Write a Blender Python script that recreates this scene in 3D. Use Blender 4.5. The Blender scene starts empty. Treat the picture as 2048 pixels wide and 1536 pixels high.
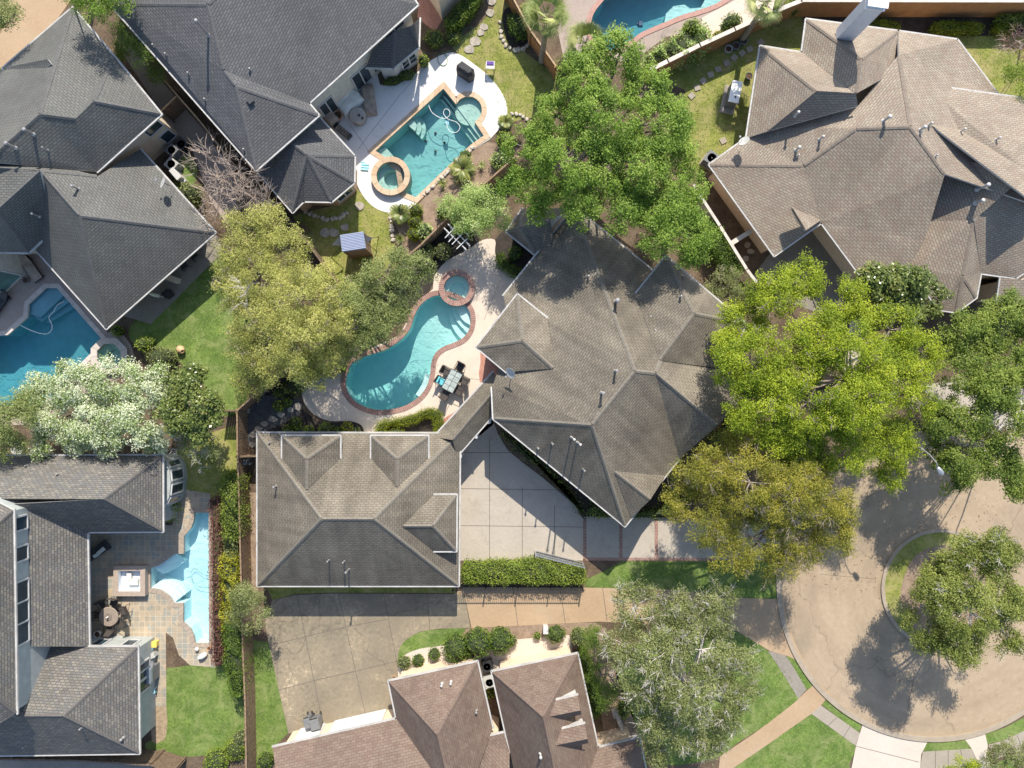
import bpy, math, random
import numpy as np
from mathutils import Vector, Matrix
from mathutils.geometry import delaunay_2d_cdt
R = math.radians
H = 47.3                      # camera height above ground, metres
SC = 1/30.0                   # metres per photo pixel on the ground
# ---------------------------------------------------------------- camera
cam_d = bpy.data.cameras.new('camera'); cam = bpy.data.objects.new('camera', cam_d)
bpy.context.scene.collection.objects.link(cam)
cam.location = (0, 0, H); cam.rotation_euler = (0, 0, 0)
cam_d.sensor_fit = 'HORIZONTAL'; cam_d.angle = 2*math.atan(1024*SC/H)
cam_d.clip_start = .5; cam_d.clip_end = 1000
bpy.context.scene.camera = cam
# ---------------------------------------------------------------- light
SUN = Vector((.157, 1.08, 1.0)).normalized()
w = bpy.data.worlds.new('World'); bpy.context.scene.world = w; w.use_nodes = True
nt = w.node_tree; nt.nodes.clear()
sky = nt.nodes.new('ShaderNodeTexSky'); sky.sky_type = 'NISHITA'; sky.sun_disc = False
sky.sun_elevation = math.asin(SUN.z); sky.sun_rotation = math.atan2(SUN.x, SUN.y)
bg = nt.nodes.new('ShaderNodeBackground'); bg.inputs['Strength'].default_value = .15
out = nt.nodes.new('ShaderNodeOutputWorld')
nt.links.new(sky.outputs[0], bg.inputs[0]); nt.links.new(bg.outputs[0], out.inputs[0])
sd = bpy.data.lights.new('sun', 'SUN'); sd.energy = 4.7; sd.angle = R(.5); sd.color = (1, .92, .80)
sun = bpy.data.objects.new('sun', sd); bpy.context.scene.collection.objects.link(sun)
sun.rotation_euler = SUN.to_track_quat('Z', 'Y').to_euler(); sun.location = (5, 30, 40)
vs = bpy.context.scene.view_settings
vs.view_transform = 'Standard'; vs.look = 'None'; vs.exposure = .6; vs.gamma = 1
# ---------------------------------------------------------------- helpers
COL = bpy.context.scene.collection
rnd = random.Random(7)
NR = np.random.default_rng(11)

def W(px, py, z=0.0):
    k = SC*(1-z/H)
    return Vector(((px-1024)*k, (768-py)*k, z))
def P2(px, py, z=0.0):
    v = W(px, py, z); return (v.x, v.y)

def tag(o, label=None, cat=None, group=None, kind=None):
    if label: o['label'] = label
    if cat: o['category'] = cat
    if group: o['group'] = group
    if kind: o['kind'] = kind
    return o
def thing(name, label, cat, loc, rz=0, group=None):
    o = bpy.data.objects.new(name, None); COL.objects.link(o)
    o.location = loc; o.rotation_euler = (0, 0, rz); o.empty_display_size = .3
    return tag(o, label, cat, group)
def copy_tree(o, parent=None):
    c = o.copy(); COL.objects.link(c); c.parent = parent
    for ch in list(o.children): copy_tree(ch, c)
    return c
def world_loc(o):
    v = Vector((0, 0, 0))
    while o is not None:
        v = v+o.location; o = o.parent
    return v

class MB:
    def __init__(s): s.v = []; s.f = []; s.m = []; s.uv = None; s.smooth = False
    def add(s, vs, fs, m=0):
        b = len(s.v); s.v += [tuple(p) for p in vs]
        s.f += [tuple(b+i for i in f) for f in fs]; s.m += [m]*len(fs); return s
    def box(s, c, d, rz=0, m=0, rx=0, taper=1):
        M = Matrix.Translation(Vector(c)) @ Matrix.Rotation(rz, 4, 'Z') @ Matrix.Rotation(rx, 4, 'X')
        x, y, z = d[0]/2, d[1]/2, d[2]/2; t = taper
        q = [(-x,-y,-z),(x,-y,-z),(x,y,-z),(-x,y,-z),(-x*t,-y*t,z),(x*t,-y*t,z),(x*t,y*t,z),(-x*t,y*t,z)]
        return s.add([M @ Vector(p) for p in q], [(0,3,2,1),(4,5,6,7),(0,1,5,4),(1,2,6,5),(2,3,7,6),(3,0,4,7)], m)
    def beam(s, a, b, wd, ht, m=0):
        a = Vector(a); b = Vector(b); d = b-a; L = d.length
        if L < 1e-5: return s
        d.normalize(); n = Vector((-d.y, d.x, 0))
        if n.length < 1e-4: n = Vector((1, 0, 0))
        n.normalize(); u = d.cross(n)*-1
        if u.z < 0: u = -u
        q = []
        for p in (a, b):
            for (i, j) in ((-1,-1),(1,-1),(1,1),(-1,1)): q.append(p+n*i*wd/2+u*j*ht/2)
        return s.add(q, [(0,1,2,3),(7,6,5,4),(0,4,5,1),(1,5,6,2),(2,6,7,3),(3,7,4,0)], m)
    def tube(s, pts, rad, n=6, m=0, cap=True):
        pts = [Vector(p) for p in pts]; k = len(pts)
        if not hasattr(rad, '__len__'): rad = [rad]*k
        vs = []
        for i, p in enumerate(pts):
            d = (pts[min(i+1, k-1)]-pts[max(i-1, 0)])
            if d.length < 1e-6: d = Vector((0, 0, 1))
            d.normalize(); a = d.cross(Vector((0, 0, 1)))
            if a.length < .05: a = d.cross(Vector((0, 1, 0)))
            a.normalize(); b = d.cross(a)
            for j in range(n):
                t = 2*math.pi*j/n; vs.append(p+(a*math.cos(t)+b*math.sin(t))*rad[i])
        fs = []
        for i in range(k-1):
            for j in range(n):
                j2 = (j+1) % n; fs.append((i*n+j, i*n+j2, (i+1)*n+j2, (i+1)*n+j))
        if cap: fs += [tuple(range(n)), tuple((k-1)*n+j for j in reversed(range(n)))]
        return s.add(vs, fs, m)
    def lathe(s, c, prof, n=16, m=0, ax=None, rz=0):
        M = Matrix.Translation(Vector(c))
        if ax is not None: M = M @ Vector(ax).to_track_quat('Z', 'Y').to_matrix().to_4x4()
        vs = []; fs = []
        for (r, z) in prof:
            for j in range(n):
                t = 2*math.pi*j/n+rz; vs.append(M @ Vector((r*math.cos(t), r*math.sin(t), z)))
        for i in range(len(prof)-1):
            for j in range(n):
                j2 = (j+1) % n; fs.append((i*n+j, i*n+j2, (i+1)*n+j2, (i+1)*n+j))
        if prof[0][0] > .001: fs.append(tuple(reversed(range(n))))
        if prof[-1][0] > .001: fs.append(tuple((len(prof)-1)*n+j for j in range(n)))
        return s.add(vs, fs, m)
    def prism(s, poly, z0, z1, m=0):
        n = len(poly)
        if area(poly) < 0: poly = poly[::-1]
        vs = [(p[0], p[1], z0) for p in poly]+[(p[0], p[1], z1) for p in poly]
        fs = [tuple(reversed(range(n))), tuple(range(n, 2*n))]+[(i, (i+1) % n, n+(i+1) % n, n+i) for i in range(n)]
        return s.add(vs, fs, m)
    def build(s, name, mats, parent=None, smooth=None, bevel=0):
        me = bpy.data.meshes.new(name)
        off = world_loc(parent) if parent is not None else Vector((0, 0, 0))
        if parent is not None and s.__dict__.get('local'): off = Vector((0, 0, 0))
        me.from_pydata([(v[0]-off.x, v[1]-off.y, v[2]-off.z) for v in s.v], [], s.f)
        if not isinstance(mats, (list, tuple)): mats = [mats]
        for m in mats: me.materials.append(m)
        me.polygons.foreach_set('material_index', s.m)
        if s.uv is not None:
            l = me.uv_layers.new(name='UVMap'); l.data.foreach_set('uv', np.array(s.uv, dtype=np.float32).ravel())
        if smooth if smooth is not None else s.smooth:
            me.polygons.foreach_set('use_smooth', [True]*len(me.polygons))
        me.update()
        o = bpy.data.objects.new(name, me); COL.objects.link(o)
        if parent is not None: o.parent = parent
        if bevel:
            b = o.modifiers.new('bevel', 'BEVEL'); b.width = bevel; b.segments = 2; b.limit_method = 'ANGLE'
        return o
class LMB(MB):                      # vertices already local to the parent
    def __init__(s): super().__init__(); s.local = True
def top(o, label, cat, group=None, kind=None):
    """centre a single-mesh thing on its own base"""
    me = o.data; n = len(me.vertices); a = np.empty(n*3); me.vertices.foreach_get('co', a); a = a.reshape(-1, 3)
    c = (a.min(0)+a.max(0))/2; c[2] = a[:, 2].min()
    a -= c; me.vertices.foreach_set('co', a.ravel()); o.location = c; me.update()
    return tag(o, label, cat, group, kind)

def area(p):
    return sum(p[i][0]*p[(i+1) % len(p)][1]-p[(i+1) % len(p)][0]*p[i][1] for i in range(len(p)))/2
def offset(poly, d):
    """grow a closed polygon by d metres (negative shrinks)"""
    if area(poly) < 0: return offset(poly[::-1], d)[::-1]
    n = len(poly); o = []
    for i in range(n):
        a, b, c = Vector(poly[i-1][:2]), Vector(poly[i][:2]), Vector(poly[(i+1) % n][:2])
        e1 = (b-a); e2 = (c-b)
        if e1.length < 1e-6 or e2.length < 1e-6: o.append(tuple(b)); continue
        e1.normalize(); e2.normalize()
        n1 = Vector((e1.y, -e1.x)); n2 = Vector((e2.y, -e2.x)); m = n1+n2
        if m.length < .2: m = n1.copy()
        m.normalize(); k = max(.45, m.dot(n1)); q = b+m*(d/k); o.append((q.x, q.y))
    return o
def inside(x, y, poly):
    c = False; j = len(poly)-1
    for i in range(len(poly)):
        xi, yi = poly[i][0], poly[i][1]; xj, yj = poly[j][0], poly[j][1]
        if (yi > y) != (yj > y) and x < (xj-xi)*(y-yi)/(yj-yi)+xi: c = not c
        j = i
    return c
def inside_np(x, y, poly):
    c = np.zeros(len(x), bool); j = len(poly)-1
    for i in range(len(poly)):
        xi, yi = poly[i][0], poly[i][1]; xj, yj = poly[j][0], poly[j][1]
        if yi != yj:
            c ^= ((yi > y) != (yj > y)) & (x < (xj-xi)*(y-yi)/(yj-yi)+xi)
        j = i
    return c
def smooth(pts, k=4, closed=True):
    n = len(pts); o = []
    rng = range(n) if closed else range(n-1)
    for i in rng:
        g = (lambda j: pts[j % n]) if closed else (lambda j: pts[max(0, min(n-1, j))])
        p0, p1, p2, p3 = g(i-1), g(i), g(i+1), g(i+2)
        for s in range(k):
            t = s/k
            o.append(tuple(.5*((2*p1[a])+(-p0[a]+p2[a])*t+(2*p0[a]-5*p1[a]+4*p2[a]-p3[a])*t*t+(-p0[a]+3*p1[a]-3*p2[a]+p3[a])*t**3) for a in (0, 1)))
    if not closed: o.append(tuple(pts[-1]))
    return o
def circ(cx, cy, r, n=28, a0=0, a1=360):
    full = abs(a1-a0) >= 360
    return [(cx+r*math.cos(R(a0+(a1-a0)*i/(n if full else n-1))), cy-r*math.sin(R(a0+(a1-a0)*i/(n if full else n-1)))) for i in range(n)]
def plan(pts, z=0): return [P2(p[0], p[1], z) for p in pts]

HOLES = []
def cdt(poly, holes=(), extra=()):
    vs = []; es = []
    def ring(p):
        b = len(vs); n = len(p)
        vs.extend([Vector((q[0], q[1])) for q in p]); es.extend([(b+i, b+(i+1) % n) for i in range(n)])
    ring(poly)
    x0, x1 = min(p[0] for p in poly), max(p[0] for p in poly); y0, y1 = min(p[1] for p in poly), max(p[1] for p in poly)
    hs = [h for h in holes if not (max(p[0] for p in h) < x0 or min(p[0] for p in h) > x1 or max(p[1] for p in h) < y0 or min(p[1] for p in h) > y1)]
    for h in hs: ring(h)
    vs.extend([Vector(e) for e in extra])
    v, e, f, *_ = delaunay_2d_cdt(vs, es, [], 0, 1e-5)
    fo = []
    for t in f:
        cx = sum(v[i].x for i in t)/3; cy = sum(v[i].y for i in t)/3
        if inside(cx, cy, poly) and not any(inside(cx, cy, h) for h in hs): fo.append(tuple(t))
    return [(p.x, p.y) for p in v], fo
def ccw(v, fs):
    o = []
    for f in fs:
        a, b, c = v[f[0]], v[f[1]], v[f[2]]
        o.append(f if (b[0]-a[0])*(c[1]-a[1])-(b[1]-a[1])*(c[0]-a[0]) > 0 else f[::-1])
    return o
def patch(name, poly, mat, level, joints=(), jmat=None, world=False, thick=0, jw=.035):
    """flat sheet of ground cover; poly in photo pixels"""
    pl = poly if world else plan(poly)
    z = .004*level+thick; mb = MB()
    v, f = cdt(pl, HOLES); f = ccw(v, f)
    mb.add([(p[0], p[1], z) for p in v], f)
    if thick:
        n = len(pl); q = pl if area(pl) > 0 else pl[::-1]
        mb.add([(p[0], p[1], 0) for p in q]+[(p[0], p[1], z) for p in q], [(i, (i+1) % n, n+(i+1) % n, n+i) for i in range(n)])
    for (a, b) in joints:
        a = Vector(P2(*a)); b = Vector(P2(*b)); d = (b-a).normalized(); nn = Vector((-d.y, d.x))*jw/2
        mb.add([(q.x, q.y, z+.004) for q in (a-nn, b-nn, b+nn, a+nn)], [(0, 1, 2, 3)], 1)
    o = mb.build(name, [mat]+([jmat] if jmat else []))
    o['kind'] = 'structure'; return o

# ---------------------------------------------------------------- materials
def new_mat(name):
    m = bpy.data.materials.new(name); m.use_nodes = True; nt = m.node_tree
    b = nt.nodes['Principled BSDF']; return m, nt, b
def N(nt, t, **kw):
    n = nt.nodes.new(t)
    for k, v in kw.items():
        if k.startswith('_'): setattr(n, k[1:], v)
        else: n.inputs[k.replace('_', ' ')].default_value = v
    return n
def c4(c): return (c[0], c[1], c[2], 1)
def ramp(nt, stops, interp='LINEAR'):
    r = nt.nodes.new('ShaderNodeValToRGB'); e = r.color_ramp; e.interpolation = interp
    while len(e.elements) < len(stops): e.elements.new(.5)
    for el, (p, c) in zip(e.elements, stops): el.position = p; el.color = c4(c)
    return r
def pos(nt): return nt.nodes.new('ShaderNodeNewGeometry').outputs['Position']
def mixc(nt, a, b, fac, mode='MIX'):
    m = nt.nodes.new('ShaderNodeMix'); m.data_type = 'RGBA'; m.blend_type = mode
    for s, v in ((m.inputs[0], fac), (m.inputs[6], a), (m.inputs[7], b)):
        if isinstance(v, bpy.types.NodeSocket): nt.links.new(v, s)
        elif isinstance(v, (tuple, list)): s.default_value = c4(v)
        else: s.default_value = v
    return m.outputs[2]
def flat(name, c, rough=.6, metal=0, var=.12, scale=6, bump=0, coat=0):
    m, nt, b = new_mat(name)
    n = N(nt, 'ShaderNodeTexNoise', Scale=scale, Detail=4.0); nt.links.new(pos(nt), n.inputs['Vector'])
    r = ramp(nt, [(.3, [x*(1-var) for x in c]), (.7, [min(1, x*(1+var)) for x in c])])
    nt.links.new(n.outputs['Fac'], r.inputs[0]); nt.links.new(r.outputs[0], b.inputs['Base Color'])
    b.inputs['Roughness'].default_value = rough; b.inputs['Metallic'].default_value = metal
    if coat: b.inputs['Coat Weight'].default_value = coat
    if bump:
        bp = N(nt, 'ShaderNodeBump', Strength=bump, Distance=.02); nt.links.new(n.outputs['Fac'], bp.inputs['Height']); nt.links.new(bp.outputs[0], b.inputs['Normal'])
    return m
def ground_mat(name, stops, s1=.6, s2=7, s3=60, rough=.9, bump=.25, dark=None, dscale=.35, dlo=.55, dhi=.75, fleck=.35, polar=None, cracks=0):
    """three scales of noise; dark = colour of irregular stains"""
    m, nt, b = new_mat(name); p = pos(nt)
    a = N(nt, 'ShaderNodeTexNoise', Scale=s1, Detail=6.0, Roughness=.6, Distortion=.3)
    c = N(nt, 'ShaderNodeTexNoise', Scale=s2, Detail=5.0, Roughness=.7)
    d = N(nt, 'ShaderNodeTexNoise', Scale=s3, Detail=2.0)
    for n in (a, c, d): nt.links.new(p, n.inputs['Vector'])
    mm = nt.nodes.new('ShaderNodeMath'); mm.operation = 'MULTIPLY_ADD'; mm.inputs[1].default_value = .5
    nt.links.new(c.outputs['Fac'], mm.inputs[0])
    m2 = nt.nodes.new('ShaderNodeMath'); m2.operation = 'MULTIPLY'; m2.inputs[1].default_value = .5
    nt.links.new(a.outputs['Fac'], m2.inputs[0]); nt.links.new(m2.outputs[0], mm.inputs[2])
    r = ramp(nt, stops); nt.links.new(mm.outputs[0], r.inputs[0])
    col = r.outputs[0]
    fr = ramp(nt, [(.3, (1-fleck,)*3), (.7, (1+fleck*.6,)*3)]); nt.links.new(d.outputs['Fac'], fr.inputs[0])
    col = mixc(nt, col, fr.outputs[0], 1.0, 'MULTIPLY')
    if dark:
        e = N(nt, 'ShaderNodeTexNoise', Scale=dscale, Detail=8.0, Roughness=.65, Distortion=.8); nt.links.new(p, e.inputs['Vector'])
        er = ramp(nt, [(dlo, (0,)*3), (dhi, (1,)*3)]); nt.links.new(e.outputs['Fac'], er.inputs[0])
        col = mixc(nt, col, dark, er.outputs[0])
        if fleck < .2:                           # small dark spots, drips and stains
            sn = N(nt, 'ShaderNodeTexNoise', Scale=1.9, Detail=4.0, Roughness=.7); nt.links.new(p, sn.inputs['Vector'])
            sr = ramp(nt, [(.62, (1,)*3), (.72, (.80, .78, .75))]); nt.links.new(sn.outputs['Fac'], sr.inputs[0]); col = mixc(nt, col, sr.outputs[0], 1.0, 'MULTIPLY')
    if cracks:
        wn = N(nt, 'ShaderNodeTexNoise', Scale=.8, Detail=5.0); nt.links.new(p, wn.inputs['Vector'])
        wv = nt.nodes.new('ShaderNodeVectorMath'); wv.operation = 'MULTIPLY_ADD'; nt.links.new(wn.outputs['Color'], wv.inputs[0]); wv.inputs[1].default_value = (1.6,)*3; nt.links.new(p, wv.inputs[2])
        vc = N(nt, 'ShaderNodeTexVoronoi', Scale=cracks); vc.feature = 'DISTANCE_TO_EDGE'; nt.links.new(wv.outputs[0], vc.inputs['Vector'])
        vr = ramp(nt, [(.0, (.72,)*3), (.006, (1,)*3)]); nt.links.new(vc.outputs['Distance'], vr.inputs[0]); col = mixc(nt, col, vr.outputs[0], 1.0, 'MULTIPLY')
    if polar:                                    # worn circular wheel tracks about a centre
        sx = nt.nodes.new('ShaderNodeVectorMath'); sx.operation = 'SUBTRACT'; nt.links.new(p, sx.inputs[0]); sx.inputs[1].default_value = (polar[0], polar[1], 0)
        ln = nt.nodes.new('ShaderNodeVectorMath'); ln.operation = 'LENGTH'; nt.links.new(sx.outputs[0], ln.inputs[0])
        sp = nt.nodes.new('ShaderNodeSeparateXYZ'); nt.links.new(sx.outputs[0], sp.inputs[0])
        an = nt.nodes.new('ShaderNodeMath'); an.operation = 'ARCTAN2'; nt.links.new(sp.outputs[1], an.inputs[0]); nt.links.new(sp.outputs[0], an.inputs[1])
        cb = nt.nodes.new('ShaderNodeCombineXYZ'); nt.links.new(ln.outputs['Value'], cb.inputs[0]); nt.links.new(an.outputs[0], cb.inputs[1])
        pn = N(nt, 'ShaderNodeTexNoise', Scale=1.3, Detail=7.0, Roughness=.65, Distortion=.4); nt.links.new(cb.outputs[0], pn.inputs['Vector'])
        pr = ramp(nt, [(.32, (.93, .92, .91)), (.66, (1.1,)*3)]); nt.links.new(pn.outputs['Fac'], pr.inputs[0]); col = mixc(nt, col, pr.outputs[0], 1.0, 'MULTIPLY')
    nt.links.new(col, b.inputs['Base Color']); b.inputs['Roughness'].default_value = rough
    if bump:
        bp = N(nt, 'ShaderNodeBump', Strength=bump, Distance=.03); nt.links.new(d.outputs['Fac'], bp.inputs['Height']); nt.links.new(bp.outputs[0], b.inputs['Normal'])
    return m
def tile_mat(name, c1, c2, mortar, bw, bh, msize=.015, rough=.8, off=.5, uv=True, rot=0, third=None, tscale=1.3, weather=.3, wscale=.5, bump=.6, wcol=None, streak=0, bias=0):
    m, nt, b = new_mat(name)
    if uv:
        tc = nt.nodes.new('ShaderNodeTexCoord'); src = tc.outputs['UV']
    else: src = pos(nt)
    if rot:
        mp = N(nt, 'ShaderNodeMapping', Rotation=(0, 0, rot)); nt.links.new(src, mp.inputs['Vector']); src = mp.outputs[0]
    br = nt.nodes.new('ShaderNodeTexBrick'); br.offset = off; br.offset_frequency = 2
    for k, v in (('Scale', 1.0), ('Mortar Size', msize), ('Brick Width', bw), ('Row Height', bh), ('Bias', bias), ('Mortar Smooth', .1)): br.inputs[k].default_value = v
    br.inputs['Color1'].default_value = c4(c1); br.inputs['Color2'].default_value = c4(c2); br.inputs['Mortar'].default_value = c4(mortar)
    nt.links.new(src, br.inputs['Vector']); col = br.outputs['Color']
    if third:
        vo = N(nt, 'ShaderNodeTexVoronoi', Scale=1/(bw*tscale)); mp = N(nt, 'ShaderNodeMapping', Scale=(1, bw/bh*.7, 1))
        nt.links.new(src, mp.inputs['Vector']); nt.links.new(mp.outputs[0], vo.inputs['Vector'])
        sp = nt.nodes.new('ShaderNodeSeparateColor'); nt.links.new(vo.outputs['Color'], sp.inputs[0])
        rr = ramp(nt, [(.55, (0,)*3), (.75, (1,)*3)]); nt.links.new(sp.outputs[0], rr.inputs[0])
        t = mixc(nt, col, third, rr.outputs[0]);
        ml = mixc(nt, t, mortar, br.outputs['Fac']); col = ml
    p = pos(nt)
    n = N(nt, 'ShaderNodeTexNoise', Scale=wscale, Detail=7.0, Roughness=.65, Distortion=.5); nt.links.new(p, n.inputs['Vector'])
    wr = ramp(nt, [(.32, (1-weather,)*3), (.68, (1+weather*.5,)*3)]) if wcol is None else ramp(nt, [(.35, wcol), (.65, (1.08,)*3)])
    nt.links.new(n.outputs['Fac'], wr.inputs[0]); col = mixc(nt, col, wr.outputs[0], 1.0, 'MULTIPLY')
    g = N(nt, 'ShaderNodeTexNoise', Scale=25.0, Detail=3.0); nt.links.new(p, g.inputs['Vector'])
    gr = ramp(nt, [(.3, (.88,)*3), (.7, (1.1,)*3)]); nt.links.new(g.outputs['Fac'], gr.inputs[0]); col = mixc(nt, col, gr.outputs[0], 1.0, 'MULTIPLY')
    if streak:
        mp2 = N(nt, 'ShaderNodeMapping', Scale=(1.6, .18, 1)); nt.links.new(src, mp2.inputs['Vector'])
        s2 = N(nt, 'ShaderNodeTexNoise', Scale=1.0, Detail=5.0); nt.links.new(mp2.outputs[0], s2.inputs['Vector'])
        sr = ramp(nt, [(.4, (1-streak,)*3), (.6, (1.05,)*3)]); nt.links.new(s2.outputs['Fac'], sr.inputs[0]); col = mixc(nt, col, sr.outputs[0], 1.0, 'MULTIPLY')
    nt.links.new(col, b.inputs['Base Color']); b.inputs['Roughness'].default_value = rough
    inv = nt.nodes.new('ShaderNodeMath'); inv.operation = 'SUBTRACT'; inv.inputs[0].default_value = 1; nt.links.new(br.outputs['Fac'], inv.inputs[1])
    bp = N(nt, 'ShaderNodeBump', Strength=bump, Distance=.035); nt.links.new(inv.outputs[0], bp.inputs['Height']); nt.links.new(bp.outputs[0], b.inputs['Normal'])
    return m
def leaf_mat(name, stops, trans=.35, rough=.55):
    m, nt, b = new_mat(name)
    at = nt.nodes.new('ShaderNodeAttribute'); at.attribute_name = 'tone'
    r = ramp(nt, stops); nt.links.new(at.outputs['Fac'], r.inputs[0])
    nt.links.new(r.outputs[0], b.inputs['Base Color']); b.inputs['Roughness'].default_value = rough
    b.inputs['Specular IOR Level'].default_value = .3
    tr = nt.nodes.new('ShaderNodeBsdfTranslucent')
    tcol = mixc(nt, r.outputs[0], (1.25, 1.25, .6), 1.0, 'MULTIPLY'); nt.links.new(tcol, tr.inputs[0])
    mx = nt.nodes.new('ShaderNodeMixShader'); mx.inputs[0].default_value = trans
    nt.links.new(b.outputs[0], mx.inputs[1]); nt.links.new(tr.outputs[0], mx.inputs[2])
    nt.links.new(mx.outputs[0], nt.nodes['Material Output'].inputs[0]); return m
def water_mat(name, absorb, dens, tint=(1, 1, 1), bump=.12, scale=3.0):
    m, nt, b = new_mat(name); nt.nodes.remove(b); o = nt.nodes['Material Output']
    t = nt.nodes.new('ShaderNodeBsdfTransparent'); t.inputs[0].default_value = c4(tint)
    g = nt.nodes.new('ShaderNodeBsdfGlossy'); g.inputs['Roughness'].default_value = .06
    fr = N(nt, 'ShaderNodeFresnel', IOR=1.33)
    n = N(nt, 'ShaderNodeTexNoise', Scale=scale, Detail=3.0, Distortion=1.2); nt.links.new(pos(nt), n.inputs['Vector'])
    bp = N(nt, 'ShaderNodeBump', Strength=bump, Distance=.05); nt.links.new(n.outputs['Fac'], bp.inputs['Height'])
    nt.links.new(bp.outputs[0], g.inputs['Normal']); nt.links.new(bp.outputs[0], fr.inputs['Normal'])
    mx = nt.nodes.new('ShaderNodeMixShader'); nt.links.new(fr.outputs[0], mx.inputs[0]); nt.links.new(t.outputs[0], mx.inputs[1]); nt.links.new(g.outputs[0], mx.inputs[2])
    nt.links.new(mx.outputs[0], o.inputs['Surface'])
    va = nt.nodes.new('ShaderNodeVolumeAbsorption'); va.inputs['Color'].default_value = c4(absorb); va.inputs['Density'].default_value = dens
    nt.links.new(va.outputs[0], o.inputs['Volume']); return m

M = {}
# roofs: real-world asphalt shingle colours
M['sh_main'] = tile_mat('shingle_taupe', (0.174, 0.149, 0.113), (0.224, 0.195, 0.149), (0.123, 0.106, 0.0817), .32, .15, .022, weather=.38, wscale=.32, streak=.18, third=(0.203, 0.179, 0.138))
M['sh_grey'] = tile_mat('shingle_blue_grey', (0.106, 0.108, 0.101), (0.142, 0.145, 0.134), (0.0669, 0.0683, 0.065), .3, .15, .02, weather=.22, wscale=.4, third=(0.128, 0.126, 0.115))
M['sh_dark'] = tile_mat('shingle_slate', (0.0818, 0.0847, 0.0891), (0.12, 0.121, 0.126), (0.0509, 0.0519, 0.0546), .3, .15, .02, weather=.2, wscale=.4, third=(0.0969, 0.0984, 0.103))
M['sh_brown'] = tile_mat('shingle_brown', (0.265, 0.219, 0.173), (0.322, 0.277, 0.214), (0.177, 0.148, 0.115), .32, .15, .022, weather=.22, wscale=.4, third=(0.272, 0.21, 0.163), tscale=1.0)
M['sh_mix'] = tile_mat('shingle_mixed', (0.11, 0.104, 0.0946), (0.205, 0.19, 0.163), (0.0729, 0.0683, 0.062), .3, .16, .018, weather=.16, wscale=.5, third=(0.131, 0.13, 0.127), tscale=.9)
M['sh_red'] = tile_mat('shingle_rose', (0.166, 0.12, 0.0923), (0.188, 0.141, 0.108), (0.121, 0.0832, 0.065), .34,.17,.014, weather=.2, wscale=.45, third=(0.149, 0.102, 0.0794), tscale=1.0)
for k, c in (('main', (.20, .18, .148)), ('grey', (.125, .125, .122)), ('dark', (.108, .11, .114)), ('brown', (.235, .195, .158)), ('mix', (.125, .117, .112)), ('red', (.17, .122, .097))):
    M['cap_'+k] = ground_mat('ridge_cap_'+k, [(.3, [x*.72 for x in c]), (.7, [x*1.12 for x in c])], s1=1.5, s2=9, s3=30, bump=.2)
M['white'] = flat('white_paint', (.52, .52, .51), .45, var=.05)
M['gutter'] = flat('weathered_white_gutter', (.44, .43, .41), .5, var=.18, scale=1.5)
M['cream'] = flat('cream_stucco', (.60, .50, .38), .85, scale=3, bump=.2)
M['stucco'] = flat('pale_stucco', (.62, .58, .50), .85, scale=3, bump=.2)
M['greywall'] = flat('grey_green_siding', (.36, .39, .38), .7, scale=2)
M['tan'] = flat('tan_brick', (.42, .29, .19), .85, scale=9, var=.25)
M['beigewall'] = flat('beige_brick', (.66, .52, .38), .85, scale=9, var=.18)
M['orangewall'] = flat('ochre_stucco', (.36, .19, .075), .85, scale=2, var=.15)
M['glass'] = flat('window_glass', (.03, .05, .065), .08, var=.3, scale=1)
M['black'] = flat('black_metal', (.03, .03, .033), .45)
M['steel'] = flat('grey_steel', (.45, .46, .48), .35, metal=.6)
M['fpipe'] = flat('galvanised_pipe', (.36, .35, .34), .4, metal=.4)
M['pvc'] = flat('white_pvc', (.5, .49, .47), .4)
M['coverfab'] = flat('tan_cover_fabric', (.36, .29, .23), .9, scale=3, var=.25, bump=.5)
M['whitefab'] = flat('white_cover_fabric', (.66, .67, .62), .9, scale=3, var=.1, bump=.5)
M['darkfab'] = flat('charcoal_fabric', (.045, .046, .05), .8, scale=3, var=.3, bump=.4)
M['terra'] = flat('terracotta', (.50, .27, .15), .8, scale=5)
M['whitepot'] = flat('glazed_white', (.7, .68, .62), .4)
M['soilm'] = flat('potting_soil', (.09, .05, .03), .95, scale=30, var=.5)
M['wicker'] = flat('dark_wicker', (.06, .05, .045), .7, scale=40, var=.5)
M['wood'] = flat('weathered_wood', (.22, .15, .09), .85, scale=12, var=.3)
M['purple'] = flat('purple_fabric', (.12, .06, .28), .8)
M['teal'] = flat('teal_cushion', (.12, .48, .55), .8)
M['glasstop'] = flat('frosted_table_glass', (.36, .41, .39), .2, var=.2, scale=5)
M['bluefoam'] = flat('pale_blue_foam', (.35, .68, .78), .6)
M['hose'] = flat('white_hose', (.75, .77, .76), .4)
M['green_hose'] = flat('green_hose', (.10, .22, .10), .5)
M['greyplastic'] = flat('grey_plastic', (.16, .165, .17), .5)
M['beigeplastic'] = flat('light_grey_plastic', (.42, .42, .40), .5)
M['yellowp'] = flat('yellow_plastic', (.75, .55, .12), .5)
M['rock'] = flat('limestone_rock', (.45, .40, .33), .9, scale=7, var=.3, bump=.5)
M['stone'] = flat('flagstone', (0.345, 0.307, 0.255), .9, scale=4, var=.25, bump=.4)
M['bark'] = flat('grey_bark', (.24, .20, .165), .95, scale=8, var=.35, bump=.6)
M['palebark'] = flat('pale_bark', (.44, .41, .38), .95, scale=8, var=.25, bump=.4)
M['barebark'] = flat('bare_branch_bark', (.36, .29, .24), .95, scale=8, var=.25, bump=.4)
M['palmbark'] = flat('palm_bark', (.30, .24, .17), .95, scale=12, var=.35, bump=.6)
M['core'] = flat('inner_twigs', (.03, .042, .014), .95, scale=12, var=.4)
M['joint'] = flat('joint_filler', (.12, .10, .085), .95)
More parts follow.
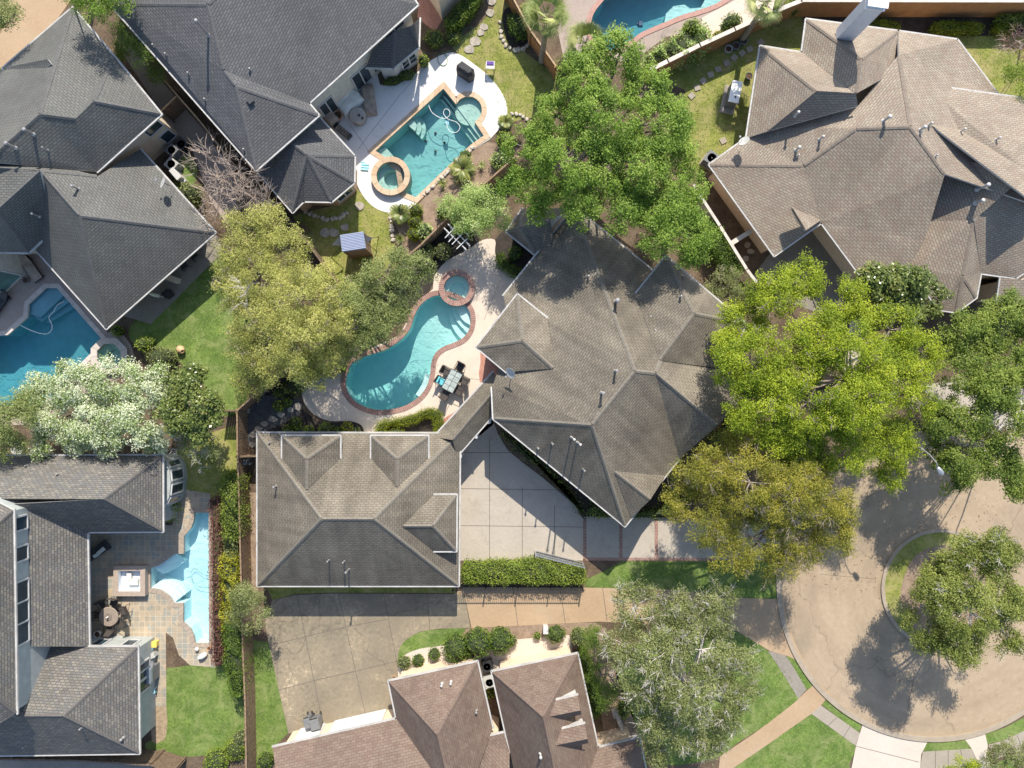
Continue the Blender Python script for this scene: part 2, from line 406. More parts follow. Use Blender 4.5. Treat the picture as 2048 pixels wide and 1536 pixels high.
M['brickred'] = tile_mat('red_brick_band', (.25, .12, .095), (.33, .17, .13), (.42, .34, .29), .11, .22, .012, uv=False, weather=.25)
M['copingbrick'] = tile_mat('red_brick_coping', (.25, .125, .10), (.34, .19, .155), (.42, .34, .30), .115, .6, .014, off=0, weather=.2)
M['redpaver'] = tile_mat('red_brick_paving', (.38, .15, .10), (.47, .21, .15), (.5, .36, .3), .22, .11, .01, uv=False, rot=R(45), weather=.2)
M['copingstone'] = tile_mat('buff_stone_coping', (0.495, 0.351, 0.225), (0.576, 0.441, 0.306), (0.324, 0.243, 0.171), .5, 1.2, .012, off=0, weather=.15)
M['copingpale'] = tile_mat('pale_stone_coping', (.50, .44, .39), (.58, .52, .47), (.36, .32, .29), .5, 1.2, .012, off=0, weather=.12)
M['copingslate'] = tile_mat('taupe_coping', (.33, .27, .215), (.38, .315, .25), (.24, .2, .17), .3, 1.2, .012, off=0, weather=.12)
M['slate'] = tile_mat('slate_tiles', (0.324, 0.277, 0.207), (0.444, 0.354, 0.246), (0.456, 0.389, 0.291), .36, .36, .022, off=0, uv=False, third=(0.276, 0.277, 0.241), tscale=1.0, weather=.2, bump=.3)
M['soil'] = ground_mat('mulch_soil', [(.35, (.055, .037, .024)), (.5, (.12, .083, .052)), (.65, (.20, .15, .10))], s1=1.2, s2=8, s3=35, bump=.5)
M['mulch'] = ground_mat('dark_mulch', [(.35, (.018, .015, .013)), (.6, (.05, .04, .032))], s1=2, s2=14, s3=40, bump=.6)
M['bark_mulch'] = ground_mat('tan_bark_mulch', [(.35, (.17, .115, .075)), (.6, (.34, .25, .18))], s1=1.5, s2=10, s3=35, bump=.5)
M['grass'] = ground_mat('lawn_grass', [(.36, (0.116, 0.14, 0.025)), (.5, (0.193, 0.217, 0.0391)), (.62, (0.309, 0.319, 0.0782))], s1=.7, s2=5, s3=22, bump=.7, dark=(.31, .27, .11), dscale=.9, dlo=.45, dhi=.7, fleck=.45)
M['grass2'] = ground_mat('fresh_lawn_grass', [(.36, (0.0655, 0.116, 0.0185)), (.5, (0.108, 0.175, 0.0297)), (.63, (0.178, 0.258, 0.0529))], s1=.7, s2=5, s3=22, bump=.7, dark=(0.218, 0.252, 0.0875), dscale=.9, dlo=.46, dhi=.72, fleck=.45)
M['concrete'] = ground_mat('pale_concrete', [(.35, (0.351, 0.312, 0.259)), (.65, (0.443, 0.396, 0.332))], s1=.5, s2=6, s3=40, bump=.08, dark=(0.305, 0.267, 0.217), dscale=.8, fleck=.08)
M['deckpale'] = ground_mat('cream_cool_deck', [(.35, (0.546, 0.466, 0.387)), (.65, (0.616, 0.537, 0.449))], s1=.4, s2=6, s3=50, bump=.08, dark=(0.502, 0.431, 0.361), dscale=.7, fleck=.08)
M['deckwhite'] = ground_mat('white_cool_deck', [(.35, (0.662, 0.644, 0.616)), (.65, (0.736, 0.718, 0.69))], s1=.4, s2=9, s3=50, bump=.08, dark=(0.552, 0.534, 0.515), dscale=1.6, fleck=.08)
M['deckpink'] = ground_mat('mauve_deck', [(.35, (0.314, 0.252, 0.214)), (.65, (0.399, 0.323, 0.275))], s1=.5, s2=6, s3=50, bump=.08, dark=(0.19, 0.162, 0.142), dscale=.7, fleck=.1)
M['drivegrey'] = ground_mat('stained_concrete', [(.38, (0.157, 0.135, 0.0978)), (.48, (0.247, 0.208, 0.145)), (.56, (0.284, 0.235, 0.161)), (.64, (0.485, 0.391, 0.263))], s1=.45, s2=4.5, s3=40, bump=.08, dark=(0.196, 0.166, 0.12), dscale=.28, dlo=.42, dhi=.66, fleck=.14, cracks=.11)
M['drivetan'] = ground_mat('tan_concrete', [(.35, (0.35, 0.246, 0.149)), (.65, (0.428, 0.312, 0.2))], s1=.5, s2=5, s3=40, bump=.08, dark=(0.35, 0.281, 0.196), dscale=.5, fleck=.1)
M['street'] = ground_mat('street_concrete', [(.35, (0.306, 0.233, 0.157)), (.65, (0.385, 0.304, 0.21))], s1=.25, s2=3, s3=40, bump=.08, dark=(0.239, 0.193, 0.138), dscale=.22, dlo=.5, dhi=.75, fleck=.12, polar=P2(1868, 1167), cracks=.11)
M['kerb'] = ground_mat('kerb_concrete', [(.35, (0.288, 0.238, 0.18)), (.65, (0.374, 0.317, 0.245))], s1=1, s2=5, s3=40, bump=.1, fleck=.12)
M['walk'] = ground_mat('pavement_concrete', [(.35, (0.296, 0.259, 0.207)), (.65, (0.37, 0.326, 0.266))], s1=.5, s2=5, s3=40, bump=.08, dark=(0.222, 0.2, 0.163), dscale=.5, fleck=.12)
M['drivepale'] = ground_mat('pale_drive_concrete', [(.35, (0.51, 0.442, 0.374)), (.65, (0.578, 0.51, 0.433))], s1=.5, s2=5, s3=50, bump=.08, fleck=.1)
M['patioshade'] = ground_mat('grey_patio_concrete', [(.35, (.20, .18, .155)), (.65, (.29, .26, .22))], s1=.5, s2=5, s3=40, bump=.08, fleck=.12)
M['gravelgrey'] = ground_mat('dark_grey_gravel', [(.35, (.05, .052, .055)), (.65, (.13, .13, .13))], s1=3, s2=16, s3=40, bump=.6)
M['teal_glass'] = flat('reflective_window_glass', (.10, .20, .19), .06, var=.3, scale=1)
M['gravel'] = ground_mat('pebble_bed', [(.35, (.18, .13, .08)), (.65, (.48, .37, .24))], s1=3, s2=16, s3=40, bump=.7)
# ---------------------------------------------------------------- houses
class House:
    def __init__(s, name, label, cat, base, wall):
        s.root = thing(name, label, cat, W(base[0], base[1], 0)); s.wallm = wall; s.walls_ = []; s.last = None; s.tris = []
    def roof(s, V, F, mk='sh_main', gut=True, thick=.16, cap=True, gw=.09, pname='roof', caplab=None, glist=None):
        V = {k: list(v) for k, v in V.items()}; auto = set()
        for k, v in V.items():
            if v[2] is None: v[2] = s.zat(v[0], v[1], 4)+.04; auto.add(k)
        for k, v in V.items():
            if isinstance(v[2], str): v[2] = V[v[2]][2]; auto.add(k)
        names = list(V); idx = {n: i for i, n in enumerate(names)}
        P = [W(*V[n]) for n in names]
        mb = MB(); mb.uv = []; s.P = dict(zip(names, P))
        faces = [[idx[c] for c in f] for f in F]
        def nrm(f):
            n = Vector((0, 0, 0))
            for i in range(len(f)):
                a, b = P[f[i]], P[f[(i+1) % len(f)]]
                n += Vector(((a.y-b.y)*(a.z+b.z), (a.z-b.z)*(a.x+b.x), (a.x-b.x)*(a.y+b.y)))
            return n.normalized()
        fixed = {idx[k] for k in auto}
        for f in faces:
            for i in f:
                if P[i].z <= min(p.z for p in P)+.02: fixed.add(i)
        for gg in (glist or []): fixed |= {idx[gg[0]], idx[gg[1]]}
        Z0 = [p.z for p in P]
        if max(len(f) for f in faces) > 3:
            for it in range(80):                     # relax heights until every face is a plane
                acc = {}
                for f in faces:
                    A = np.array([(P[i].x, P[i].y, 1) for i in f]); z = np.array([P[i].z for i in f])
                    if len(f) < 4: continue
                    sol = np.linalg.lstsq(A, z, rcond=None)[0]
                    for i, v_ in zip(f, A @ sol): acc.setdefault(i, []).append(v_)
                for i, l in acc.items():
                    if i in fixed: continue
                    zz = .9*(sum(l)/len(l))+.02*Z0[i]+.08*P[i].z; P[i] = W(V[names[i]][0], V[names[i]][1], zz)
        s.P = dict(zip(names, P))
        faces = [f if nrm(f).z > 0 else f[::-1] for f in faces]; NM = [nrm(f) for f in faces]
        ed = {}
        for k, f in enumerate(faces):
            for i in range(len(f)): ed.setdefault(frozenset((f[i], f[(i+1) % len(f)])), []).append((k, f[i], f[(i+1) % len(f)]))
        for f, n in zip(faces, NM):
            u = Vector((0, 0, 1)).cross(n)
            u = u.normalized() if u.length > .03 else Vector((1, 0, 0)); v = n.cross(u)
            pl = [(P[i].x, P[i].y) for i in f]
            if len(f) > 3:
                vv, ff = cdt(pl); tri = []
                for t_ in ccw(vv, ff):
                    m_ = [min(range(len(f)), key=lambda k_: (pl[k_][0]-vv[j][0])**2+(pl[k_][1]-vv[j][1])**2) for j in t_]
                    if len(set(m_)) == 3: tri.append(m_)
            else: tri = [[0, 1, 2]]
            for t_ in tri:
                s.tris.append([P[f[j]].copy() for j in t_]); mb.add([P[f[j]] for j in t_], [(0, 1, 2)]); mb.uv += [(P[f[j]].dot(u), P[f[j]].dot(v)) for j in t_]
                mb.add([P[f[j]]-Vector((0, 0, thick)) for j in reversed(t_)], [(0, 1, 2)], 1); mb.uv += [(0, 0)]*3
        for e, l in ed.items():
            if len(l) == 1:
                _, a, b = l[0]; t = Vector((0, 0, thick))
                mb.add([P[a], P[a]-t, P[b]-t, P[b]], [(0, 1, 2, 3)], 1); mb.uv += [(0, 0)]*4
        ro = mb.build(pname, [M[mk], M['white']], s.root); s.last = ro
        if gut:
            zmin = min(p.z for p in P)
            if glist is not None: todo = [l[0] for e, l in ed.items() if len(l) == 1 and (names[l[0][1]]+names[l[0][2]] in glist or names[l[0][2]]+names[l[0][1]] in glist)]
            else: todo = [l[0] for e, l in ed.items() if len(l) == 1 and abs(P[l[0][1]].z-P[l[0][2]].z) < .25 and P[l[0][1]].z < zmin+.6]
            for _, a, b in todo:
                A, B = P[a], P[b]; d = (B-A); L = d.length
                if L < .2: continue
                d.normalize(); n = Vector((d.y, -d.x, 0)).normalized()
                o_ = n*(gw/2+.003)-Vector((0, 0, .07)); g = MB()
                g.beam(A+o_-d*.05, B+o_+d*.05, gw, .11)
                k = 0.6
                while k < L-.3:                      # gutter straps
                    q = A+d*k+n*(gw/2)-Vector((0, 0, .012)); g.box(q, (.03, gw, .02), rz=math.atan2(d.y, d.x)); k += .9
                g.build('gutter', M['gutter'], ro)
        if cap:
            for e, l in ed.items():
                if len(l) != 2: continue
                (k1, a, b), (k2, _, _) = l; n1, n2 = NM[k1], NM[k2]; A, B = P[a], P[b]
                d = (B-A); L = d.length
                if L < .3: continue
                d.normalize(); s1 = n1.cross(d)*-1  # into face 1?
                c1 = sum((P[i] for i in faces[k1]), Vector())/len(faces[k1])
                s1 = n1.cross(d).normalized()
                if s1.dot(c1-A) < 0: s1 = -s1
                c2 = sum((P[i] for i in faces[k2]), Vector())/len(faces[k2])
                s2 = n2.cross(d).normalized()
                if s2.dot(c2-A) < 0: s2 = -s2
                if (s1+s2).z > -.04: continue          # valley or nearly flat
                g = MB(); up = (n1+n2).normalized()*.028; wd = .125; n = max(1, int(L/.3)); A2 = A+d*.06; L2 = L-.12
                for i in range(n):
                    p = A2+d*(L2*i/n); q = A2+d*(L2*(i+.97)/n)
                    j = rnd.uniform(-.004, .006); u2 = up+Vector((0, 0, j))
                    g.add([p+s1*wd+u2, q+s1*wd+u2, q+u2*1.25, p+u2*1.25, p+s2*wd+u2, q+s2*wd+u2,
                           p+s1*wd-u2, q+s1*wd-u2, p+s2*wd-u2, q+s2*wd-u2],
                          [(0, 1, 2, 3), (3, 2, 5, 4), (0, 6, 7, 1), (4, 5, 9, 8), (0, 3, 4, 8, 6), (1, 7, 9, 5, 2)])
                g.build('ridge_cap', M['cap_'+mk[3:]], ro)
        return ro
    def wall(s, pts, inset=.4, ztop=None, zbot=0, mat=None):
        pl = [P2(*p) for p in pts]
        if area(pl) < 0: pl = pl[::-1]
        pl = offset(pl, -inset) if inset else pl
        zt = ztop if ztop is not None else min(p[2] for p in pts)-.02
        mb = MB(); mb.prism(pl, zbot, zt); o = mb.build('wall', mat or s.wallm, s.root)
        s.walls_.append(pl); s.lastw = o; return o
    def window(s, i, a, t0, t1, z0, z1, wi=-1, bars=1, name='window', horiz=0, pane='glass'):
        """window on edge i of wall wi, between fractions t0..t1"""
        pl = s.walls_[wi]; A = Vector((*pl[i % len(pl)], 0)); B = Vector((*pl[(i+1) % len(pl)], 0)); d = B-A; L = d.length; d.normalize(); n = Vector((d.y, -d.x, 0))
        p, q = A+d*L*t0, A+d*L*t1; mb = MB(); f = .09
        mb.beam(p+n*.03+Vector((0, 0, z0)), q+n*.03+Vector((0, 0, z0)), .12, f); mb.beam(p+n*.03+Vector((0, 0, z1)), q+n*.03+Vector((0, 0, z1)), .12, f)
        for k in range(bars+2):
            c = p+(q-p)*k/(bars+1)+n*.03; mb.box((c.x, c.y, (z0+z1)/2), (f, .12, z1-z0), rz=math.atan2(d.y, d.x))
        for k in range(horiz):
            zz = z0+(z1-z0)*(k+1)/(horiz+1); mb.beam(p+n*.03+Vector((0, 0, zz)), q+n*.03+Vector((0, 0, zz)), .08, .05)
        o = mb.build(name, M['white'], s.root)
        g = MB(); c = (p+q)/2+n*.025; g.box((c.x, c.y, (z0+z1)/2), ((q-p).length-.04, .04, z1-z0-.04), rz=math.atan2(d.y, d.x)); g.build('pane', M[pane], o)
    def face_window(s, P, Q, z0, z1, **k):
        """window centred on the wall edge nearest to the plan segment P-Q"""
        best = None
        for wi, pl in enumerate(s.walls_):
            for i in range(len(pl)):
                A = Vector(pl[i]); B = Vector(pl[(i+1) % len(pl)]); d = B-A; L = d.length
                if L < .3: continue
                d /= L; p, q = Vector(P), Vector(Q); n = Vector((d.y, -d.x))
                e = abs((p-A).dot(n))+abs((q-A).dot(n)); t = ((p+q)/2-A).dot(d)
                if t < 0 or t > L: continue
                if best is None or e < best[0]: best = (e, wi, i, (p-A).dot(d)/L, (q-A).dot(d)/L)
        if best: _, wi, i, a, b = best; a, b = sorted((a, b)); s.window(i, 0, max(.02, a), min(.98, b), z0, z1, wi=wi, **k)
    def zat(s, px, py, z):
        """height of the topmost roof surface seen at a photo pixel"""
        from mathutils.geometry import intersect_ray_tri
        o_ = Vector((0, 0, H)); d = (W(px, py, 0)-o_).normalized(); best = None
        for t_ in s.tris:
            q = intersect_ray_tri(*t_, d, o_, True)
            if q is not None and (best is None or q.z > best): best = q.z
        return best if best is not None else z
    def vent(s, px, py, z, h=.5, r=.05, cap=True, mat='fpipe', box=False):
        """pipe through the roof; (px,py) is the foot, z the roof height there"""
        z = s.zat(px, py, z); p = W(px, py, z); g = MB()
        if box: g.box((p.x, p.y, z+.06), (.3, .3, .16), rz=.7, taper=.8); g.box((p.x, p.y, z+.15), (.36, .36, .03), rz=.7); m = M['darkfab']
        else:
            g.lathe((p.x, p.y, z-.15), [(r, 0), (r, h+.1), (r*1.05, h+.15)], 10)
            g.lathe((p.x, p.y, z-.1), [(r*2, 0), (r*1.8, .1), (r*1.1, .16)], 10)
            if cap: g.lathe((p.x, p.y, z+h-.02), [(r*1.1, 0), (r*1.5, .03), (r*1.5, .11), (r*1.0, .15), (0.0, .16)], 12)
            m = M[mat]
        g.build('vent_pipe', m, s.last)

# ---------------------------------------------------------------- pools
def ring_strip(poly, w, z0, z1, mat, name, parent, inward=.04, usc=1.0):
    """coping that follows a closed polygon (plan, metres)"""
    if area(poly) < 0: poly = poly[::-1]
    a = offset(poly, -inward); b = offset(poly, w); n = len(poly); mb = MB(); mb.uv = []; u = 0
    for i in range(n):
        j = (i+1) % n; L = (Vector(poly[j])-Vector(poly[i])).length; u2 = u+L*usc
        zj = z1; z1 += (i % 3)*.0017
        quads = [([(*a[i], z1), (*a[j], z1), (*b[j], z1), (*b[i], z1)], [(u, .02), (u2, .02), (u2, w), (u, w)]),
                 ([(*a[j], z1), (*a[i], z1), (*a[i], z0-.1), (*a[j], z0-.1)], [(u2, .02), (u, .02), (u, .1), (u2, .1)]),
                 ([(*b[i], z1), (*b[j], z1), (*b[j], z0), (*b[i], z0)], [(u, .02), (u2, .02), (u2, .1), (u, .1)])]
        for vs_, uv in quads:
            mb.add(vs_, [(3, 2, 1, 0)]); mb.uv += [uv[3], uv[2], uv[1], uv[0]]
        u = u2; z1 = zj
    return mb.build(name, mat, parent)
def basin(poly, depthf, mat, parent, top=0.0, grid=.6):
    """floor follows depthf(x,y) (negative z)"""
    if area(poly) < 0: poly = poly[::-1]
    x0, x1 = min(p[0] for p in poly), max(p[0] for p in poly); y0, y1 = min(p[1] for p in poly), max(p[1] for p in poly)
    ex = []; x = x0
    while x < x1:
        y = y0
        while y < y1:
            if inside(x, y, poly): ex.append((x, y))
            y += grid
        x += grid
    v, f = cdt(poly, (), ex); f = ccw(v, f); mb = MB()
    mb.add([(p[0], p[1], depthf(p[0], p[1])) for p in v], f)
    n = len(poly)
    for i in range(n):
        a, b = poly[i], poly[(i+1) % n]
        mb.add([(*a, top), (*b, top), (*b, depthf(*b)), (*a, depthf(*a))], [(0, 1, 2, 3)])
    return mb.build('basin', mat, parent)
def water(poly, z, mat, parent, bot=-2.4):
    q = offset(poly, .012)
    if area(q) < 0: q = q[::-1]
    v, f = cdt(q); f = ccw(v, f); n = len(q); mb = MB()
    mb.add([(p[0], p[1], z) for p in v], f); mb.add([(p[0], p[1], bot) for p in v], [t[::-1] for t in f])
    mb.add([(*p, bot) for p in q]+[(*p, z) for p in q], [(i, (i+1) % n, n+(i+1) % n, n+i) for i in range(n)])
    return mb.build('water', mat, parent)
def step_block(poly, ztop, zbot, mat, parent, name='step'):
    mb = MB(); mb.prism(poly, zbot, ztop); return mb.build(name, mat, parent)

# ---------------------------------------------------------------- vegetation
def quads_mesh(name, C, A, B, tone, mat, extra=None, parent=None, fold=0.0):
    """leaf-size rhombs at C with half axes A,B (n,3 arrays)"""
    n = len(C); V = np.empty((n, 4, 3), np.float32)
    V[:, 0] = C-A; V[:, 1] = C-B*.9-A*.1; V[:, 2] = C+A; V[:, 3] = C+B*.9-A*.1
    me = bpy.data.meshes.new(name); nv = n*4
    ev = ef = 0
    if extra is not None: ev = len(extra.v); ef = len(extra.f)
    me.vertices.add(nv+ev); co = V.reshape(-1)
    if ev: co = np.concatenate([co, np.array(extra.v, np.float32).ravel()])
    me.vertices.foreach_set('co', co)
    li = np.arange(nv, dtype=np.int32); ls = np.arange(n, dtype=np.int32)*4; lt = np.full(n, 4, np.int32)
    if ev:
        e = [i+nv for f in extra.f for i in f]; cnt = np.array([len(f) for f in extra.f], np.int32)
        ls = np.concatenate([ls, nv+np.concatenate([[0], np.cumsum(cnt)[:-1]]).astype(np.int32)]); lt = np.concatenate([lt, cnt]); li = np.concatenate([li, np.array(e, np.int32)])
    me.loops.add(len(li)); me.loops.foreach_set('vertex_index', li)
    me.polygons.add(n+ef); me.polygons.foreach_set('loop_start', ls); me.polygons.foreach_set('loop_total', lt)
    at = me.attributes.new('tone', 'FLOAT', 'FACE'); at.data.foreach_set('value', np.concatenate([tone, np.zeros(ef)]).astype(np.float32))
    me.materials.append(mat)
    if ef:
        me.materials.append(M['core']); me.polygons.foreach_set('material_index', np.concatenate([np.zeros(n, np.int32), np.ones(ef, np.int32)]))
    me.update(calc_edges=True); me.validate()
    o = bpy.data.objects.new(name, me); COL.objects.link(o)
    if parent is not None: o.parent = parent
    return o
def unit(a): return a/np.maximum(np.linalg.norm(a, axis=-1, keepdims=True), 1e-6)
def leafset(C, out, size, tone, up=.6, jit=.55, asp=.55):
    """orient leaves: normal leans to `out` + up + noise"""
    n = len(C); nm = unit(out*.6+np.array([0, 0, up])+NR.normal(0, jit, (n, 3)))
    t = unit(np.cross(nm, NR.normal(0, 1, (n, 3)))); b = np.cross(nm, t)
    s = (size*NR.uniform(.6, 1.35, n))[:, None]
    return C, t*s*.5, b*s*.5*asp/.55*.6, tone

def tree(name, label, lobes, mat, leaf=.15, dens=1.0, trunk=None, bark='bark', sub=.46, flat_=.62, h0=None, twig=0, cat='tree', group=None, n_leaf=150, up=1.0, spike=0, trunk_r=.22, limb=1.0, lowfill=.5, hole_t=-.6, rough=.11, asp=.55):
    """lobes = [(px, py, radius_px, z_centre_m)] in photo pixels at that height"""
    L = []
    lobes = [(l[0], l[1], l[2], l[3]+rnd.uniform(-.55, .55)*min(1, l[2]/40)) for l in lobes]
    for l in lobes:
        p = W(l[0], l[1], l[3]); L.append((np.array(p), l[2]*SC*(1-l[3]/H)))
    cx = sum(a[0][0]*a[1] for a in L)/sum(a[1] for a in L); cy = sum(a[0][1]*a[1] for a in L)/sum(a[1] for a in L)
    if trunk: bx, by = P2(*trunk)
    else: bx, by = cx, cy
    root = thing(name, label, cat, (bx, by, 0), 0, group); off = np.array([bx, by, 0])
    zlow = min(a[0][2]-a[1]*.5 for a in L); fork = np.array([bx, by, max(1.0, zlow*.62)])
    limbs = MB(); subs = []
    tr = MB(); tr.local = True
    tr.tube([(0, 0, -.05), (.03, .02, fork[2]*.3), (-.02, .05, fork[2]*.7), (0, 0, fork[2]+.1)], [trunk_r*1.5, trunk_r*1.1, trunk_r*.95, trunk_r*.85], 10)
    tr.build('trunk', M[bark], root, smooth=True)
    for (c, r) in L:
        n = max(6, int(dens*6.9*(r/sub)**2*.55))
        d = unit(NR.normal(0, 1, (n, 3))); d[:, 2] = np.where(d[:, 2] < -.35, -d[:, 2]*lowfill, d[:, 2])
        rr = r*NR.uniform(.5, 1.12, n)**.8; q = c+d*rr[:, None]*np.array([1, 1, flat_])
        hole = np.sin(q[:, 0]*2.3+q[:, 2])*np.cos(q[:, 1]*2.0-q[:, 2]*.7)+.7*np.sin(q[:, 0]*1.1-q[:, 1]*1.4+cx)
        keep = (hole > hole_t) | (NR.random(n) < .22)
        q = q[keep]; d = d[keep]; n = len(q)
        tips = []
        mid = fork+(c-fork)*.55+NR.normal(0, .12*r, 3); mid[2] += .1*r
        if limb: limbs.tube([fork-off, mid-off, c-off], [trunk_r*.42*limb, trunk_r*.28*limb, trunk_r*.14*limb], 6, cap=False)
        for k in range(n):
            subs.append((q[k], d[k], sub*NR.uniform(.6, 1.25)))
            if limb and k % 3 == 0:
                m_ = c+(q[k]-c)*.5+NR.normal(0, .06*r, 3)
                limbs.tube([c-off, m_-off, q[k]-off], [trunk_r*.16*limb, trunk_r*.1*limb, .012], 4, cap=False)
    if twig:
        for (q, d, s_) in subs:
            if NR.random() > twig: continue
            for _ in range(4):
                e = q+unit(d+NR.normal(0, .55, 3))*s_*NR.uniform(1.0, 1.9); m_ = (q+e)/2+NR.normal(0, .08, 3)
                limbs.tube([q-off, m_-off, e-off], [.016, .011, .005], 3, cap=False)
                for __ in range(2):
                    e2 = m_+unit(e-m_+NR.normal(0, .3, 3))*s_*.6; limbs.tube([m_-off, e2-off], [.009, .004], 3, cap=False)
    if limbs.v: limbs.local = True; limbs.build('limb', M[bark], root)
    n_leaf = int(n_leaf*1.6); leaf *= .65
    if n_leaf:
        S = len(subs); Q = np.array([a[0] for a in subs]); D = np.array([a[1] for a in subs]); RS = np.array([a[2] for a in subs])
        cnt = np.maximum(8, (n_leaf*(RS/sub)**2).astype(int)); idx = np.repeat(np.arange(S), cnt); n = len(idx)
        st = NR.uniform(0, 1, S)
        e = unit(NR.normal(0, 1, (n, 3))); rad = NR.uniform(0, 1, n)**.45
        # ragged outline: each clump has a few sprays sticking out
        ph = NR.uniform(0, 6.28, S); kk = NR.integers(3, 6, S); az = np.arctan2(e[:, 1], e[:, 0])
        rad = rad*(1+.32*np.sin(az*kk[idx]+ph[idx]))+np.abs(NR.normal(0, rough, n))
        C = Q[idx]+e*(RS[idx]*rad)[:, None]*np.array([1, 1, .7])
        C[:, 2] -= .25*(RS[idx]*rad)**2*spike
        tone = np.clip(.5*st[idx]+.5*NR.uniform(0, 1, n), 0, 1)
        C_, A, B, T = leafset(C-off, e*.5+D[idx]*.5, leaf, tone, up=up, asp=asp)
        quads_mesh('crown', C_, A, B, T, mat, parent=root)
    return root

def shrub(name, label, px, py, rpx, h, mat, leaf=.11, n=None, cat='shrub', group=None, ry=None, rz=0, z0=0, tight=.10, core=True, asp=.55):
    """dome shaped bush"""
    zc = h*.5; p = W(px, py, h*.7); rx = rpx*SC*(1-h*.7/H); ryy = (ry or rpx)*SC*(1-h*.7/H)
    n = n or int(520*rx*ryy*(.11/leaf)**2*2.6+h*300*(rx+ryy)*.5)
    d = unit(NR.normal(0, 1, (n, 3))); lump = 1+.10*np.sin(d[:, 0]*5+px)*np.cos(d[:, 1]*6+py)+.07*np.sin(d[:, 0]*11+d[:, 1]*9)
    rad = (1-np.abs(NR.normal(0, tight, n))+NR.normal(0, tight*.5, n))*lump
    C = d*rad[:, None]*np.array([rx, ryy, h*.52]); c, s = math.cos(rz), math.sin(rz)
    x = C[:, 0]*c-C[:, 1]*s; y = C[:, 0]*s+C[:, 1]*c; C[:, 0] = x; C[:, 1] = y; C[:, 2] += zc+z0
    ex = None
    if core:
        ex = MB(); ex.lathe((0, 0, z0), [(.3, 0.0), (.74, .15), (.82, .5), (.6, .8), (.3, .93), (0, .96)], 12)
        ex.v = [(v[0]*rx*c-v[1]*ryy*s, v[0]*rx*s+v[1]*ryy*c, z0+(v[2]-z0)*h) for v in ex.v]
    tone = np.clip(NR.uniform(0, 1, n)*.7+.3*(.5+.5*np.sin(d[:, 0]*7+d[:, 1]*5)), 0, 1)
    C_, A, B, T = leafset(C, d, leaf, tone, up=.4, asp=asp)
    o = quads_mesh(name, C_, A, B, T, mat, extra=ex); o.location = (p.x, p.y, 0)
    return tag(o, label, cat, group)
def hedge(name, label, poly, h, mat, leaf=.10, dens=420, cat='hedge', group=None, wob=.10, at=None, kind=None):
    """clipped or loose hedge over a footprint given in photo pixels at its top"""
    pl = plan(poly, h*.9)
    if area(pl) < 0: pl = pl[::-1]
    A_ = abs(area(pl)); n = int(A_*dens); x0, x1 = min(p[0] for p in pl), max(p[0] for p in pl); y0, y1 = min(p[1] for p in pl), max(p[1] for p in pl)
    xs = NR.uniform(x0, x1, n*4); ys = NR.uniform(y0, y1, n*4); k = inside_np(xs, ys, pl); xs, ys = xs[k][:n], ys[k][:n]
    zt = h*(1+wob*(np.sin(xs*2.3+1)*np.cos(ys*2.1)+.5*np.sin(xs*5.3+ys*4.7)))-np.abs(NR.normal(0, .07, len(xs)))*h
    C = np.stack([xs, ys, zt], 1); O = np.tile(np.array([0, 0, 1.]), (len(xs), 1))
    for i in range(len(pl)):
        a = np.array(pl[i]); b = np.array(pl[(i+1) % len(pl)]); L = np.linalg.norm(b-a)
        if L < .05: continue
        m = int(L*h*dens*.6)+3; t = NR.uniform(0, 1, m); d = (b-a)/L; nn = np.array([d[1], -d[0]])
        z = NR.uniform(0.02, 1, m)**.8*h; o_ = NR.normal(0, .05+.04*wob*10, m)+.06*np.sin(t*L*3.1)
        q = a+(b-a)*t[:, None]+nn*o_[:, None]
        C = np.concatenate([C, np.concatenate([q, z[:, None]], 1)]); O = np.concatenate([O, np.tile(np.array([nn[0], nn[1], .2]), (m, 1))])
    cx, cy = (x0+x1)/2, (y0+y1)/2; off = np.array([cx, cy, 0])
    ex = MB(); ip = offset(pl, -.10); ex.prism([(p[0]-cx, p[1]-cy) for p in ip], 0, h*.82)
    tone = np.clip(NR.uniform(0, 1, len(C))*.7+.3*(.5+.5*np.sin(C[:, 0]*3+1)*np.cos(C[:, 1]*3.3)), 0, 1)
    C_, A, B, T = leafset(C-off, O, leaf, tone, up=.2)
    o = quads_mesh(name, C_, A, B, T, mat, extra=ex); o.location = (cx, cy, 0)
    return tag(o, label, cat, group, kind)
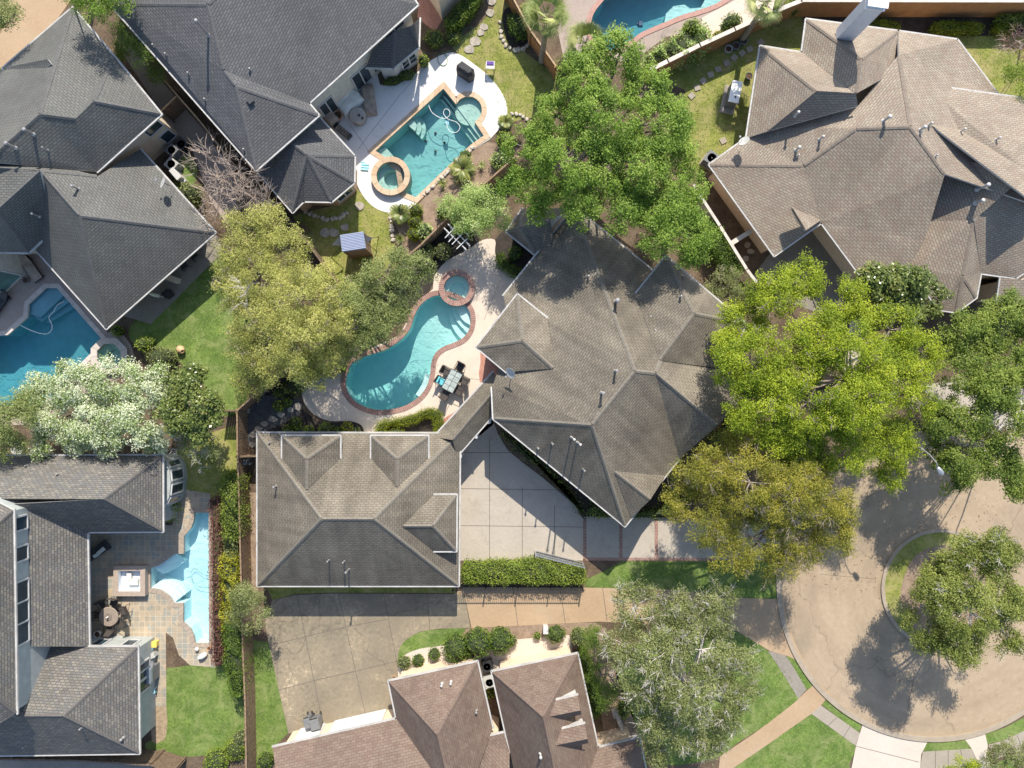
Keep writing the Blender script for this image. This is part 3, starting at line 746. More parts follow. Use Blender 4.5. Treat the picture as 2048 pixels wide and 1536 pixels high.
def strappy(name, label, px, py, rpx, h, mat, n=40, wd=.05, cat='plant', group=None, leaflets=False, z0=0.0, trunk=0, droop=1.0, parentname='trunk', fan=False):
    """rosette of long arching leaves: sago, palm, iris"""
    zc = trunk; r = rpx*SC*(1-(h*.6)/H); p = W(px, py, h*.7 if trunk == 0 else trunk)
    root = None; off = (p.x, p.y, 0)
    C = []; A = []; B = []; T = []
    for i in range(n):
        az = i*2.39996+NR.uniform(-.15, .15); el = NR.uniform(.05, 1.1)**1.0; ln = r*NR.uniform(.8, 1.1); tn = NR.uniform(0, 1)
        hx = math.cos(az); hy = math.sin(az); K = 7; pts = []
        for k in range(K+1):
            t = k/K; rr = ln*math.sin(min(1.5, .35+el*0+1.15*t))*t if False else ln*t*(math.cos(el*.9*(1-t*.7)))
            z = zc+(h-zc)*.5*1+ (h-zc)*.9*(math.sin(el*1.2)*t*1.6-droop*t*t*(.75)) if trunk == 0 else zc+r*.55*(math.sin(el*1.3)*t*1.5-droop*t*t*1.15)
            pts.append(np.array([hx*rr, hy*rr, max(.04, z)]))
        if leaflets:
            for k in range(K):
                for s_ in np.linspace(0, 1, 4, endpoint=False):
                    q = pts[k]+(pts[k+1]-pts[k])*s_; t = (k+s_)/K
                    if t < .12: continue
                    d = unit(pts[k+1]-pts[k]); side = np.array([-hy, hx, -.15]); lf = wd*6*math.sin(math.pi*min(1, .15+t*.85))**.6*(1 if not fan else 1.2)
                    for sg in (-1, 1):
                        v = unit(side*np.array([sg, sg, 1])+d*.75)*lf*.5
                        C.append(q+v); A.append(v); B.append(np.cross(unit(v), [0, 0, 1])*wd*.28); T.append(tn)
        else:
            for k in range(K):
                d = (pts[k+1]-pts[k]); C.append((pts[k]+pts[k+1])/2); A.append(d*.62); B.append(np.array([-hy, hx, 0])*wd*(1-k/K*.8)); T.append(tn)
    C, A, B, T = map(np.array, (C, A, B, T))
    if trunk:
        root = thing(name, label, cat, (p.x, p.y, 0), 0, group)
        t = MB(); t.local = True; t.tube([(0, 0, 0), (.02, 0, trunk*.5), (0, 0, trunk)], [.2, .16, .15], 10); t.build('trunk', M['palmbark'], root, smooth=True)
        quads_mesh('frond', C, A, B, T, mat, parent=root); return root
    o = quads_mesh(name, C, A, B, T, mat); o.location = off; return tag(o, label, cat, group)
def fan_palm(name, label, px, py, rpx, ztop, mat, group=None, nf=26):
    """tall palm with fan shaped leaves"""
    p = W(px, py, ztop); r = rpx*SC*(1-ztop/H); root = thing(name, label, 'palm', (p.x, p.y, 0), 0, group)
    t = MB(); t.local = True; t.tube([(0, 0, 0), (.05, 0, ztop*.5), (0, 0, ztop)], [.22, .17, .16], 10); t.build('trunk', M['palmbark'], root, smooth=True)
    C = []; A = []; B = []; T = []
    for i in range(nf):
        az = i*2.39996+NR.uniform(-.2, .2); el = NR.uniform(-.35, 1.25); ln = r*NR.uniform(.35, .55)
        d = np.array([math.cos(az)*math.cos(el), math.sin(az)*math.cos(el), math.sin(el)]); hub = np.array([0, 0, ztop])+d*ln
        C.append(np.array([0, 0, ztop])+d*ln*.5); A.append(d*ln*.5); B.append(np.array([-d[1], d[0], 0])*.03); T.append(.2)
        side = unit(np.cross(d, [0, 0, 1.0])); tn = NR.uniform(0, 1)
        for k in range(19):
            a = (k-9)/9*1.25; v = unit(d*math.cos(a)+side*math.sin(a)+np.array([0, 0, -.12]))*r*.5*NR.uniform(.85, 1.1)*(1-.12*abs(a))
            C.append(hub+v*.5+np.array([0, 0, -.0])); A.append(v*.5); B.append(unit(np.cross(v, np.cross(d, side)))*.035); T.append(np.clip(tn+NR.normal(0, .12), 0, 1))
            C.append(hub+v*1.0+np.array([0, 0, -.1*r*.5])); A.append(v*.16+np.array([0, 0, -.06])); B.append(unit(np.cross(v, np.cross(d, side)))*.015); T.append(tn)
    quads_mesh('frond', *map(np.array, (C, A, B, T)), mat, parent=root); return root

G = {}
G['mid'] = leaf_mat('leaves_mid_green', [(0, (.04, .085, .012)), (.45, (.165, .275, .03)), (1, (.40, .51, .11))], trans=.34)
G['lime'] = leaf_mat('leaves_lime', [(0, (.05, .095, .008)), (.45, (.225, .305, .016)), (1, (.49, .54, .045))], trans=.34)
G['ochre'] = leaf_mat('leaves_ochre', [(0, (.05, .065, .012)), (.4, (.21, .225, .03)), (.75, (.40, .355, .05)), (1, (.54, .48, .10))], trans=.34)
G['deep'] = leaf_mat('leaves_deep_green', [(0, (.04, .07, .012)), (.5, (.165, .235, .035)), (1, (.37, .43, .09))], trans=.34)
G['olive'] = leaf_mat('leaves_olive', [(0, (.07, .10, .03)), (.5, (.22, .27, .085)), (1, (.44, .47, .19))], trans=.34)
G['yolive'] = leaf_mat('leaves_yellow_olive', [(0, (.09, .10, .025)), (.45, (.33, .35, .085)), (1, (.64, .60, .22))], trans=.34)
G['oak'] = leaf_mat('leaves_live_oak', [(0, (.065, .08, .03)), (.5, (.205, .24, .08)), (1, (.42, .44, .20))], trans=.34)
G['gloss'] = leaf_mat('leaves_glossy_magnolia', [(0, (0.0413, 0.0649, 0.0177)), (.5, (0.118, 0.159, 0.0354)), (.85, (0.224, 0.26, 0.0708)), (1, (0.354, 0.283, 0.0944))], trans=.15, rough=.25)
G['flower'] = leaf_mat('white_blossom_and_leaves', [(0, (.08, .14, .02)), (.33, (.25, .34, .10)), (.5, (.52, .57, .38)), (1, (.76, .79, .64))], trans=.25)
G['pitto'] = leaf_mat('variegated_leaves', [(0, (0.142, 0.224, 0.059)), (.5, (0.283, 0.401, 0.0944)), (.8, (0.496, 0.59, 0.236)), (1, (0.732, 0.779, 0.496))], trans=.25)
G['hedge'] = leaf_mat('leaves_hedge', [(0, (0.0413, 0.0826, 0.0118)), (.5, (0.106, 0.177, 0.0236)), (1, (0.224, 0.307, 0.0472))])
G['hedgel'] = leaf_mat('leaves_bright_hedge', [(0, (0.0944, 0.153, 0.0177)), (.5, (0.212, 0.295, 0.0354)), (1, (0.389, 0.448, 0.0944))])
G['box'] = leaf_mat('leaves_boxwood', [(0, (0.0944, 0.13, 0.00708)), (.5, (0.189, 0.236, 0.0142)), (1, (0.295, 0.342, 0.0354))])
G['maroon'] = leaf_mat('leaves_maroon', [(0, (0.0708, 0.0236, 0.0236)), (.5, (0.165, 0.0708, 0.059)), (1, (0.283, 0.142, 0.106))], trans=.2)
G['yellow'] = leaf_mat('leaves_yellow', [(0, (.14, .17, .02)), (.5, (.38, .38, .03)), (1, (.62, .58, .08))])
G['palm'] = leaf_mat('palm_leaves', [(0, (0.118, 0.153, 0.0472)), (.5, (0.271, 0.33, 0.106)), (1, (0.496, 0.507, 0.224))], trans=.25)
G['sago'] = leaf_mat('sago_leaves', [(0, (0.059, 0.0944, 0.0177)), (.5, (0.153, 0.201, 0.0413)), (1, (0.33, 0.33, 0.0944))], trans=.15, rough=.35)
G['tuft'] = leaf_mat('grass_blades', [(0, (0.0826, 0.142, 0.0236)), (.6, (0.165, 0.26, 0.0413)), (1, (0.33, 0.378, 0.106))])
G['olive2'] = leaf_mat('leaves_island_tree', [(0, (.05, .07, .015)), (.5, (.19, .235, .045)), (1, (.40, .43, .12))], trans=.32)
# ================================================================ pool outlines (photo pixels -> plan metres)
def arc(cx, cy, r, a0, a1, n): return circ(cx, cy, r, n, a0, a1)
pm = plan(smooth([(872,590),(852,599),(836,615),(826,636),(820,655),(806,674),(785,690),(763,701),(738,709),(715,718),(701,729),(694,745),(690,766),(695,786),(709,803),(730,815),(756,821),(785,819),(811,812),(834,798),(849,782),(858,764),(862,745),(864,726),(871,708),(886,695),(906,687),(925,678),(937,664),(942,648),(942,630),(936,615),(922,602),(898,592)], 3))
pms = plan(circ(914, 577, 24.5, 36))
pb = plan([(887,176),(912,207)]+arc(937, 220, 28, 152, -60, 14)+[(969,272),(942,291),(832,396),(808,386),(800,335),(749,302)])
pbs = plan(circ(783, 355, 29, 32))
pa = plan([(92,575),(115,575),(209,682),(155,735),(110,795),(60,815),(-45,815),(-45,672),(16,669),(55,634),(57,608)])
pas = plan(circ(223, 712, 27, 8, 22.5, 382.5))
pg = plan([(389,1024),(419,1024),(419,1287),(390,1287),(386,1269),(380,1257),(366,1244),(366,1207),(348,1207),(338,1192),(322,1181),(300,1177),(300,1135),(316,1130),(333,1119),(348,1107),(367,1106),(367,1072),(374,1064),(382,1055),(387,1040)])
pgs = plan([(245,1138),(288,1138),(288,1178),(245,1178)])
pt = plan(smooth([(1235,-30),(1207,0),(1188,24),(1181,48),(1186,80),(1204,103),(1232,98),(1262,82),(1284,66),(1330,46),(1366,31),(1400,21),(1444,2),(1462,-30)], 3))
HOLES += [pm, pb, pa, pg, pt]
spa_holes = [pms, pbs, pas]
# ================================================================ ground
def sheet(name, world_poly, mat, level):
    return patch(name, world_poly, mat, level, world=True)
gb = [(-200,-200),(200,-200),(200,200),(-200,200)]
HOLES += spa_holes
sheet('ground', gb, M['soil'], 0)
# lawns
patch('lawn', smooth([(262,650),(330,590),(400,545),(440,500),(490,560),(505,690),(500,775),(475,830),(440,822),(400,760),(330,705),(270,690)], 3), M['grass2'], 2)
patch('lawn', [(585,432),(690,405),(712,375),(745,412),(770,424),(784,428),(790,500),(805,560),(760,610),(690,640),(655,545),(620,490)], M['grass'], 2)
patch('lawn', smooth([(905,95),(950,55),(985,20),(1000,-20),(1015,-10),(1040,90),(1085,130),(1120,165),(1110,230),(1060,236),(1012,242),(990,200),(960,140)], 3), M['grass'], 2)
patch('lawn', [(1300,150),(1400,105),(1536,50),(1602,20),(1612,105),(1530,95),(1490,285),(1425,325),(1400,350),(1370,330),(1370,180)], M['grass'], 2)
patch('lawn', [(1900,68),(2100,68),(2100,230),(1990,215)], M['grass'], 2)
patch('lawn', smooth([(334,1335),(350,1326),(440,1332),(486,1350),(489,1440),(480,1490),(440,1500),(400,1512),(310,1512),(290,1490),(306,1478),(330,1455),(333,1400)], 3), M['grass2'], 2)
patch('lawn', [(506,1280),(540,1285),(577,1466),(552,1490),(540,1545),(512,1545)], M['grass2'], 2)
patch('lawn', [(1170,1160),(1212,1140),(1250,1119),(1420,1119),(1600,1125),(1600,1215),(1480,1205),(1300,1185),(1170,1174)], M['grass2'], 2)
patch('lawn', smooth([(797,1330),(798,1300),(812,1280),(840,1264),(880,1258),(930,1257),(918,1272),(885,1290),(840,1297),(805,1312)], 3), M['grass2'], 7)
patch('lawn', smooth([(1380,1230),(1470,1262),(1545,1308),(1580,1350),(1600,1396),(1560,1432),(1480,1482),(1430,1515),(1330,1530),(1290,1480),(1250,1400),(1240,1320)], 3), M['grass2'], 3)
patch('lawn', smooth([(1625,1427),(1665,1458),(1712,1490),(1698,1530),(1690,1600),(1430,1600),(1440,1550),(1530,1490)], 3), M['grass2'], 2)
patch('lawn', smooth([(1572,1312),(1608,1328),(1633,1364),(1613,1379),(1595,1350)], 2), M['grass2'], 3)
patch('lawn', [(1660,1391),(1700,1422),(1725,1441),(1719,1465),(1680,1438),(1643,1409)], M['grass2'], 3)
patch('lawn', smooth([(1855,1480),(1895,1481),(1928,1477),(1944,1496),(1900,1502),(1846,1502)], 2), M['grass2'], 3)
patch('lawn', [(1968,1468),(2010,1455),(2060,1428),(2060,1458),(2010,1480),(1974,1488)], M['grass2'], 3)
patch('lawn', smooth([(330,920),(470,850),(476,930),(476,1010),(430,1005),(400,985),(360,985),(345,960)], 3), M['grass'], 2)
patch('lawn', [(530,1165),(912,1165),(912,1186),(660,1185),(590,1188),(545,1200)], M['grass'], 2)
patch('lawn', [(-60,60),(20,95),(20,150),(-60,170)], M['grass'], 2)
patch('lawn', smooth([(340,300),(375,300),(395,340),(380,380),(350,370)], 2), M['grass2'], 2)
patch('lawn', [(1835,1542),(1960,1538),(2060,1500),(2100,1600),(1830,1600)], M['grass2'], 2)
# bark and mulch beds
patch('planting_bed', smooth([(975,285),(1010,295),(1040,300),(1010,350),(960,390),(900,430),(850,500),(815,505),(800,470),(786,430),(830,415),(870,370),(930,315)], 3), M['bark_mulch'], 3)
patch('planting_bed', smooth([(990,480),(1030,450),(1075,500),(1050,560),(1000,545),(985,510)], 3), M['mulch'], 3)
patch('planting_bed', smooth([(845,500),(905,440),(960,470),(935,505),(890,525),(868,550),(860,580),(800,640),(700,715),(600,760),(590,800),(625,835),(650,845),(710,845),(725,865),(500,868),(484,870),(480,830),(540,780),(700,640),(790,560)], 3), M['mulch'], 3)
patch('planting_bed', [(765,870),(790,855),(850,832),(868,832),(872,860),(868,872)], M['mulch'], 4)
patch('planting_bed', [(1000,860),(1040,905),(1100,950),(1150,1000),(1166,1035),(1330,1038),(1400,1000),(1260,900),(1100,880)], M['mulch'], 3)
patch('planting_bed', [(1600,20),(1650,12),(2100,12),(2100,72),(1900,72),(1610,42)], M['mulch'], 3)
patch('planting_bed', smooth([(800,1312),(845,1298),(890,1290),(920,1272),(935,1257),(1190,1245),(1215,1300),(1290,1500),(1250,1520),(1160,1300),(1000,1300),(870,1345),(800,1345)], 2), M['bark_mulch'], 3)
patch('planting_bed', smooth([(1005,40),(1015,15),(1050,25),(1060,75),(1045,98),(1020,95)], 3), M['mulch'], 3)
patch('planting_bed', [(486,985),(516,985),(516,1180),(500,1250),(488,1240)], M['bark_mulch'], 3)
patch('planting_bed', [(332,1266),(344,1266),(350,1290),(362,1318),(380,1330),(345,1335),(334,1335)], M['soil'], 4)
patch('pebble_bed', smooth([(304,1412),(333,1412),(333,1470),(322,1482),(304,1482)], 2), M['gravel'], 4)
patch('path', [(484,830),(530,790),(600,800),(600,830),(520,868),(484,905)], M['gravelgrey'], 4)
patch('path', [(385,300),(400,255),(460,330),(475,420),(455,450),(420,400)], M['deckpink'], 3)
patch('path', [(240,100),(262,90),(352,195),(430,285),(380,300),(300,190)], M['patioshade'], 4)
patch('driveway', [(-100,-60),(185,-60),(100,60),(5,140),(-20,110),(-100,60)], M['drivetan'], 4)
# paved areas
mj = [((979,880),(979,1119)),((1044.5,975),(1044.5,1119)),((1109,1010),(1109,1119)),((920,905),(1060,905)),((918,977),(1130,980)),((918,1051),(1166,1054))]
patch('driveway', [(905,905),(950,870),(985,838),(996,868),(1015,900),(1045,925),(1085,955),(1120,985),(1150,1010),(1160,1030),(1167,1038),(1420,1040),(1560,1044),(1590,1100),(1580,1121),(1167,1115),(1165,1121),(905,1121)], M['concrete'], 5, mj, M['joint'])
for (x0, y0, x1, y1) in ((1166,1036,1173,1117),(1238,1038,1245,1117),(1309,1038,1316,1117)):
    patch('brick_band', [(x0,y0),(x1,y0),(x1,y1),(x0,y1)], M['brickred'], 6)
patch('brick_band', [(1171,1115),(1430,1116),(1430,1122),(1171,1121)], M['brickred'], 7)
patch('kerb', [(1167,1034),(1320,1035),(1420,1037),(1420,1040),(1167,1038)], M['kerb'], 6)
gj = [((594,1190),(650,1468)),((677,1187),(733,1440)),((767,1187),(795,1330)),((854,1187),(860,1262)),((537,1291),(620,1271)),((620,1271),(700,1252)),((700,1252),(775,1238)),((557,1380),(636,1359)),((636,1359),(716,1341)),((716,1341),(795,1322))]
patch('driveway', [(545,1200),(590,1190),(660,1187),(912,1188),(929,1190),(941,1256),(880,1257),(840,1263),(812,1279),(798,1300),(796,1345),(800,1440),(700,1450),(577,1467),(537,1285),(530,1240)], M['drivegrey'], 5, gj, M['joint'])
patch('driveway', [(905,1190),(928,1174),(1170,1175),(1330,1178),(1480,1196),(1566,1198),(1578,1258),(1609,1328),(1575,1312),(1540,1302),(1470,1260),(1200,1243),(943,1256),(929,1189)], M['drivetan'], 6, [((1026,1175),(1036,1252)),((1120,1176),(1131,1248)),((1205,1175),(1214,1243)),((1400,1188),(1425,1252))], M['joint'])
st = circ(1868, 1167, 308, 120)
st = [p for p in st]
# street: turning circle plus the road that leaves it
ang = circ(1868, 1167, 306, 80, 62, 312)
patch('street', ang+[(2250,1430),(2250,760),(2012,760)], M['street'], 4, [((1640,1148),(1752,1158)),((1805,1471),(1840,1290))], M['joint'], jw=.02)
mb = MB()
ko = plan(circ(1868, 1167, 316, 90, 150, 322)); ki = plan(circ(1868, 1167, 306, 90, 150, 322))
for i in range(89):
    a, b, c, d = ko[i], ko[i+1], ki[i+1], ki[i]
    mb.add([(*a, .10), (*b, .10), (*c, .10), (*d, .10), (*c, 0), (*d, 0), (*a, 0), (*b, 0)], [(0, 1, 2, 3), (3, 2, 4, 5), (1, 0, 6, 7)])
o = mb.build('kerb', M['kerb']); o['kind'] = 'structure'
def ring_kerb(c, r0, r1, h, name='kerb'):
    a = plan(circ(*c, r1, 60)); b = plan(circ(*c, r0, 60)); mb = MB()
    for i in range(60):
        j = (i+1) % 60
        mb.add([(*a[i], h), (*a[j], h), (*b[j], h), (*b[i], h), (*b[j], 0), (*b[i], 0), (*a[i], 0), (*a[j], 0)], [(0, 1, 2, 3), (3, 2, 4, 5), (1, 0, 6, 7)])
    o = mb.build(name, M['kerb']); o['kind'] = 'structure'
ring_kerb((1880, 1176), 112, 119, .12)
patch('traffic_island', circ(1880, 1176, 112.5, 50), M['grass'], 1, thick=.08)
patch('planting_bed', smooth([(1800,1180),(1830,1110),(1900,1090),(1960,1130),(1970,1200),(1930,1260),(1850,1270),(1810,1230)], 3), M['bark_mulch'], 2, thick=.08)
patch('path', [(1430,1600),(1440,1512),(1500,1472),(1536,1446),(1586,1407),(1613,1381),(1633,1365),(1661,1386),(1643,1409),(1623,1427),(1580,1457),(1536,1488),(1460,1540),(1450,1600)], M['drivetan'], 7)
patch('pavement', smooth([(1536,1303),(1550,1303),(1570,1310),(1596,1350)], 2, False)+[(1613,1379),(1596,1397),(1575,1362),(1555,1330),(1540,1308)], M['patioshade'], 4)
patch('pavement', [(1641,1410),(1720,1466),(1711,1491),(1622,1427)], M['walk'], 5, [((1700,1452),(1687,1474)),((1674,1434),(1655,1452))], M['joint'])
patch('driveway', [(1727,1441),(1800,1471),(1856,1481),(1842,1508),(1835,1600),(1690,1600),(1712,1490),(1720,1465)], M['drivepale'], 6, [((1712,1492),(1838,1524))], M['joint'])
patch('pavement', [(1845,1503),(1943,1497),(1962,1545),(1838,1548)], M['walk'], 5, [((1871,1502),(1870,1540)),((1896,1500),(1896,1540)),((1921,1499),(1926,1540))], M['joint'])
patch('path', [(1928,1477),(1970,1468),(1975,1490),(1988,1600),(1962,1600),(1962,1540),(1943,1497)], M['drivepale'], 6)
patch('pavement', [(1976,1489),(2010,1480),(2070,1450),(2080,1490),(1990,1518)], M['walk'], 5, [((2006,1482),(2014,1508)),((2034,1470),(2044,1498))], M['joint'])
patch('path', [(1690,640),(1722,640),(1722,730),(1680,800),(1700,640)], M['drivepale'], 4)
patch('driveway', [(1500,560),(1560,480),(1660,440),(1770,570),(1680,640),(1560,600)], M['patioshade'], 4)
patch('driveway', [(1840,770),(2100,740),(2100,860),(1900,850)], M['concrete'], 5)
# pool decks
patch('pool_deck', smooth([(868,552),(893,522),(935,500),(965,480),(990,480),(990,505),(1000,530),(1030,545),(1050,560)], 3, False)+[(1075,600),(1075,700),(1040,760),(985,850),(925,900),(880,872),(885,840)]+smooth([(878,826),(862,818),(842,824),(800,838),(765,848),(752,868)], 3, False)+[(752,885),(730,885)]+smooth([(728,862),(722,850),(700,842),(660,842),(630,830),(611,810),(604,785),(615,762),(640,752),(672,752)], 3, False)+[(690,728),(735,700),(800,670),(830,610),(866,578)], M['deckpale'], 5, [((968,640),(1000,560)),((958,790),(905,845)),((868,745),(960,760))], M['joint'], jw=.02)
patch('brick_paving', smooth([(1020,610),(985,655),(966,685),(962,720),(960,765),(1010,745),(1040,700)], 2), M['redpaver'], 6)
patch('brick_paving', [(960,690),(1010,640),(1010,740),(962,764)], M['redpaver'], 7)
patch('brick_paving', smooth([(884,864),(886,840),(906,826),(925,815),(930,850),(900,880)], 2), M['redpaver'], 6)
patch('pool_deck', smooth([(878,112),(903,105),(926,113),(950,130),(975,150),(1000,180),(1013,208),(1013,235),(1000,256),(980,278)], 3, False)+[(942,303)]+smooth([(836,402),(828,412),(800,425),(770,424),(745,412),(725,390),(712,360),(711,325)], 3, False)+[(640,300),(560,240),(620,150),(740,90),(760,170),(790,172),(830,150),(850,128)], M['deckwhite'], 5, [((715,300),(800,190)),((800,190),(850,135)),((738,303),(700,250))], M['joint'], jw=.02)
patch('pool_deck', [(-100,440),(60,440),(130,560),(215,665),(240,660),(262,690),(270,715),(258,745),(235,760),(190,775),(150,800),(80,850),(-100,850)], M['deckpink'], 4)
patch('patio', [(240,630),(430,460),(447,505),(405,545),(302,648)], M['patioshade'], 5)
patch('patio', [(165,1050),(345,1050),(350,1000),(368,978),(400,984),(420,986),(430,1335),(380,1330),(358,1310),(346,1275),(332,1265),(333,1412),(300,1412),(300,1290),(165,1290)], M['slate'], 5)
patch('patio', [(-60,1500),(310,1500),(300,1560),(-60,1560)], M['patioshade'], 3)
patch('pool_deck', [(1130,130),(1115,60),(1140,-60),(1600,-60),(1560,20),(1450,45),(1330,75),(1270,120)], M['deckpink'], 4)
patch('pool_deck', [(1405,35),(1490,-10),(1500,-60),(1600,-60),(1560,10),(1420,80),(1400,60)], M['deckpale'], 5)
patch('patio', [(840,-40),(920,-40),(890,30),(870,65),(835,35)], M['redpaver'], 4)
patch('driveway', [(770,1300),(1140,1270),(1150,1340),(800,1420),(780,1390)], M['drivepale'], 4)
patch('patio', [(1200,1420),(1255,1410),(1270,1490),(1215,1500)], M['bark_mulch'], 5)

# ================================================================ pools
M['p_main'] = flat('pool_plaster_white', (.66, .86, .83), .8, scale=2, var=.04)
M['p_blue'] = flat('pool_plaster_grey_blue', (.42, .60, .58), .8, scale=2, var=.08)
M['p_dark'] = flat('pool_plaster_dark', (.20, .44, .50), .8, scale=2, var=.08)
M['p_pale'] = flat('pool_plaster_pale', (.72, .86, .88), .8, scale=2, var=.04)
M['p_green'] = flat('pool_plaster_green', (.40, .58, .52), .8, scale=3, var=.12)
WM = water_mat('pool_water_turquoise', (.18, .80, .82), .22)
WB = water_mat('pool_water_teal', (.16, .78, .82), .25)
WD = water_mat('pool_water_deep_blue', (.13, .72, .78), .26)
WP = water_mat('pool_water_pale', (.10, .84, .92), .14)
WS = water_mat('spa_water', (.55, .93, .92), .16)
def grad(a, b, za, zb):
    a = Vector(P2(*a)); b = Vector(P2(*b)); d = b-a; L = d.length; d /= L
    def f(x, y):
        t = max(0, min(1, (Vector((x, y))-a).dot(d)/L)); t = t*t*(3-2*t); return za+(zb-za)*t
    return f
def pool(label, base, poly, df, pm_, wm, coping, cw, cz=.05, wz=-.10, name='swimming_pool', group=None):
    t = thing(name, label, 'pool' if name == 'swimming_pool' else 'hot tub', W(base[0], base[1], 0), 0, group)
    basin(poly, df, pm_, t, top=cz-.05)
    water(poly, wz, wm, t)
    if coping: ring_strip(poly, cw, 0, cz, coping, 'coping', t)
    return t
t = pool('curving freeform pool with red brick coping beside the patio table', (800,740), pm, grad((935,640),(760,760),-.95,-2.1), M['p_main'], WM, M['copingbrick'], .29)
def curve_strip(pts, w, k=6):
    p = smooth(plan(pts), k, False); q = []
    for i in range(len(p)):
        a = Vector(p[max(0, i-1)]); b = Vector(p[min(len(p)-1, i+1)]); d = (b-a).normalized(); q.append((p[i][0]-d.y*w, p[i][1]+d.x*w))
    return p+q[::-1]
for k, (dz, pts) in enumerate(((-.28, [(941,650),(926,640),(914,622),(912,605)]), (-.52, [(937,668),(921,652),(907,632),(902,605)]), (-.76, [(926,681),(910,664),(898,640),(890,600)]))):
    P_ = plan(smooth(pts, 5, False)); q = P_+plan([(930,600),(944,625),(946,650)])
    step_block(q if k < 2 else P_+plan([(930,598),(944,625),(946,650),(940,668)]), dz, -1.3, M['p_main'], t)
step_block(curve_strip([(842,797),(856,774),(863,750)], .5), -.45, -1.9, M['p_main'], t, 'bench')
def round_spa(label, c, r, co, coping, h, plaster, wm, n=36, wz=None, bench=.5, a0=0):
    t = thing('hot_tub', label, 'hot tub', W(c[0], c[1], 0)); ro = r*SC
    wz = h-.12 if wz is None else wz; cx, cy = P2(*c)
    poly = [(cx+ro*math.cos(2*math.pi*i/n+a0), cy+ro*math.sin(2*math.pi*i/n+a0)) for i in range(n)]
    mb = MB(); mb.lathe((cx, cy, 0), [(.01, -.75), (ro-bench, -.75), (ro-bench, h-.62), (ro, h-.62), (ro, h)], n, rz=a0); mb.f = [f for f in mb.f if len(f) == 4]; mb.m = [0]*len(mb.f)
    mb.f += [tuple(range(n))]; mb.m += [0]; mb.build('basin', plaster, t)
    water(poly, wz, wm, t, bot=-.9)
    if h > .12:
        mb = MB(); q = offset(poly, co*SC-.02); qi = offset(poly, .02)
        for i in range(n):
            j = (i+1) % n; mb.add([(*q[i], -.9), (*q[j], -.9), (*q[j], h-.04), (*q[i], h-.04)], [(0, 1, 2, 3)])
        mb.build('wall', M['copingbrick' if coping is M['copingbrick'] else 'stone'], t)
    ring_strip(poly, co*SC, h-.05, h+.02, coping, 'coping', t)
    return t
round_spa('round hot tub ringed with red brick at the top of the freeform pool', (914,577), 26.5, 9.5, M['copingbrick'], .3, flat('bright_aqua_plaster', (.66, .9, .86), .8, var=.03), WS, bench=.36)
t = pool('angular pool with tan stone coping and round steps on white deck', (850,280), pb, grad((905,220),(850,370),-1.2,-1.7), M['p_blue'], WB, M['copingstone'], .30)
for dz, f in ((-.22, 0), (-.45, 6), (-.68, 12)):          # long entry steps beside the round bench
    step_block(plan([(887-f*.75,176+f*.72),(912,207),(949,242),(969,272),(967-f*.9,275+f*.75),(957-f*1.1,277+f*.3)][:0]+[(889-f*1.0,179+f*.8),(897-f*1.0,186+f*.6),(969-f*.9,268+f*.9),(962-f*1.1,277+f*.7)]), dz-.0, -1.6, M['p_green'], t)
step_block(plan(circ(937,220,27.5,30)), -.30, -1.6, M['p_green'], t, 'bench')
for r_, dz in ((31, -.75), (23, -.5), (14, -.25)):
    step_block([p for p in plan(arc(818, 250, r_, -42, 138, 18))], dz-.05*0, -1.7, M['p_green'], t)
step_block(plan([(749,302),(768,289),(800,326),(800,342)]), -.35, -1.7, M['p_green'], t)
round_spa('round hot tub with wide tan stone rim at the corner of the white deck', (783,355), 29, 9.5, M['copingstone'], .38, M['p_green'], WS, bench=.42)
t = pool('large dark blue pool with pale coping at the left edge of the photo', (80,700), pa, grad((100,590),(60,740),-1.2,-1.9), M['p_dark'], WD, M['copingpale'], .26)
for dz, a in ((-.3, 0), (-.6, 9), (-.9, 18)):
    step_block(plan([(57,609),(92,575),(115,575),(125-a*0,587),(75+a*.6,634+a*.35),(56,628)]) if a == 0 else plan([(57,609),(92,575),(115,575),(125+a,587+a*1.1),(62+a,640+a*.2),(55,632)]), dz, -1.8, M['p_dark'], t)
round_spa('octagonal hot tub with pale stone rim by the grey roof corner', (223,712), 27, 11, M['copingpale'], .3, M['p_green'], WS, n=8, bench=.4, a0=R(22.5))
t = pool('pale aqua pool with stepped outline along the maroon hedge', (390,1170), pg, grad((395,1100),(400,1200),-1.0,-1.25), M['p_pale'], WP, M['copingslate'], .26)
for k_, dz in ((1, -.2), (2, -.4), (3, -.6)):
    up_ = smooth([(300,1135),(316,1130),(333,1119),(347,1108)], 4, False); lo_ = smooth([(300,1177),(322,1181),(338,1192),(347,1206)], 4, False)
    step_block(plan(up_+[(x+5*k_, y+6*k_) for x, y in up_][::-1]), dz, -1.4, M['p_pale'], t)
    step_block(plan(lo_+[(x+6.5*k_, y-5.5*k_) for x, y in lo_][::-1]), dz, -1.4, M['p_pale'], t)
t = thing('hot_tub', 'square raised hot tub with taupe rim and bright white inside', 'hot tub', W(266,1158,0))
mb = MB(); q = offset(pgs, .32); mb.prism(q, 0, .5)
mb = MB(); o1 = offset(pgs, .33); i1 = pgs if area(pgs) > 0 else pgs[::-1]; o1 = o1 if area(o1) > 0 else o1[::-1]
for i in range(4):
    j = (i+1) % 4; mb.add([(*o1[i], 0), (*o1[j], 0), (*o1[j], .5), (*o1[i], .5), (*i1[j], .5), (*i1[i], .5)], [(0, 1, 2, 3), (3, 2, 4, 5)])
mb.build('rim', M['copingslate'].copy() if False else M['patioshade'] if False else flat('taupe_stone', (.36, .29, .235), .85, scale=6), t)
mb = MB()
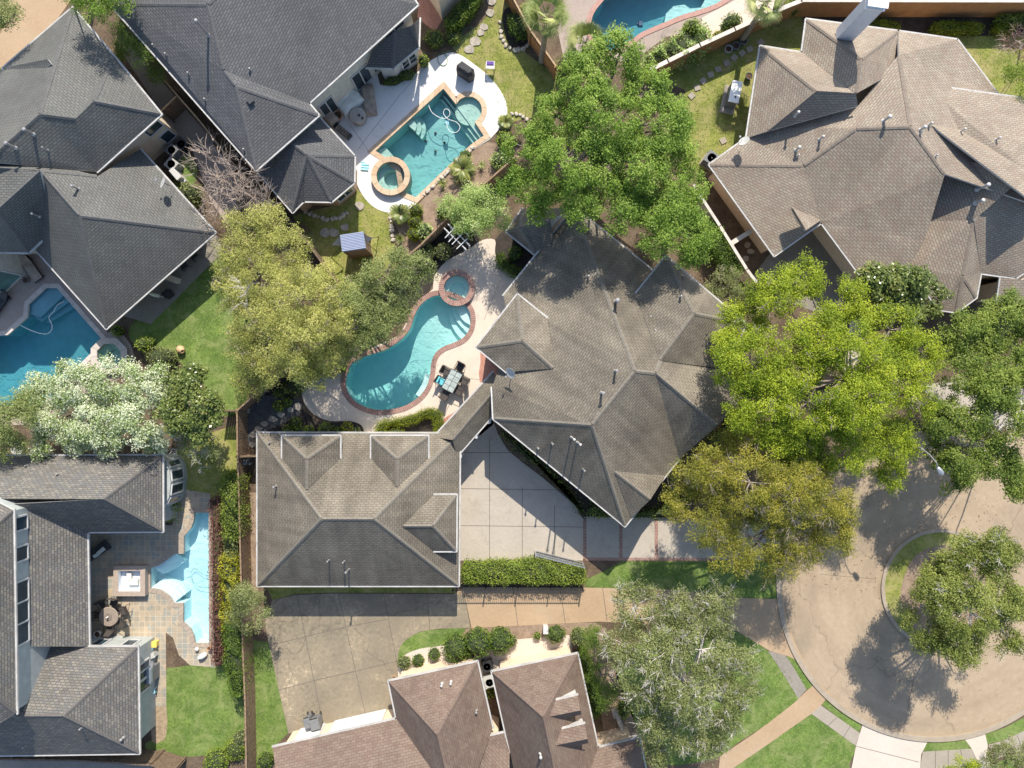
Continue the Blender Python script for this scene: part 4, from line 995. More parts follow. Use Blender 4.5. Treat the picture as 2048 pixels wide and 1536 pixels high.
for i in range(4):
    j = (i+1) % 4; mb.add([(*i1[i], .49), (*i1[j], .49), (*i1[j], .0), (*i1[i], .0)], [(3, 2, 1, 0)])
mb.add([(*p, .08) for p in i1], [(0, 1, 2, 3)]); mb.build('basin', flat('white_plaster', (.85, .87, .88), .6, var=.02), t)
mb = MB(); a = W(267,1140,0); mb.box((a.x-.15, a.y-.35, .2), (.3, .5, .2)); mb.box((a.x+.12, a.y-.75, .2), (.62, .35, .2)); mb.build('seat', M['whitepot'], t)
mb = MB(); mb.prism(offset(i1, -.01), .09, .2)
mb.build('water', WP, t)
t = pool('blue pool with red brown rim at the top centre behind the ochre wall', (1310,20), pt, grad((1400,10),(1230,60),-1.1,-1.9), M['p_dark'], WD, flat('rose_coping', (.38, .22, .18), .8), .28)
step_block(plan([(1330,46),(1335,20),(1350,5),(1372,2),(1384,10),(1405,8),(1420,-20),(1470,-20),(1444,3),(1400,22),(1366,32)]), -.45, -1.6, flat('pale_pool_shelf', (.45, .72, .70), .8, var=.05), t)
mb = MB()
for (x, y) in ((849,257),(873,260),(885,286),(851,282),(871,303)):
    p = W(x, y, 0)
for i, (c, z) in enumerate((((871,266),-1.25),((852,282),-1.3),((889,286),-1.25),((871,303),-1.35))):
    p = W(c[0], c[1], z); mb = MB(); mb.lathe((p.x, p.y, z), [(.09, 0), (.09, .04), (.02, .06), (0, .06)], 12)
    o = mb.build('pool_drain', M['black']); top(o, 'small black round drain on the floor of the angular pool', 'drain', 'drains in the angular pool')
# ================================================================ garage
M['doorwhite'] = flat('white_door_panel', (.8, .79, .76), .5, var=.04)
h = House('garage', 'wide taupe hipped garage roof with two dormers below the freeform pool', 'garage', (720,1020), M['stucco'])
V = dict(a=(515,866,2.5), b=(919.5,867,2.5), c=(917,1171.5,2.5), d=(515,1171.5,2.5), r=(643,1038,5.75), s=(748,1038,5.75))
h.roof(V, ['absr', 'bcs', 'cdrs', 'dar'])
h.vent(553,972,3.4,.5); h.vent(540,885,2.9,.15,.04); h.vent(658,1120,3.9,.35,.04); h.vent(689,1122,3.9,.35,.04); h.vent(698,1138,3.5,.8,.05)
h.wall([(515,866,2.5),(919,867,2.5),(917,1171,2.5),(515,1171,2.5)])
for (x0, x1, xm, yb) in ((564.5,680,613,980),(742.5,856,794,974)):
    h.roof(dict(a=(x0,872,3.6), b=(x1,872,3.6), c=(x1,916,None), d=(x0,916,None), e=(xm,918,'f'), f=(xm,yb+1,None)), ['abe', 'bcfe', 'daef'], gut=True, glist=['ab','bc','da'])
    h.wall([(x0,872,3.6),(x1,872,3.6),(x1,912,3.6),(x0,912,3.6)], inset=.3, zbot=2.3)
h.roof(dict(a=(913,990,3.6), b=(912,1102,3.6), c=(868,1102,None), d=(868,990,None), e=(866,1052,'f'), f=(805,1052,None)), ['abe', 'bcfe', 'daef'], glist=['ab','bc','da'])
h.wall([(913,990,3.6),(912,1102,3.6),(875,1102,3.6),(875,990,3.6)], inset=.3, zbot=2.3)
h = House('covered_walkway', 'narrow gabled walkway roof joining the garage to the main house', 'walkway', (940,830), M['stucco'])
h.roof(dict(a=(868,874,2.45), b=(987,744,2.45), c=(1000,814,2.45), d=(914,912,2.45), e=(905,880,3.25), f=(1000,768,3.25)), ['abfe', 'dcfe'], thick=.1, glist=['dc','ab'])
for p in ((885,872),(925,832),(960,795),(925,905),(955,868),(980,840)):
    q = W(*p, 0); mb = MB(); mb.box((q.x, q.y, 1.2), (.22, .22, 2.4)); mb.build('post', M['white'], h.root)
# ================================================================ main house
h = House('main_house', 'big taupe shingled main house roof in the middle between pool and driveway', 'house', (1200,750), M['stucco'])
V = dict(n=(1149,415,2.5), q=(1007,591,2.5), x=(1022,668,3.3), j=(984,775,3.6), k=(987,837,3.75), t=(1250,1052,3.7), d=(1358,918,3.7),
         r=(1184,850,7.0), s=(1270,742,7.0), u=(1311,746,6.4), v=(1322,717,6.1), m=(1330,561,2.5), g=(1436,851,6.0), h=(1486,795,3.8), i=(1452,738,3.8))
h.roof(V, ['nqxjkrs', 'ktr', 'tdusr', 'ugd', 'ughiv', 'nsuvm'], 'sh_main', glist=['nq','jk','kt','td','nm'])
h.vent(1176,554,4.6,.35,.05); h.vent(1231,604,4.9,.9,.09); h.vent(1300,634,5.0,.25,.05); h.vent(1309,661,5.3,.25,.05); h.vent(1230,742,6.2,.7,.06); h.vent(1203,786,6.6,.8,.07)
h.vent(1143,874,5.3,1.9,.05,mat='pvc'); h.vent(1155,884,5.4,1.8,.05,mat='pvc'); h.vent(1104,886,4.6,.8,.045); h.vent(1076,896,4.3,.4,.045); h.vent(1166,938,4.5,.9,.045)
h.roof(dict(n=(1035,589,'b'), w=(953,694,'b'), s=(1013,744,'b'), y=(1107,737,None), b=(1094,636,None), a=(1045,681,'y')), ['nwa', 'wsya', 'nayb'], glist=['nw','ws','nb'])
h.wall([(1035,589,4.1),(953,694,4.1),(1013,744,4.1),(1085,640,4.1)], inset=.35)
h.roof(dict(n=(1332,513,'l'), l=(1272,587,None), v=(1319,721,None), a=(1389,627,'v'), e=(1492,648,3.9), f=(1450,738,3.85)), ['nlva', 'nae', 'efva'], glist=['nl','ne','ef'])
h.wall([(1332,513,3.9),(1285,572,3.9),(1420,740,3.9),(1492,648,3.9)], inset=.4)
h.vent(1360,594,5.0,.3,.05); h.vent(1366,554,4.4,.12,.04)
h.roof(dict(a=(1330,953,3.75), b=(1262,1036,3.75), p=(1301,999,4.65), q=(1229,943,None)), ['apq', 'bpq'], glist=[])
h.roof(dict(a=(1013,463,2.4), b=(1069,508,2.4), c=(1110,482,2.7), d=(1150,415,2.7), e=(1045,417,2.4), f=(1040,455,3.3), g=(1100,440,3.5)), ['abf', 'bcgf', 'aef', 'edgf'], glist=['ab','ae','bc'])
h.wall([(1149,415,2.5),(1007,591,2.5),(1025,680,2.5),(984,775,2.5),(987,837,2.5),(1200,850,2.5),(1300,746,2.5),(1330,561,2.5)], inset=.45)
h.wall([(987,837,3.75),(1250,1052,3.75),(1358,918,3.75),(1486,795,3.75),(1452,738,3.75),(1300,740,3.75),(1200,760,3.75)], inset=.45)
h.wall([(1013,463,2.4),(1069,508,2.4),(1150,415,2.4),(1045,417,2.4)], inset=.3)
# ================================================================ upper left house
h = House('two_storey_house', 'grey shingled house with beige walls filling the upper left corner', 'house', (150,350), M['cream'])
V = dict(e=(430,465,2.6), s=(212,657,2.6), w=(72,500,2.6), n=(280,298,2.6), p=(158,431,6.6), q=(80,341,6.6), i=(0,300,5.4), j=(196,352,3.6), k=(-90,330,6.6), l=(-90,420,4))
h.roof(V, ['esp', 'swlkqp', 'nepq', 'qknj'] if False else ['esp', 'swqp', 'wlkq', 'nepqj', 'jqki'], 'sh_grey', glist=['es','sw','ne'])
h.wall([(430,465,2.6),(212,657,2.6),(72,502,2.6),(-60,420,2.6),(100,300,2.6),(280,298,2.6)], inset=1.1)
h.vent(157,378,5.7,.6,.06); h.vent(83,428,0,0) if False else None
h.vent(15,377,6.0,.2,.04)
h.roof(dict(q=(80,342,6.7), e=(107,458,3.3), s=(57,505,3.3), w=(-80,502,3.3), c=(-6,420,6.0), k=(-80,330,6.7), b=(-80,420,6.0)), ['qesc', 'swbc', 'qcbk'], 'sh_grey', glist=['es','sw'])
h.wall([(107,458,3.3),(57,505,3.3),(-80,502,3.3),(-80,420,3.3),(60,400,3.3)], inset=.45)
h.wall([(-60,588,0),(11,588,0),(52,548,0),(52,500,0),(-60,480,0)], inset=0, ztop=3.0, mat=M['stucco'])
h.face_window(P2(-40,588), P2(9,588), .3, 2.6, bars=1, pane='teal_glass'); h.face_window(P2(14,585), P2(49,551), .3, 2.6, bars=0, pane='teal_glass')
h.vent(78,432,4.6,.6,.06)
V = dict(a=(228,113,4.3), b=(322,228,4.2), c=(194,343,4.2), d=(-60,320,4.2), r=(187,202,6.7), s=(152,237,6.5), t=(80,228,7.4), u=(0,298,7.4), v=(-70,358,7.4), y=(145,15,3.9), z=(5,136,3.9), o=(-90,220,3.9))
h.roof(V, ['abr', 'bcdvutsr', 'asr', 'yast', 'yzovut'], 'sh_grey', glist=['ab','bc','ya','zy'])
h.wall([(145,15,4),(228,113,4),(322,228,4),(194,343,4),(-60,320,4),(-90,220,4),(5,136,4)], inset=.45)
h.face_window(P2(286,262,2.9), P2(318,238,2.9), 2.3, 3.4, bars=0)
h.face_window(P2(335,290,1), P2(352,272,1), .5, 1.7, bars=0)
h.vent(66,268,6.4,.7,.07); h.vent(30,295,6.6,.7,.07); h.vent(95,300,5.6,.4,.04)
h.roof(dict(a=(5,136,4.0), b=(95,118,5.6), c=(103,128,5.6), d=(40,178,4.2)), ['acd', 'abc'], 'sh_grey', gut=True, glist=['ad'], cap=False)
# ================================================================ upper house by the angular pool
h = House('long_roofed_house', 'slate blue shingled house beside the angular pool and white deck', 'house', (520,150), M['stucco'])
V = dict(a=(217,4,4.4), b=(512,340,4.4), c=(637,230,4.4), d=(617,206,4.4), e=(835,9,4.4), f=(760,-110,4.4), g=(130,-70,4.4), r=(240,8,8.9), s=(415,9,8.9), x=(447,141,6.9), w=(471,172,6.7), u=(500,-70,8.9), t=(330,-120,6.0))
h.roof(V, ['asr', 'abwxs', 'bcw', 'cdxw', 'dexs', 'efus', 'garst'] if False else ['abwxsr', 'bcw', 'wcdx', 'xdefus', 'garsut'], 'sh_dark', glist=['ab','bc','de','ef','cd'])
h.wall([(217,4,4.4),(512,340,4.4),(637,230,4.4),(617,206,4.4),(835,9,4.4),(760,-110,4.4),(130,-70,4.4)], inset=.45)
h.vent(417,70,6.9,1.6,.07); h.vent(502,202,5.9,.1,box=True)
for (x, y, z) in ((308,92,5.3),(333,110,5.5),(378,148,5.5),(411,200,5.3),(489,300,5.1),(501,140,6.2)): h.vent(x, y, z, .12, .04)
h.face_window(P2(690,150,1), P2(720,122,1), .3, 2.3, bars=1); h.face_window(P2(625,205,1), P2(650,183,1), .3, 2.3, bars=1)
h.face_window(P2(765,85,1.5), P2(800,52,1.5), 2.9, 3.9, bars=1)
V = dict(a=(839,36,2.6), b=(837,94,2.6), c=(786,136,2.6), d=(732,134,2.6), t=(745,100,3.6), s=(790,62,4.0), r=(822,52,3.9))
h.roof(V, ['abr', 'bcsr', 'cdts'], 'sh_dark', glist=['ab','bc','cd'])
h.wall([(839,36,2.6),(837,94,2.6),(786,136,2.6),(732,134,2.6),(790,50,2.6)], inset=.38, mat=M['white'])
k = len(h.walls_)-1
for (A, B) in (((832,100),(800,127)), ((778,136),(745,136))):
    h.face_window(P2(*A, 1.2), P2(*B, 1.2), .6, 2.1, bars=1, horiz=2)
V = dict(b=(512,340,2.7), c=(585,424,2.7), d=(607,402,2.7), e=(663,403,2.7), f=(708,365,2.7), g=(709,312,2.7), i=(618,213,2.7), s=(614,310,4.15), r=(572,276,4.15))
h.roof(V, ['bcsr', 'cds', 'des', 'efs', 'fgs', 'girs'], 'sh_dark', glist=['bc','cd','de','ef','fg','gi'])
h.wall([(512,340,2.7),(585,424,2.7),(607,402,2.7),(663,403,2.7),(708,365,2.7),(709,312,2.7),(618,213,2.7)], inset=.4, mat=M['tan'])
h.face_window(P2(700,372,1.2), P2(672,396,1.2), .7, 2.1)
h.wall([(885,41,0),(852,-12,0),(830,-60,0),(990,-80,0),(925,-5,0)], inset=0, ztop=3.2, mat=M['cream'])
# ================================================================ right house
h = House('sprawling_house', 'rambling brown shingled house with tall chimney at the upper right', 'house', (1720,320), M['beigewall'])
Z = 2.7
V = dict(w=(1419,329,Z), v=(1493,276,Z), c=(1500,235,Z), a=(1606,331,5.9), p=(1711,257,6.8), q=(1821,253,6.8), t=(1890,348,6.0), s=(1549,511,Z), m=(1643,445,Z), b=(1722,552,Z), n=(1775,606,Z), o=(1850,480,3.4), z=(1716,212,5.9), g=(1550,255,4.2), k=(1798,110,5.7), l=(1797,62,Z), y=(1915,79,Z), x=(1996,188,Z), f=(2120,210,Z), e=(2100,420,6.5))
h.roof(V, ['wvgzkqpa'.replace('g', 'g'), 'wams', 'apqtonbm', 'klyxfq', 'qfet'] if False else ['wvgzkqpa', 'wams', 'apqtonbm', 'klyxfetq'], 'sh_brown', glist=['wv','ws','sm','mb','bn','ly','yx'])
h.wall([(1419,329,Z),(1493,276,Z),(1600,180,Z),(1797,62,Z),(1915,79,Z),(1996,188,Z),(2110,220,Z),(2110,560,Z),(1850,560,Z),(1775,606,Z),(1722,552,Z),(1643,445,Z),(1549,511,Z)], inset=.45)
h.roof(dict(a=(1521,92,Z), b=(1604,105,Z), c=(1712,187,5.2), d=(1716,212,5.2), e=(1633,182,5.2), f=(1536,262,3.3), g=(1493,276,Z)), ['abce', 'aegf'[:0]+'aefg', 'ecdf'], 'sh_brown', glist=['ab','ag'])
h.roof(dict(a=(1613,38,Z), b=(1797,62,Z), c=(1723,118,5.3), d=(1604,105,Z), e=(1712,187,5.3), f=(1806,135,5.2)), ['abc', 'adec', 'bfec'], 'sh_brown', glist=['ab','ad'])
h.roof(dict(a=(1583,415,4.3), b=(1611,461,4.3), c=(1643,440,Z+.15), d=(1594,440,3.7), e=(1560,500,Z+.1)), ['acb', 'abd'], 'sh_brown', glist=[])
h.roof(dict(a=(1848,169,3.5), b=(2110,205,3.5), c=(2110,385,5.7), d=(2048,337,5.7), e=(1842,213,3.5), f=(1862,250,None), g=(2060,400,5.6)), ['abcd', 'aefgcd'], 'sh_brown', glist=['ab','ae'])
h.wall([(1848,169,3.5),(2110,205,3.5),(2110,385,3.5),(1870,240,3.5)], inset=.35)
# south-east wings
h.roof(dict(a=(1836,444,2.9), b=(1820,537,2.8), c=(1878,619,2.8), d=(1913,624,2.8), e=(1953,595,2.8), f=(1962,546,2.9), p=(1933,323,5.45), q=(1971,327,5.45), r=(1948,440,4.6), s=(1926,552,4.1), t=(1893,352,None), u=(2026,373,5.45)), ['tabcsrp', 'cds', 'des', 'efrs', 'pruq'], 'sh_brown', glist=['ab','bc','cd','de','ef'])
h.roof(dict(p=(1862,250,None), q=(1933,323,5.5), r=(1893,352,None), s=(1826,262,None), t=(1971,327,5.5), u=(2060,400,5.5), v=(2090,390,5.3)), ['spqr', 'pvutq'], 'sh_brown', gut=False)
h.roof(dict(a=(2026,373,5.45), b=(1948,440,4.6), c=(1962,546,2.9), d=(2032,556,2.9), e=(2110,505,2.9), f=(2110,390,5.45)), ['abcdef'], 'sh_brown', glist=['cd','de'])
h.roof(dict(a=(2002,554,2.9), b=(1995,604,2.6), c=(2110,603,2.6), d=(2110,520,3.3), e=(2045,560,3.4)), ['abcde'], 'sh_brown', glist=['bc','ab'])
h.wall([(1850,444,2.7),(1830,537,2.7),(1878,619,2.7),(1913,624,2.7),(1953,595,2.7),(1962,546,2.7),(2110,520,2.7),(2110,400,2.7),(1950,360,2.7)], inset=.4)
h.wall([(2002,554,2.6),(1995,604,2.6),(2110,603,2.6),(2110,520,2.6)], inset=.3)
for (x, y, z, hh, r_) in ((1590,231,4.5,.5,.06),(1767,242,6.2,.7,.08),(1639,279,5.2,.5,.06),(1592,300,4.8,.5,.07),(1595,312,4.8,.15,.04),(1840,260,6.6,.5,.07),(1839,268,6.6,.15,.03),(1871,312,6.4,.15,.04),(1921,263,5.6,.4,.05),(1992,279,6.3,.3,.05),(1956,378,6.2,.9,.08),(1952,406,5.8,.6,.08),(1857,250,5.9,.3,.05)): h.vent(x, y, z, hh, r_, mat='pvc')
# chimney of the right house
p = W(1691, 68, 3.9); c = MB(); rz = R(-8)
c.box((p.x, p.y, 5.55), (1.0, .75, 3.8), rz=rz)
ch = c.build('chimney', M['white'] if False else flat('white_chimney_cladding', (.60, .62, .66), .5, var=.06, scale=3), h.root)
c = MB(); c.box((p.x, p.y, 7.5), (1.12, .87, .12), rz=rz); c.box((p.x+.02, p.y, 7.68), (.9, .65, .3), rz=rz); c.box((p.x, p.y, 7.86), (1.15, .95, .05), rz=rz)
c.build('chimney_cap', flat('pale_metal_cap', (.72, .76, .80), .35, metal=.2), ch)
# ================================================================ lower left house
h = House('u_shaped_house', 'mixed grey brown shingled house with slate patio in the lower left', 'house', (120,1230), M['greywall'])
V = dict(a=(-80,912,2.9), b=(324.5,911,2.9), c=(325,1063,2.9), d=(174,1064,2.9), e=(177.5,1293,2.9), f=(-80,1293,5.0), r=(0,998,5.6), s=(208,998,5.6), q=(-80,998,5.6), u=(26,1008,5.5), v=(30,1293,5.4))
h.roof(V, ['abs'[:0]+'abssrq'.replace('ss','s'), 'bcs', 'csud'[:0]+'cdus', 'udev', 'usrq'[:0]+'urqfv'] , 'sh_mix', glist=['ab','bc','cd','de'])
h.roof(dict(a=(157,1294,2.95), b=(275,1294,2.9), c=(278,1507,2.9), d=(-80,1512,2.9), r=(127,1432,5.7), s=(34,1432,5.7), t=(-80,1432,5.7), v=(34,1290,5.4)), ['abr'[:0]+'vabrs', 'bcr', 'cdtsr'], 'sh_mix', glist=['ab','bc','cd'])
h.wall([(-80,912,2.9),(324.5,911,2.9),(325,1063,2.9),(140,1064,2.9),(143,1290,2.9),(275,1294,2.9),(278,1507,2.9),(-80,1512,2.9)], inset=.4)
h.face_window(P2(293,1318,1), P2(293,1350,1), .8, 2.4); h.face_window(P2(293,1352,1), P2(293,1375,1), .8, 2.4, bars=0)
h.face_window(P2(195,1284,1), P2(220,1284,1), .8, 2.3, bars=0); h.face_window(P2(255,1284,1), P2(278,1284,1), .8, 2.3, bars=0)
h.roof(dict(a=(26,1020,6.4), b=(32,1428,6.4), c=(-90,1500,6.4), d=(-90,960,6.4), r=(-70,1105,9.3), s=(-70,1350,9.3)), ['abrs'[:0]+'absr', 'dar', 'bcs'], 'sh_mix', glist=['ab'])
h.wall([(26,1020,6.4),(32,1428,6.4),(-90,1500,6.4),(-90,960,6.4)], inset=.15, zbot=2.5)
for (y0, y1, nb) in ((1035,1063,0),(1095,1125,0),(1165,1292,2)): h.face_window(P2(35, y0, 6), P2(36, y1, 6), 5.05, 6.15, bars=nb)
h.vent(117,948,4.0,.12,.04); h.vent(55,931,3.4,.12,.04); h.vent(163,1456,4.6,.12,.04); h.vent(246,1476,3.5,.2,.06); h.vent(50,1492,3.4,.12,.04)
# curved bay with tall windows
cx, cy = P2(300, 966, 2.0); mb = MB(); pl = [(P2(316,905+i*0,1.3)[0], 0)]
bay = plan([(318,912),(330,920),(339,938),(342,966),(339,994),(330,1012),(318,1020)], 2.3)
mb.prism(bay, 0, 2.35); bo = mb.build('bay_window', M['greywall'], h.root)
g = MB(); f = MB()
for i in range(1, 5):
    a = Vector((*bay[i], 0)); b = Vector((*bay[i+1], 0))
    if area(bay) < 0: pass
    d = (b-a); L = d.length; d.normalize(); n = Vector((-d.y, d.x, 0)); n = n if n.x > 0 else -n
    p1, p2 = a+d*L*.15+n*.02, a+d*L*.85+n*.02
    g.beam(p1+Vector((0, 0, 1.4)), p2+Vector((0, 0, 1.4)), .04, 1.5)
    for z in (.62, 2.18): f.beam(p1+Vector((0, 0, z)), p2+Vector((0, 0, z)), .1, .08)
    for q in (p1, p2): f.box((q.x, q.y, 1.4), (.1, .1, 1.6))
g.build('pane', M['glass'], bo); f.build('frame', M['white'], bo)
# ================================================================ lower middle house
h = House('rose_roofed_house', 'rose brown shingled house with two small dormers at the bottom centre', 'house', (950,1480), M['beigewall'])
Z = 2.7
V = dict(a=(777.5,1363,Z), b=(954.5,1324,Z), c=(985,1457,Z), d=(793,1438,Z), e=(545,1495,Z), f=(570,1620,Z), r=(874.5,1470,5.8), s=(905,1600,5.8), t=(560,1600,5.8), k=(935,1600,4.4), g=(860,1533,5.2))
h.roof(V, ['abr', 'bcksr', 'adgsr'[:0]+'adsr', 'edstf'[:0]+'edst'], 'sh_red', glist=['ab','bc','ad','ed'])
h.roof(dict(a=(929,1484,3.3), b=(1008,1466,Z), c=(1019,1502,Z), d=(1019,1600,4.5), e=(905,1600,5.0)), ['abcde'], 'sh_red', glist=['ab'])
V = dict(a=(984,1344,Z), b=(1155,1308,Z), c=(1196,1496,Z), d=(1020,1504,Z), r=(1086,1434,5.9), s=(1113,1560,5.9), e=(1215,1580,Z), f=(1036,1580,Z), t=(1120,1600,5.9))
h.roof(V, ['abr', 'bcetsr', 'adftsr'], 'sh_red', glist=['ab','bc','ad'])
h.roof(dict(a=(1196,1496,Z), b=(1278.5,1477,Z), c=(1300,1580,Z), d=(1200,1600,4.6), e=(1230,1600,4.6), f=(1165,1540,4.2)), ['abed'[:0]+'abdf', 'bced'[:0]+'bcd'], 'sh_red', glist=['ab','bc'])
h.wall([(777,1363,Z),(954,1324,Z),(985,1457,Z),(1008,1466,Z),(1020,1590,Z),(570,1620,Z),(545,1495,Z),(793,1438,Z)], inset=.4)
h.wall([(984,1344,Z),(1155,1308,Z),(1196,1496,Z),(1278,1477,Z),(1300,1590,Z),(1036,1590,Z)], inset=.4)
for (A, B) in (((590,1470),(640,1459)), ((660,1454),(765,1430))):
    h.face_window(P2(*A, 1.2), P2(*B, 1.2), .05, 2.2, bars=0, pane='doorwhite', name='garage_door')
for (dx, dy) in ((0, 0), (14, 57)):
    # gabled dormer: white cheek, ridge, lit and shaded slopes
    Vd = dict(a=(1107+dx,1402+dy,4.9), b=(1155+dx,1391+dy,4.55), c=(1161+dx,1421+dy,5.1), d=(1090+dx,1435+dy,5.55), e=(1163+dx,1429+dy,4.5), f=(1118+dx,1441+dy,4.9))
    h.roof(Vd, ['abcd', 'dcef'], 'sh_red', gut=True, glist=['ab'], thick=.08, cap=False)
    mb = MB(); q = [W(1108+dx,1401+dy,4.85), W(1150+dx,1379+dy,3.55), W(1154+dx,1391+dy,4.5)]; o_ = Vector((0.02, -.1, 0))
    mb.add([*q, *[p+o_ for p in q]], [(0, 1, 2), (5, 4, 3), (0, 3, 4, 1), (1, 4, 5, 2), (2, 5, 3, 0)]); mb.build('dormer_cheek', M['white'], h.root)
h.vent(884,1368,3.9,.25,.05,mat='pvc'); h.vent(902,1364,3.9,.25,.05,mat='pvc'); h.vent(953,1421,3.7,.25,.05); h.vent(1081,1508,5.4,.35,.06,mat='pvc')
# ================================================================ fences and walls
def fence(name, label, pts, h, mat, post=None, pitch=.15, gap=.018, rails=True, thick=.025, every=2.4, postw=.1, cap=.12, group=None, cat='fence', solid=False, side=1, capm=None):
    """pts = top line in photo pixels"""
    P = [W(p[0], p[1], h) for p in pts]; t = thing(name, label, cat, (P[0].x, P[0].y, 0), 0, group)
    for a, b in zip(P[:-1], P[1:]):
        d = b-a; L = d.length; d.normalize(); n = Vector((-d.y, d.x, 0)); mb = MB(); rz = math.atan2(d.y, d.x)
        if solid: c = (a+b)/2; mb.box((c.x, c.y, h/2), (L, thick, h), rz=rz)
        else:
            k = 0
            while k < L:
                c = a+d*(k+pitch/2); hh = h-.05+rnd.uniform(-.012, .012); mb.box((c.x+n.x*rnd.uniform(-.004, .004), c.y, hh/2), (pitch-gap, thick, hh), rz=rz); k += pitch
            for z in (.3, h-.35): c = (a+b)/2-n*(.045*side); mb.box((c.x, c.y, z), (L, .05, .09), rz=rz)
        mb.build('panel', mat, t)
        if cap: mb = MB(); c = (a+b)/2; mb.box((c.x, c.y, h), (L+cap*.3, cap, .04), rz=rz); mb.build('cap_rail', capm or mat, t)
        if not solid or post:
            m = max(1, round(L/every))
            for i in range(m+1):
                c = a+d*(L*i/m)-n*(.08*side); mb = MB(); mb.box((c.x, c.y, h/2), (postw, postw, h), rz=rz); mb.build('post', post or mat, t)
    return t
M['fw'] = flat('brown_fence_boards', (.23, .155, .095), .85, scale=7, var=.35)
M['fo'] = flat('orange_stained_boards', (.40, .20, .08), .8, scale=6, var=.2)
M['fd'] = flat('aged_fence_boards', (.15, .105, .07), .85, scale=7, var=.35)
M['fcap'] = flat('tan_fence_rail', (.38, .27, .16), .8, scale=7, var=.2)
M['capstone'] = flat('pale_wall_cap', (.55, .50, .44), .85, scale=4, var=.15)
fence('wooden_fence', 'orange board fence leading down from the top edge past the fan palm', [(1012,-30),(1062,62),(1112,132)], 1.8, M['fo'], cap=.1, capm=M['fcap'])
fence('garden_wall', 'ochre stuccoed garden wall with pale cap along the top right', [(1300,140),(1336,122),(1400,90),(1470,58),(1536,28),(1603,1)], 1.9, M['orangewall'], solid=True, thick=.2, cap=.26, capm=M['capstone'])
fence('boundary_wall', 'straight ochre wall with pale cap along the top edge above the chimney house', [(1603,0),(2110,1)], 1.9, M['orangewall'], solid=True, thick=.2, cap=.26, capm=M['capstone'])
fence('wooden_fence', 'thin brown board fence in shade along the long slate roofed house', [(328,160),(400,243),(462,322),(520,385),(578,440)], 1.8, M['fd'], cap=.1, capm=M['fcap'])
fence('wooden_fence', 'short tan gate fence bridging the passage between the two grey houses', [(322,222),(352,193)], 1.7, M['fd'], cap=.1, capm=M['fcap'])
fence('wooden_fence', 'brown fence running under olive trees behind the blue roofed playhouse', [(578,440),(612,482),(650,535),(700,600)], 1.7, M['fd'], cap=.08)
fence('wooden_fence', 'board fence between the freeform pool garden and the playhouse lawn', [(473,822),(532,768),(588,725),(706,602),(762,557),(842,489),(903,427),(966,370),(1030,314)], 1.8, M['fw'], cap=.1, side=-1)
fence('wooden_fence', 'long brown board fence down the left of the garage', [(474,822),(475,914),(478,1000),(482,1150),(485,1290),(490,1400),(493,1560)], 1.8, M['fw'], cap=.1)
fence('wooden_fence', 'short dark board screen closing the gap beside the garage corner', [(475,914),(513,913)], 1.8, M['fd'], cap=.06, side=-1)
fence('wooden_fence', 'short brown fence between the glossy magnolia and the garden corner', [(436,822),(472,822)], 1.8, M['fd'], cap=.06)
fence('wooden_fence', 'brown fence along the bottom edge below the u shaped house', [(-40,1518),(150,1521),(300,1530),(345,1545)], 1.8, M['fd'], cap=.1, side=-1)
fence('garden_wall', 'thin pale plastered wall beside the clipped hedge by the brown house', [(1388,370),(1396,384),(1440,452),(1494,539),(1514,566)], 1.9, M['beigewall'], solid=True, thick=.14, cap=.18, capm=M['capstone'])
fence('garden_wall', 'short wall with pale cap crossing the side passage of the brown house', [(1462,487),(1502,462)], 1.6, M['beigewall'], solid=True, thick=.2, cap=.3, capm=M['capstone'])
# iron railing
t = thing('iron_railing', 'black iron railing with thin pickets below the long clipped hedge', 'railing', W(905,1166,0))
A = W(905,1182,1.2); B = W(1167,1182,1.2); mb = MB()
for z in (.15, 1.1): mb.beam((A.x, A.y, z), (B.x, B.y, z), .04, .04)
mb.build('rail', M['black'], t); mb = MB(); k = 0
while k < (B-A).length: mb.box((A.x+k, A.y, .6), (.02, .02, 1.2)); k += .13
mb.build('pickets', M['black'], t)
for k in range(5): mb = MB(); mb.box((A.x+(B.x-A.x)*k/4, A.y, .65), (.07, .07, 1.3)); mb.build('post', M['black'], t)
t = thing('metal_gate', 'grey metal rolling gate standing between the hedge and the driveway', 'gate', W(1072,1115,0))
A = W(1072,1112,1.5); B = W(1169,1136,1.5)
A.z = B.z = 0; mb = MB()
for z in (.12, .75, 1.42): mb.beam(A+Vector((0, 0, z)), B+Vector((0, 0, z)), .05, .05)
for k in range(2): p = (A, B)[k]; mb.box((p.x, p.y, .75), (.07, .07, 1.5))
mb.build('gate_frame', M['steel'], t); mb = MB()
for k in range(1, 26): p = A+(B-A)*k/26; mb.box((p.x, p.y, .75), (.02, .02, 1.4))
mb.build('pickets', M['black'], t)
mb = MB(); mb.beam(A+Vector((.05, -.25, .1)), B+Vector((.05, -.25, .1)), .12, .1); mb.build('track', M['steel'], t)

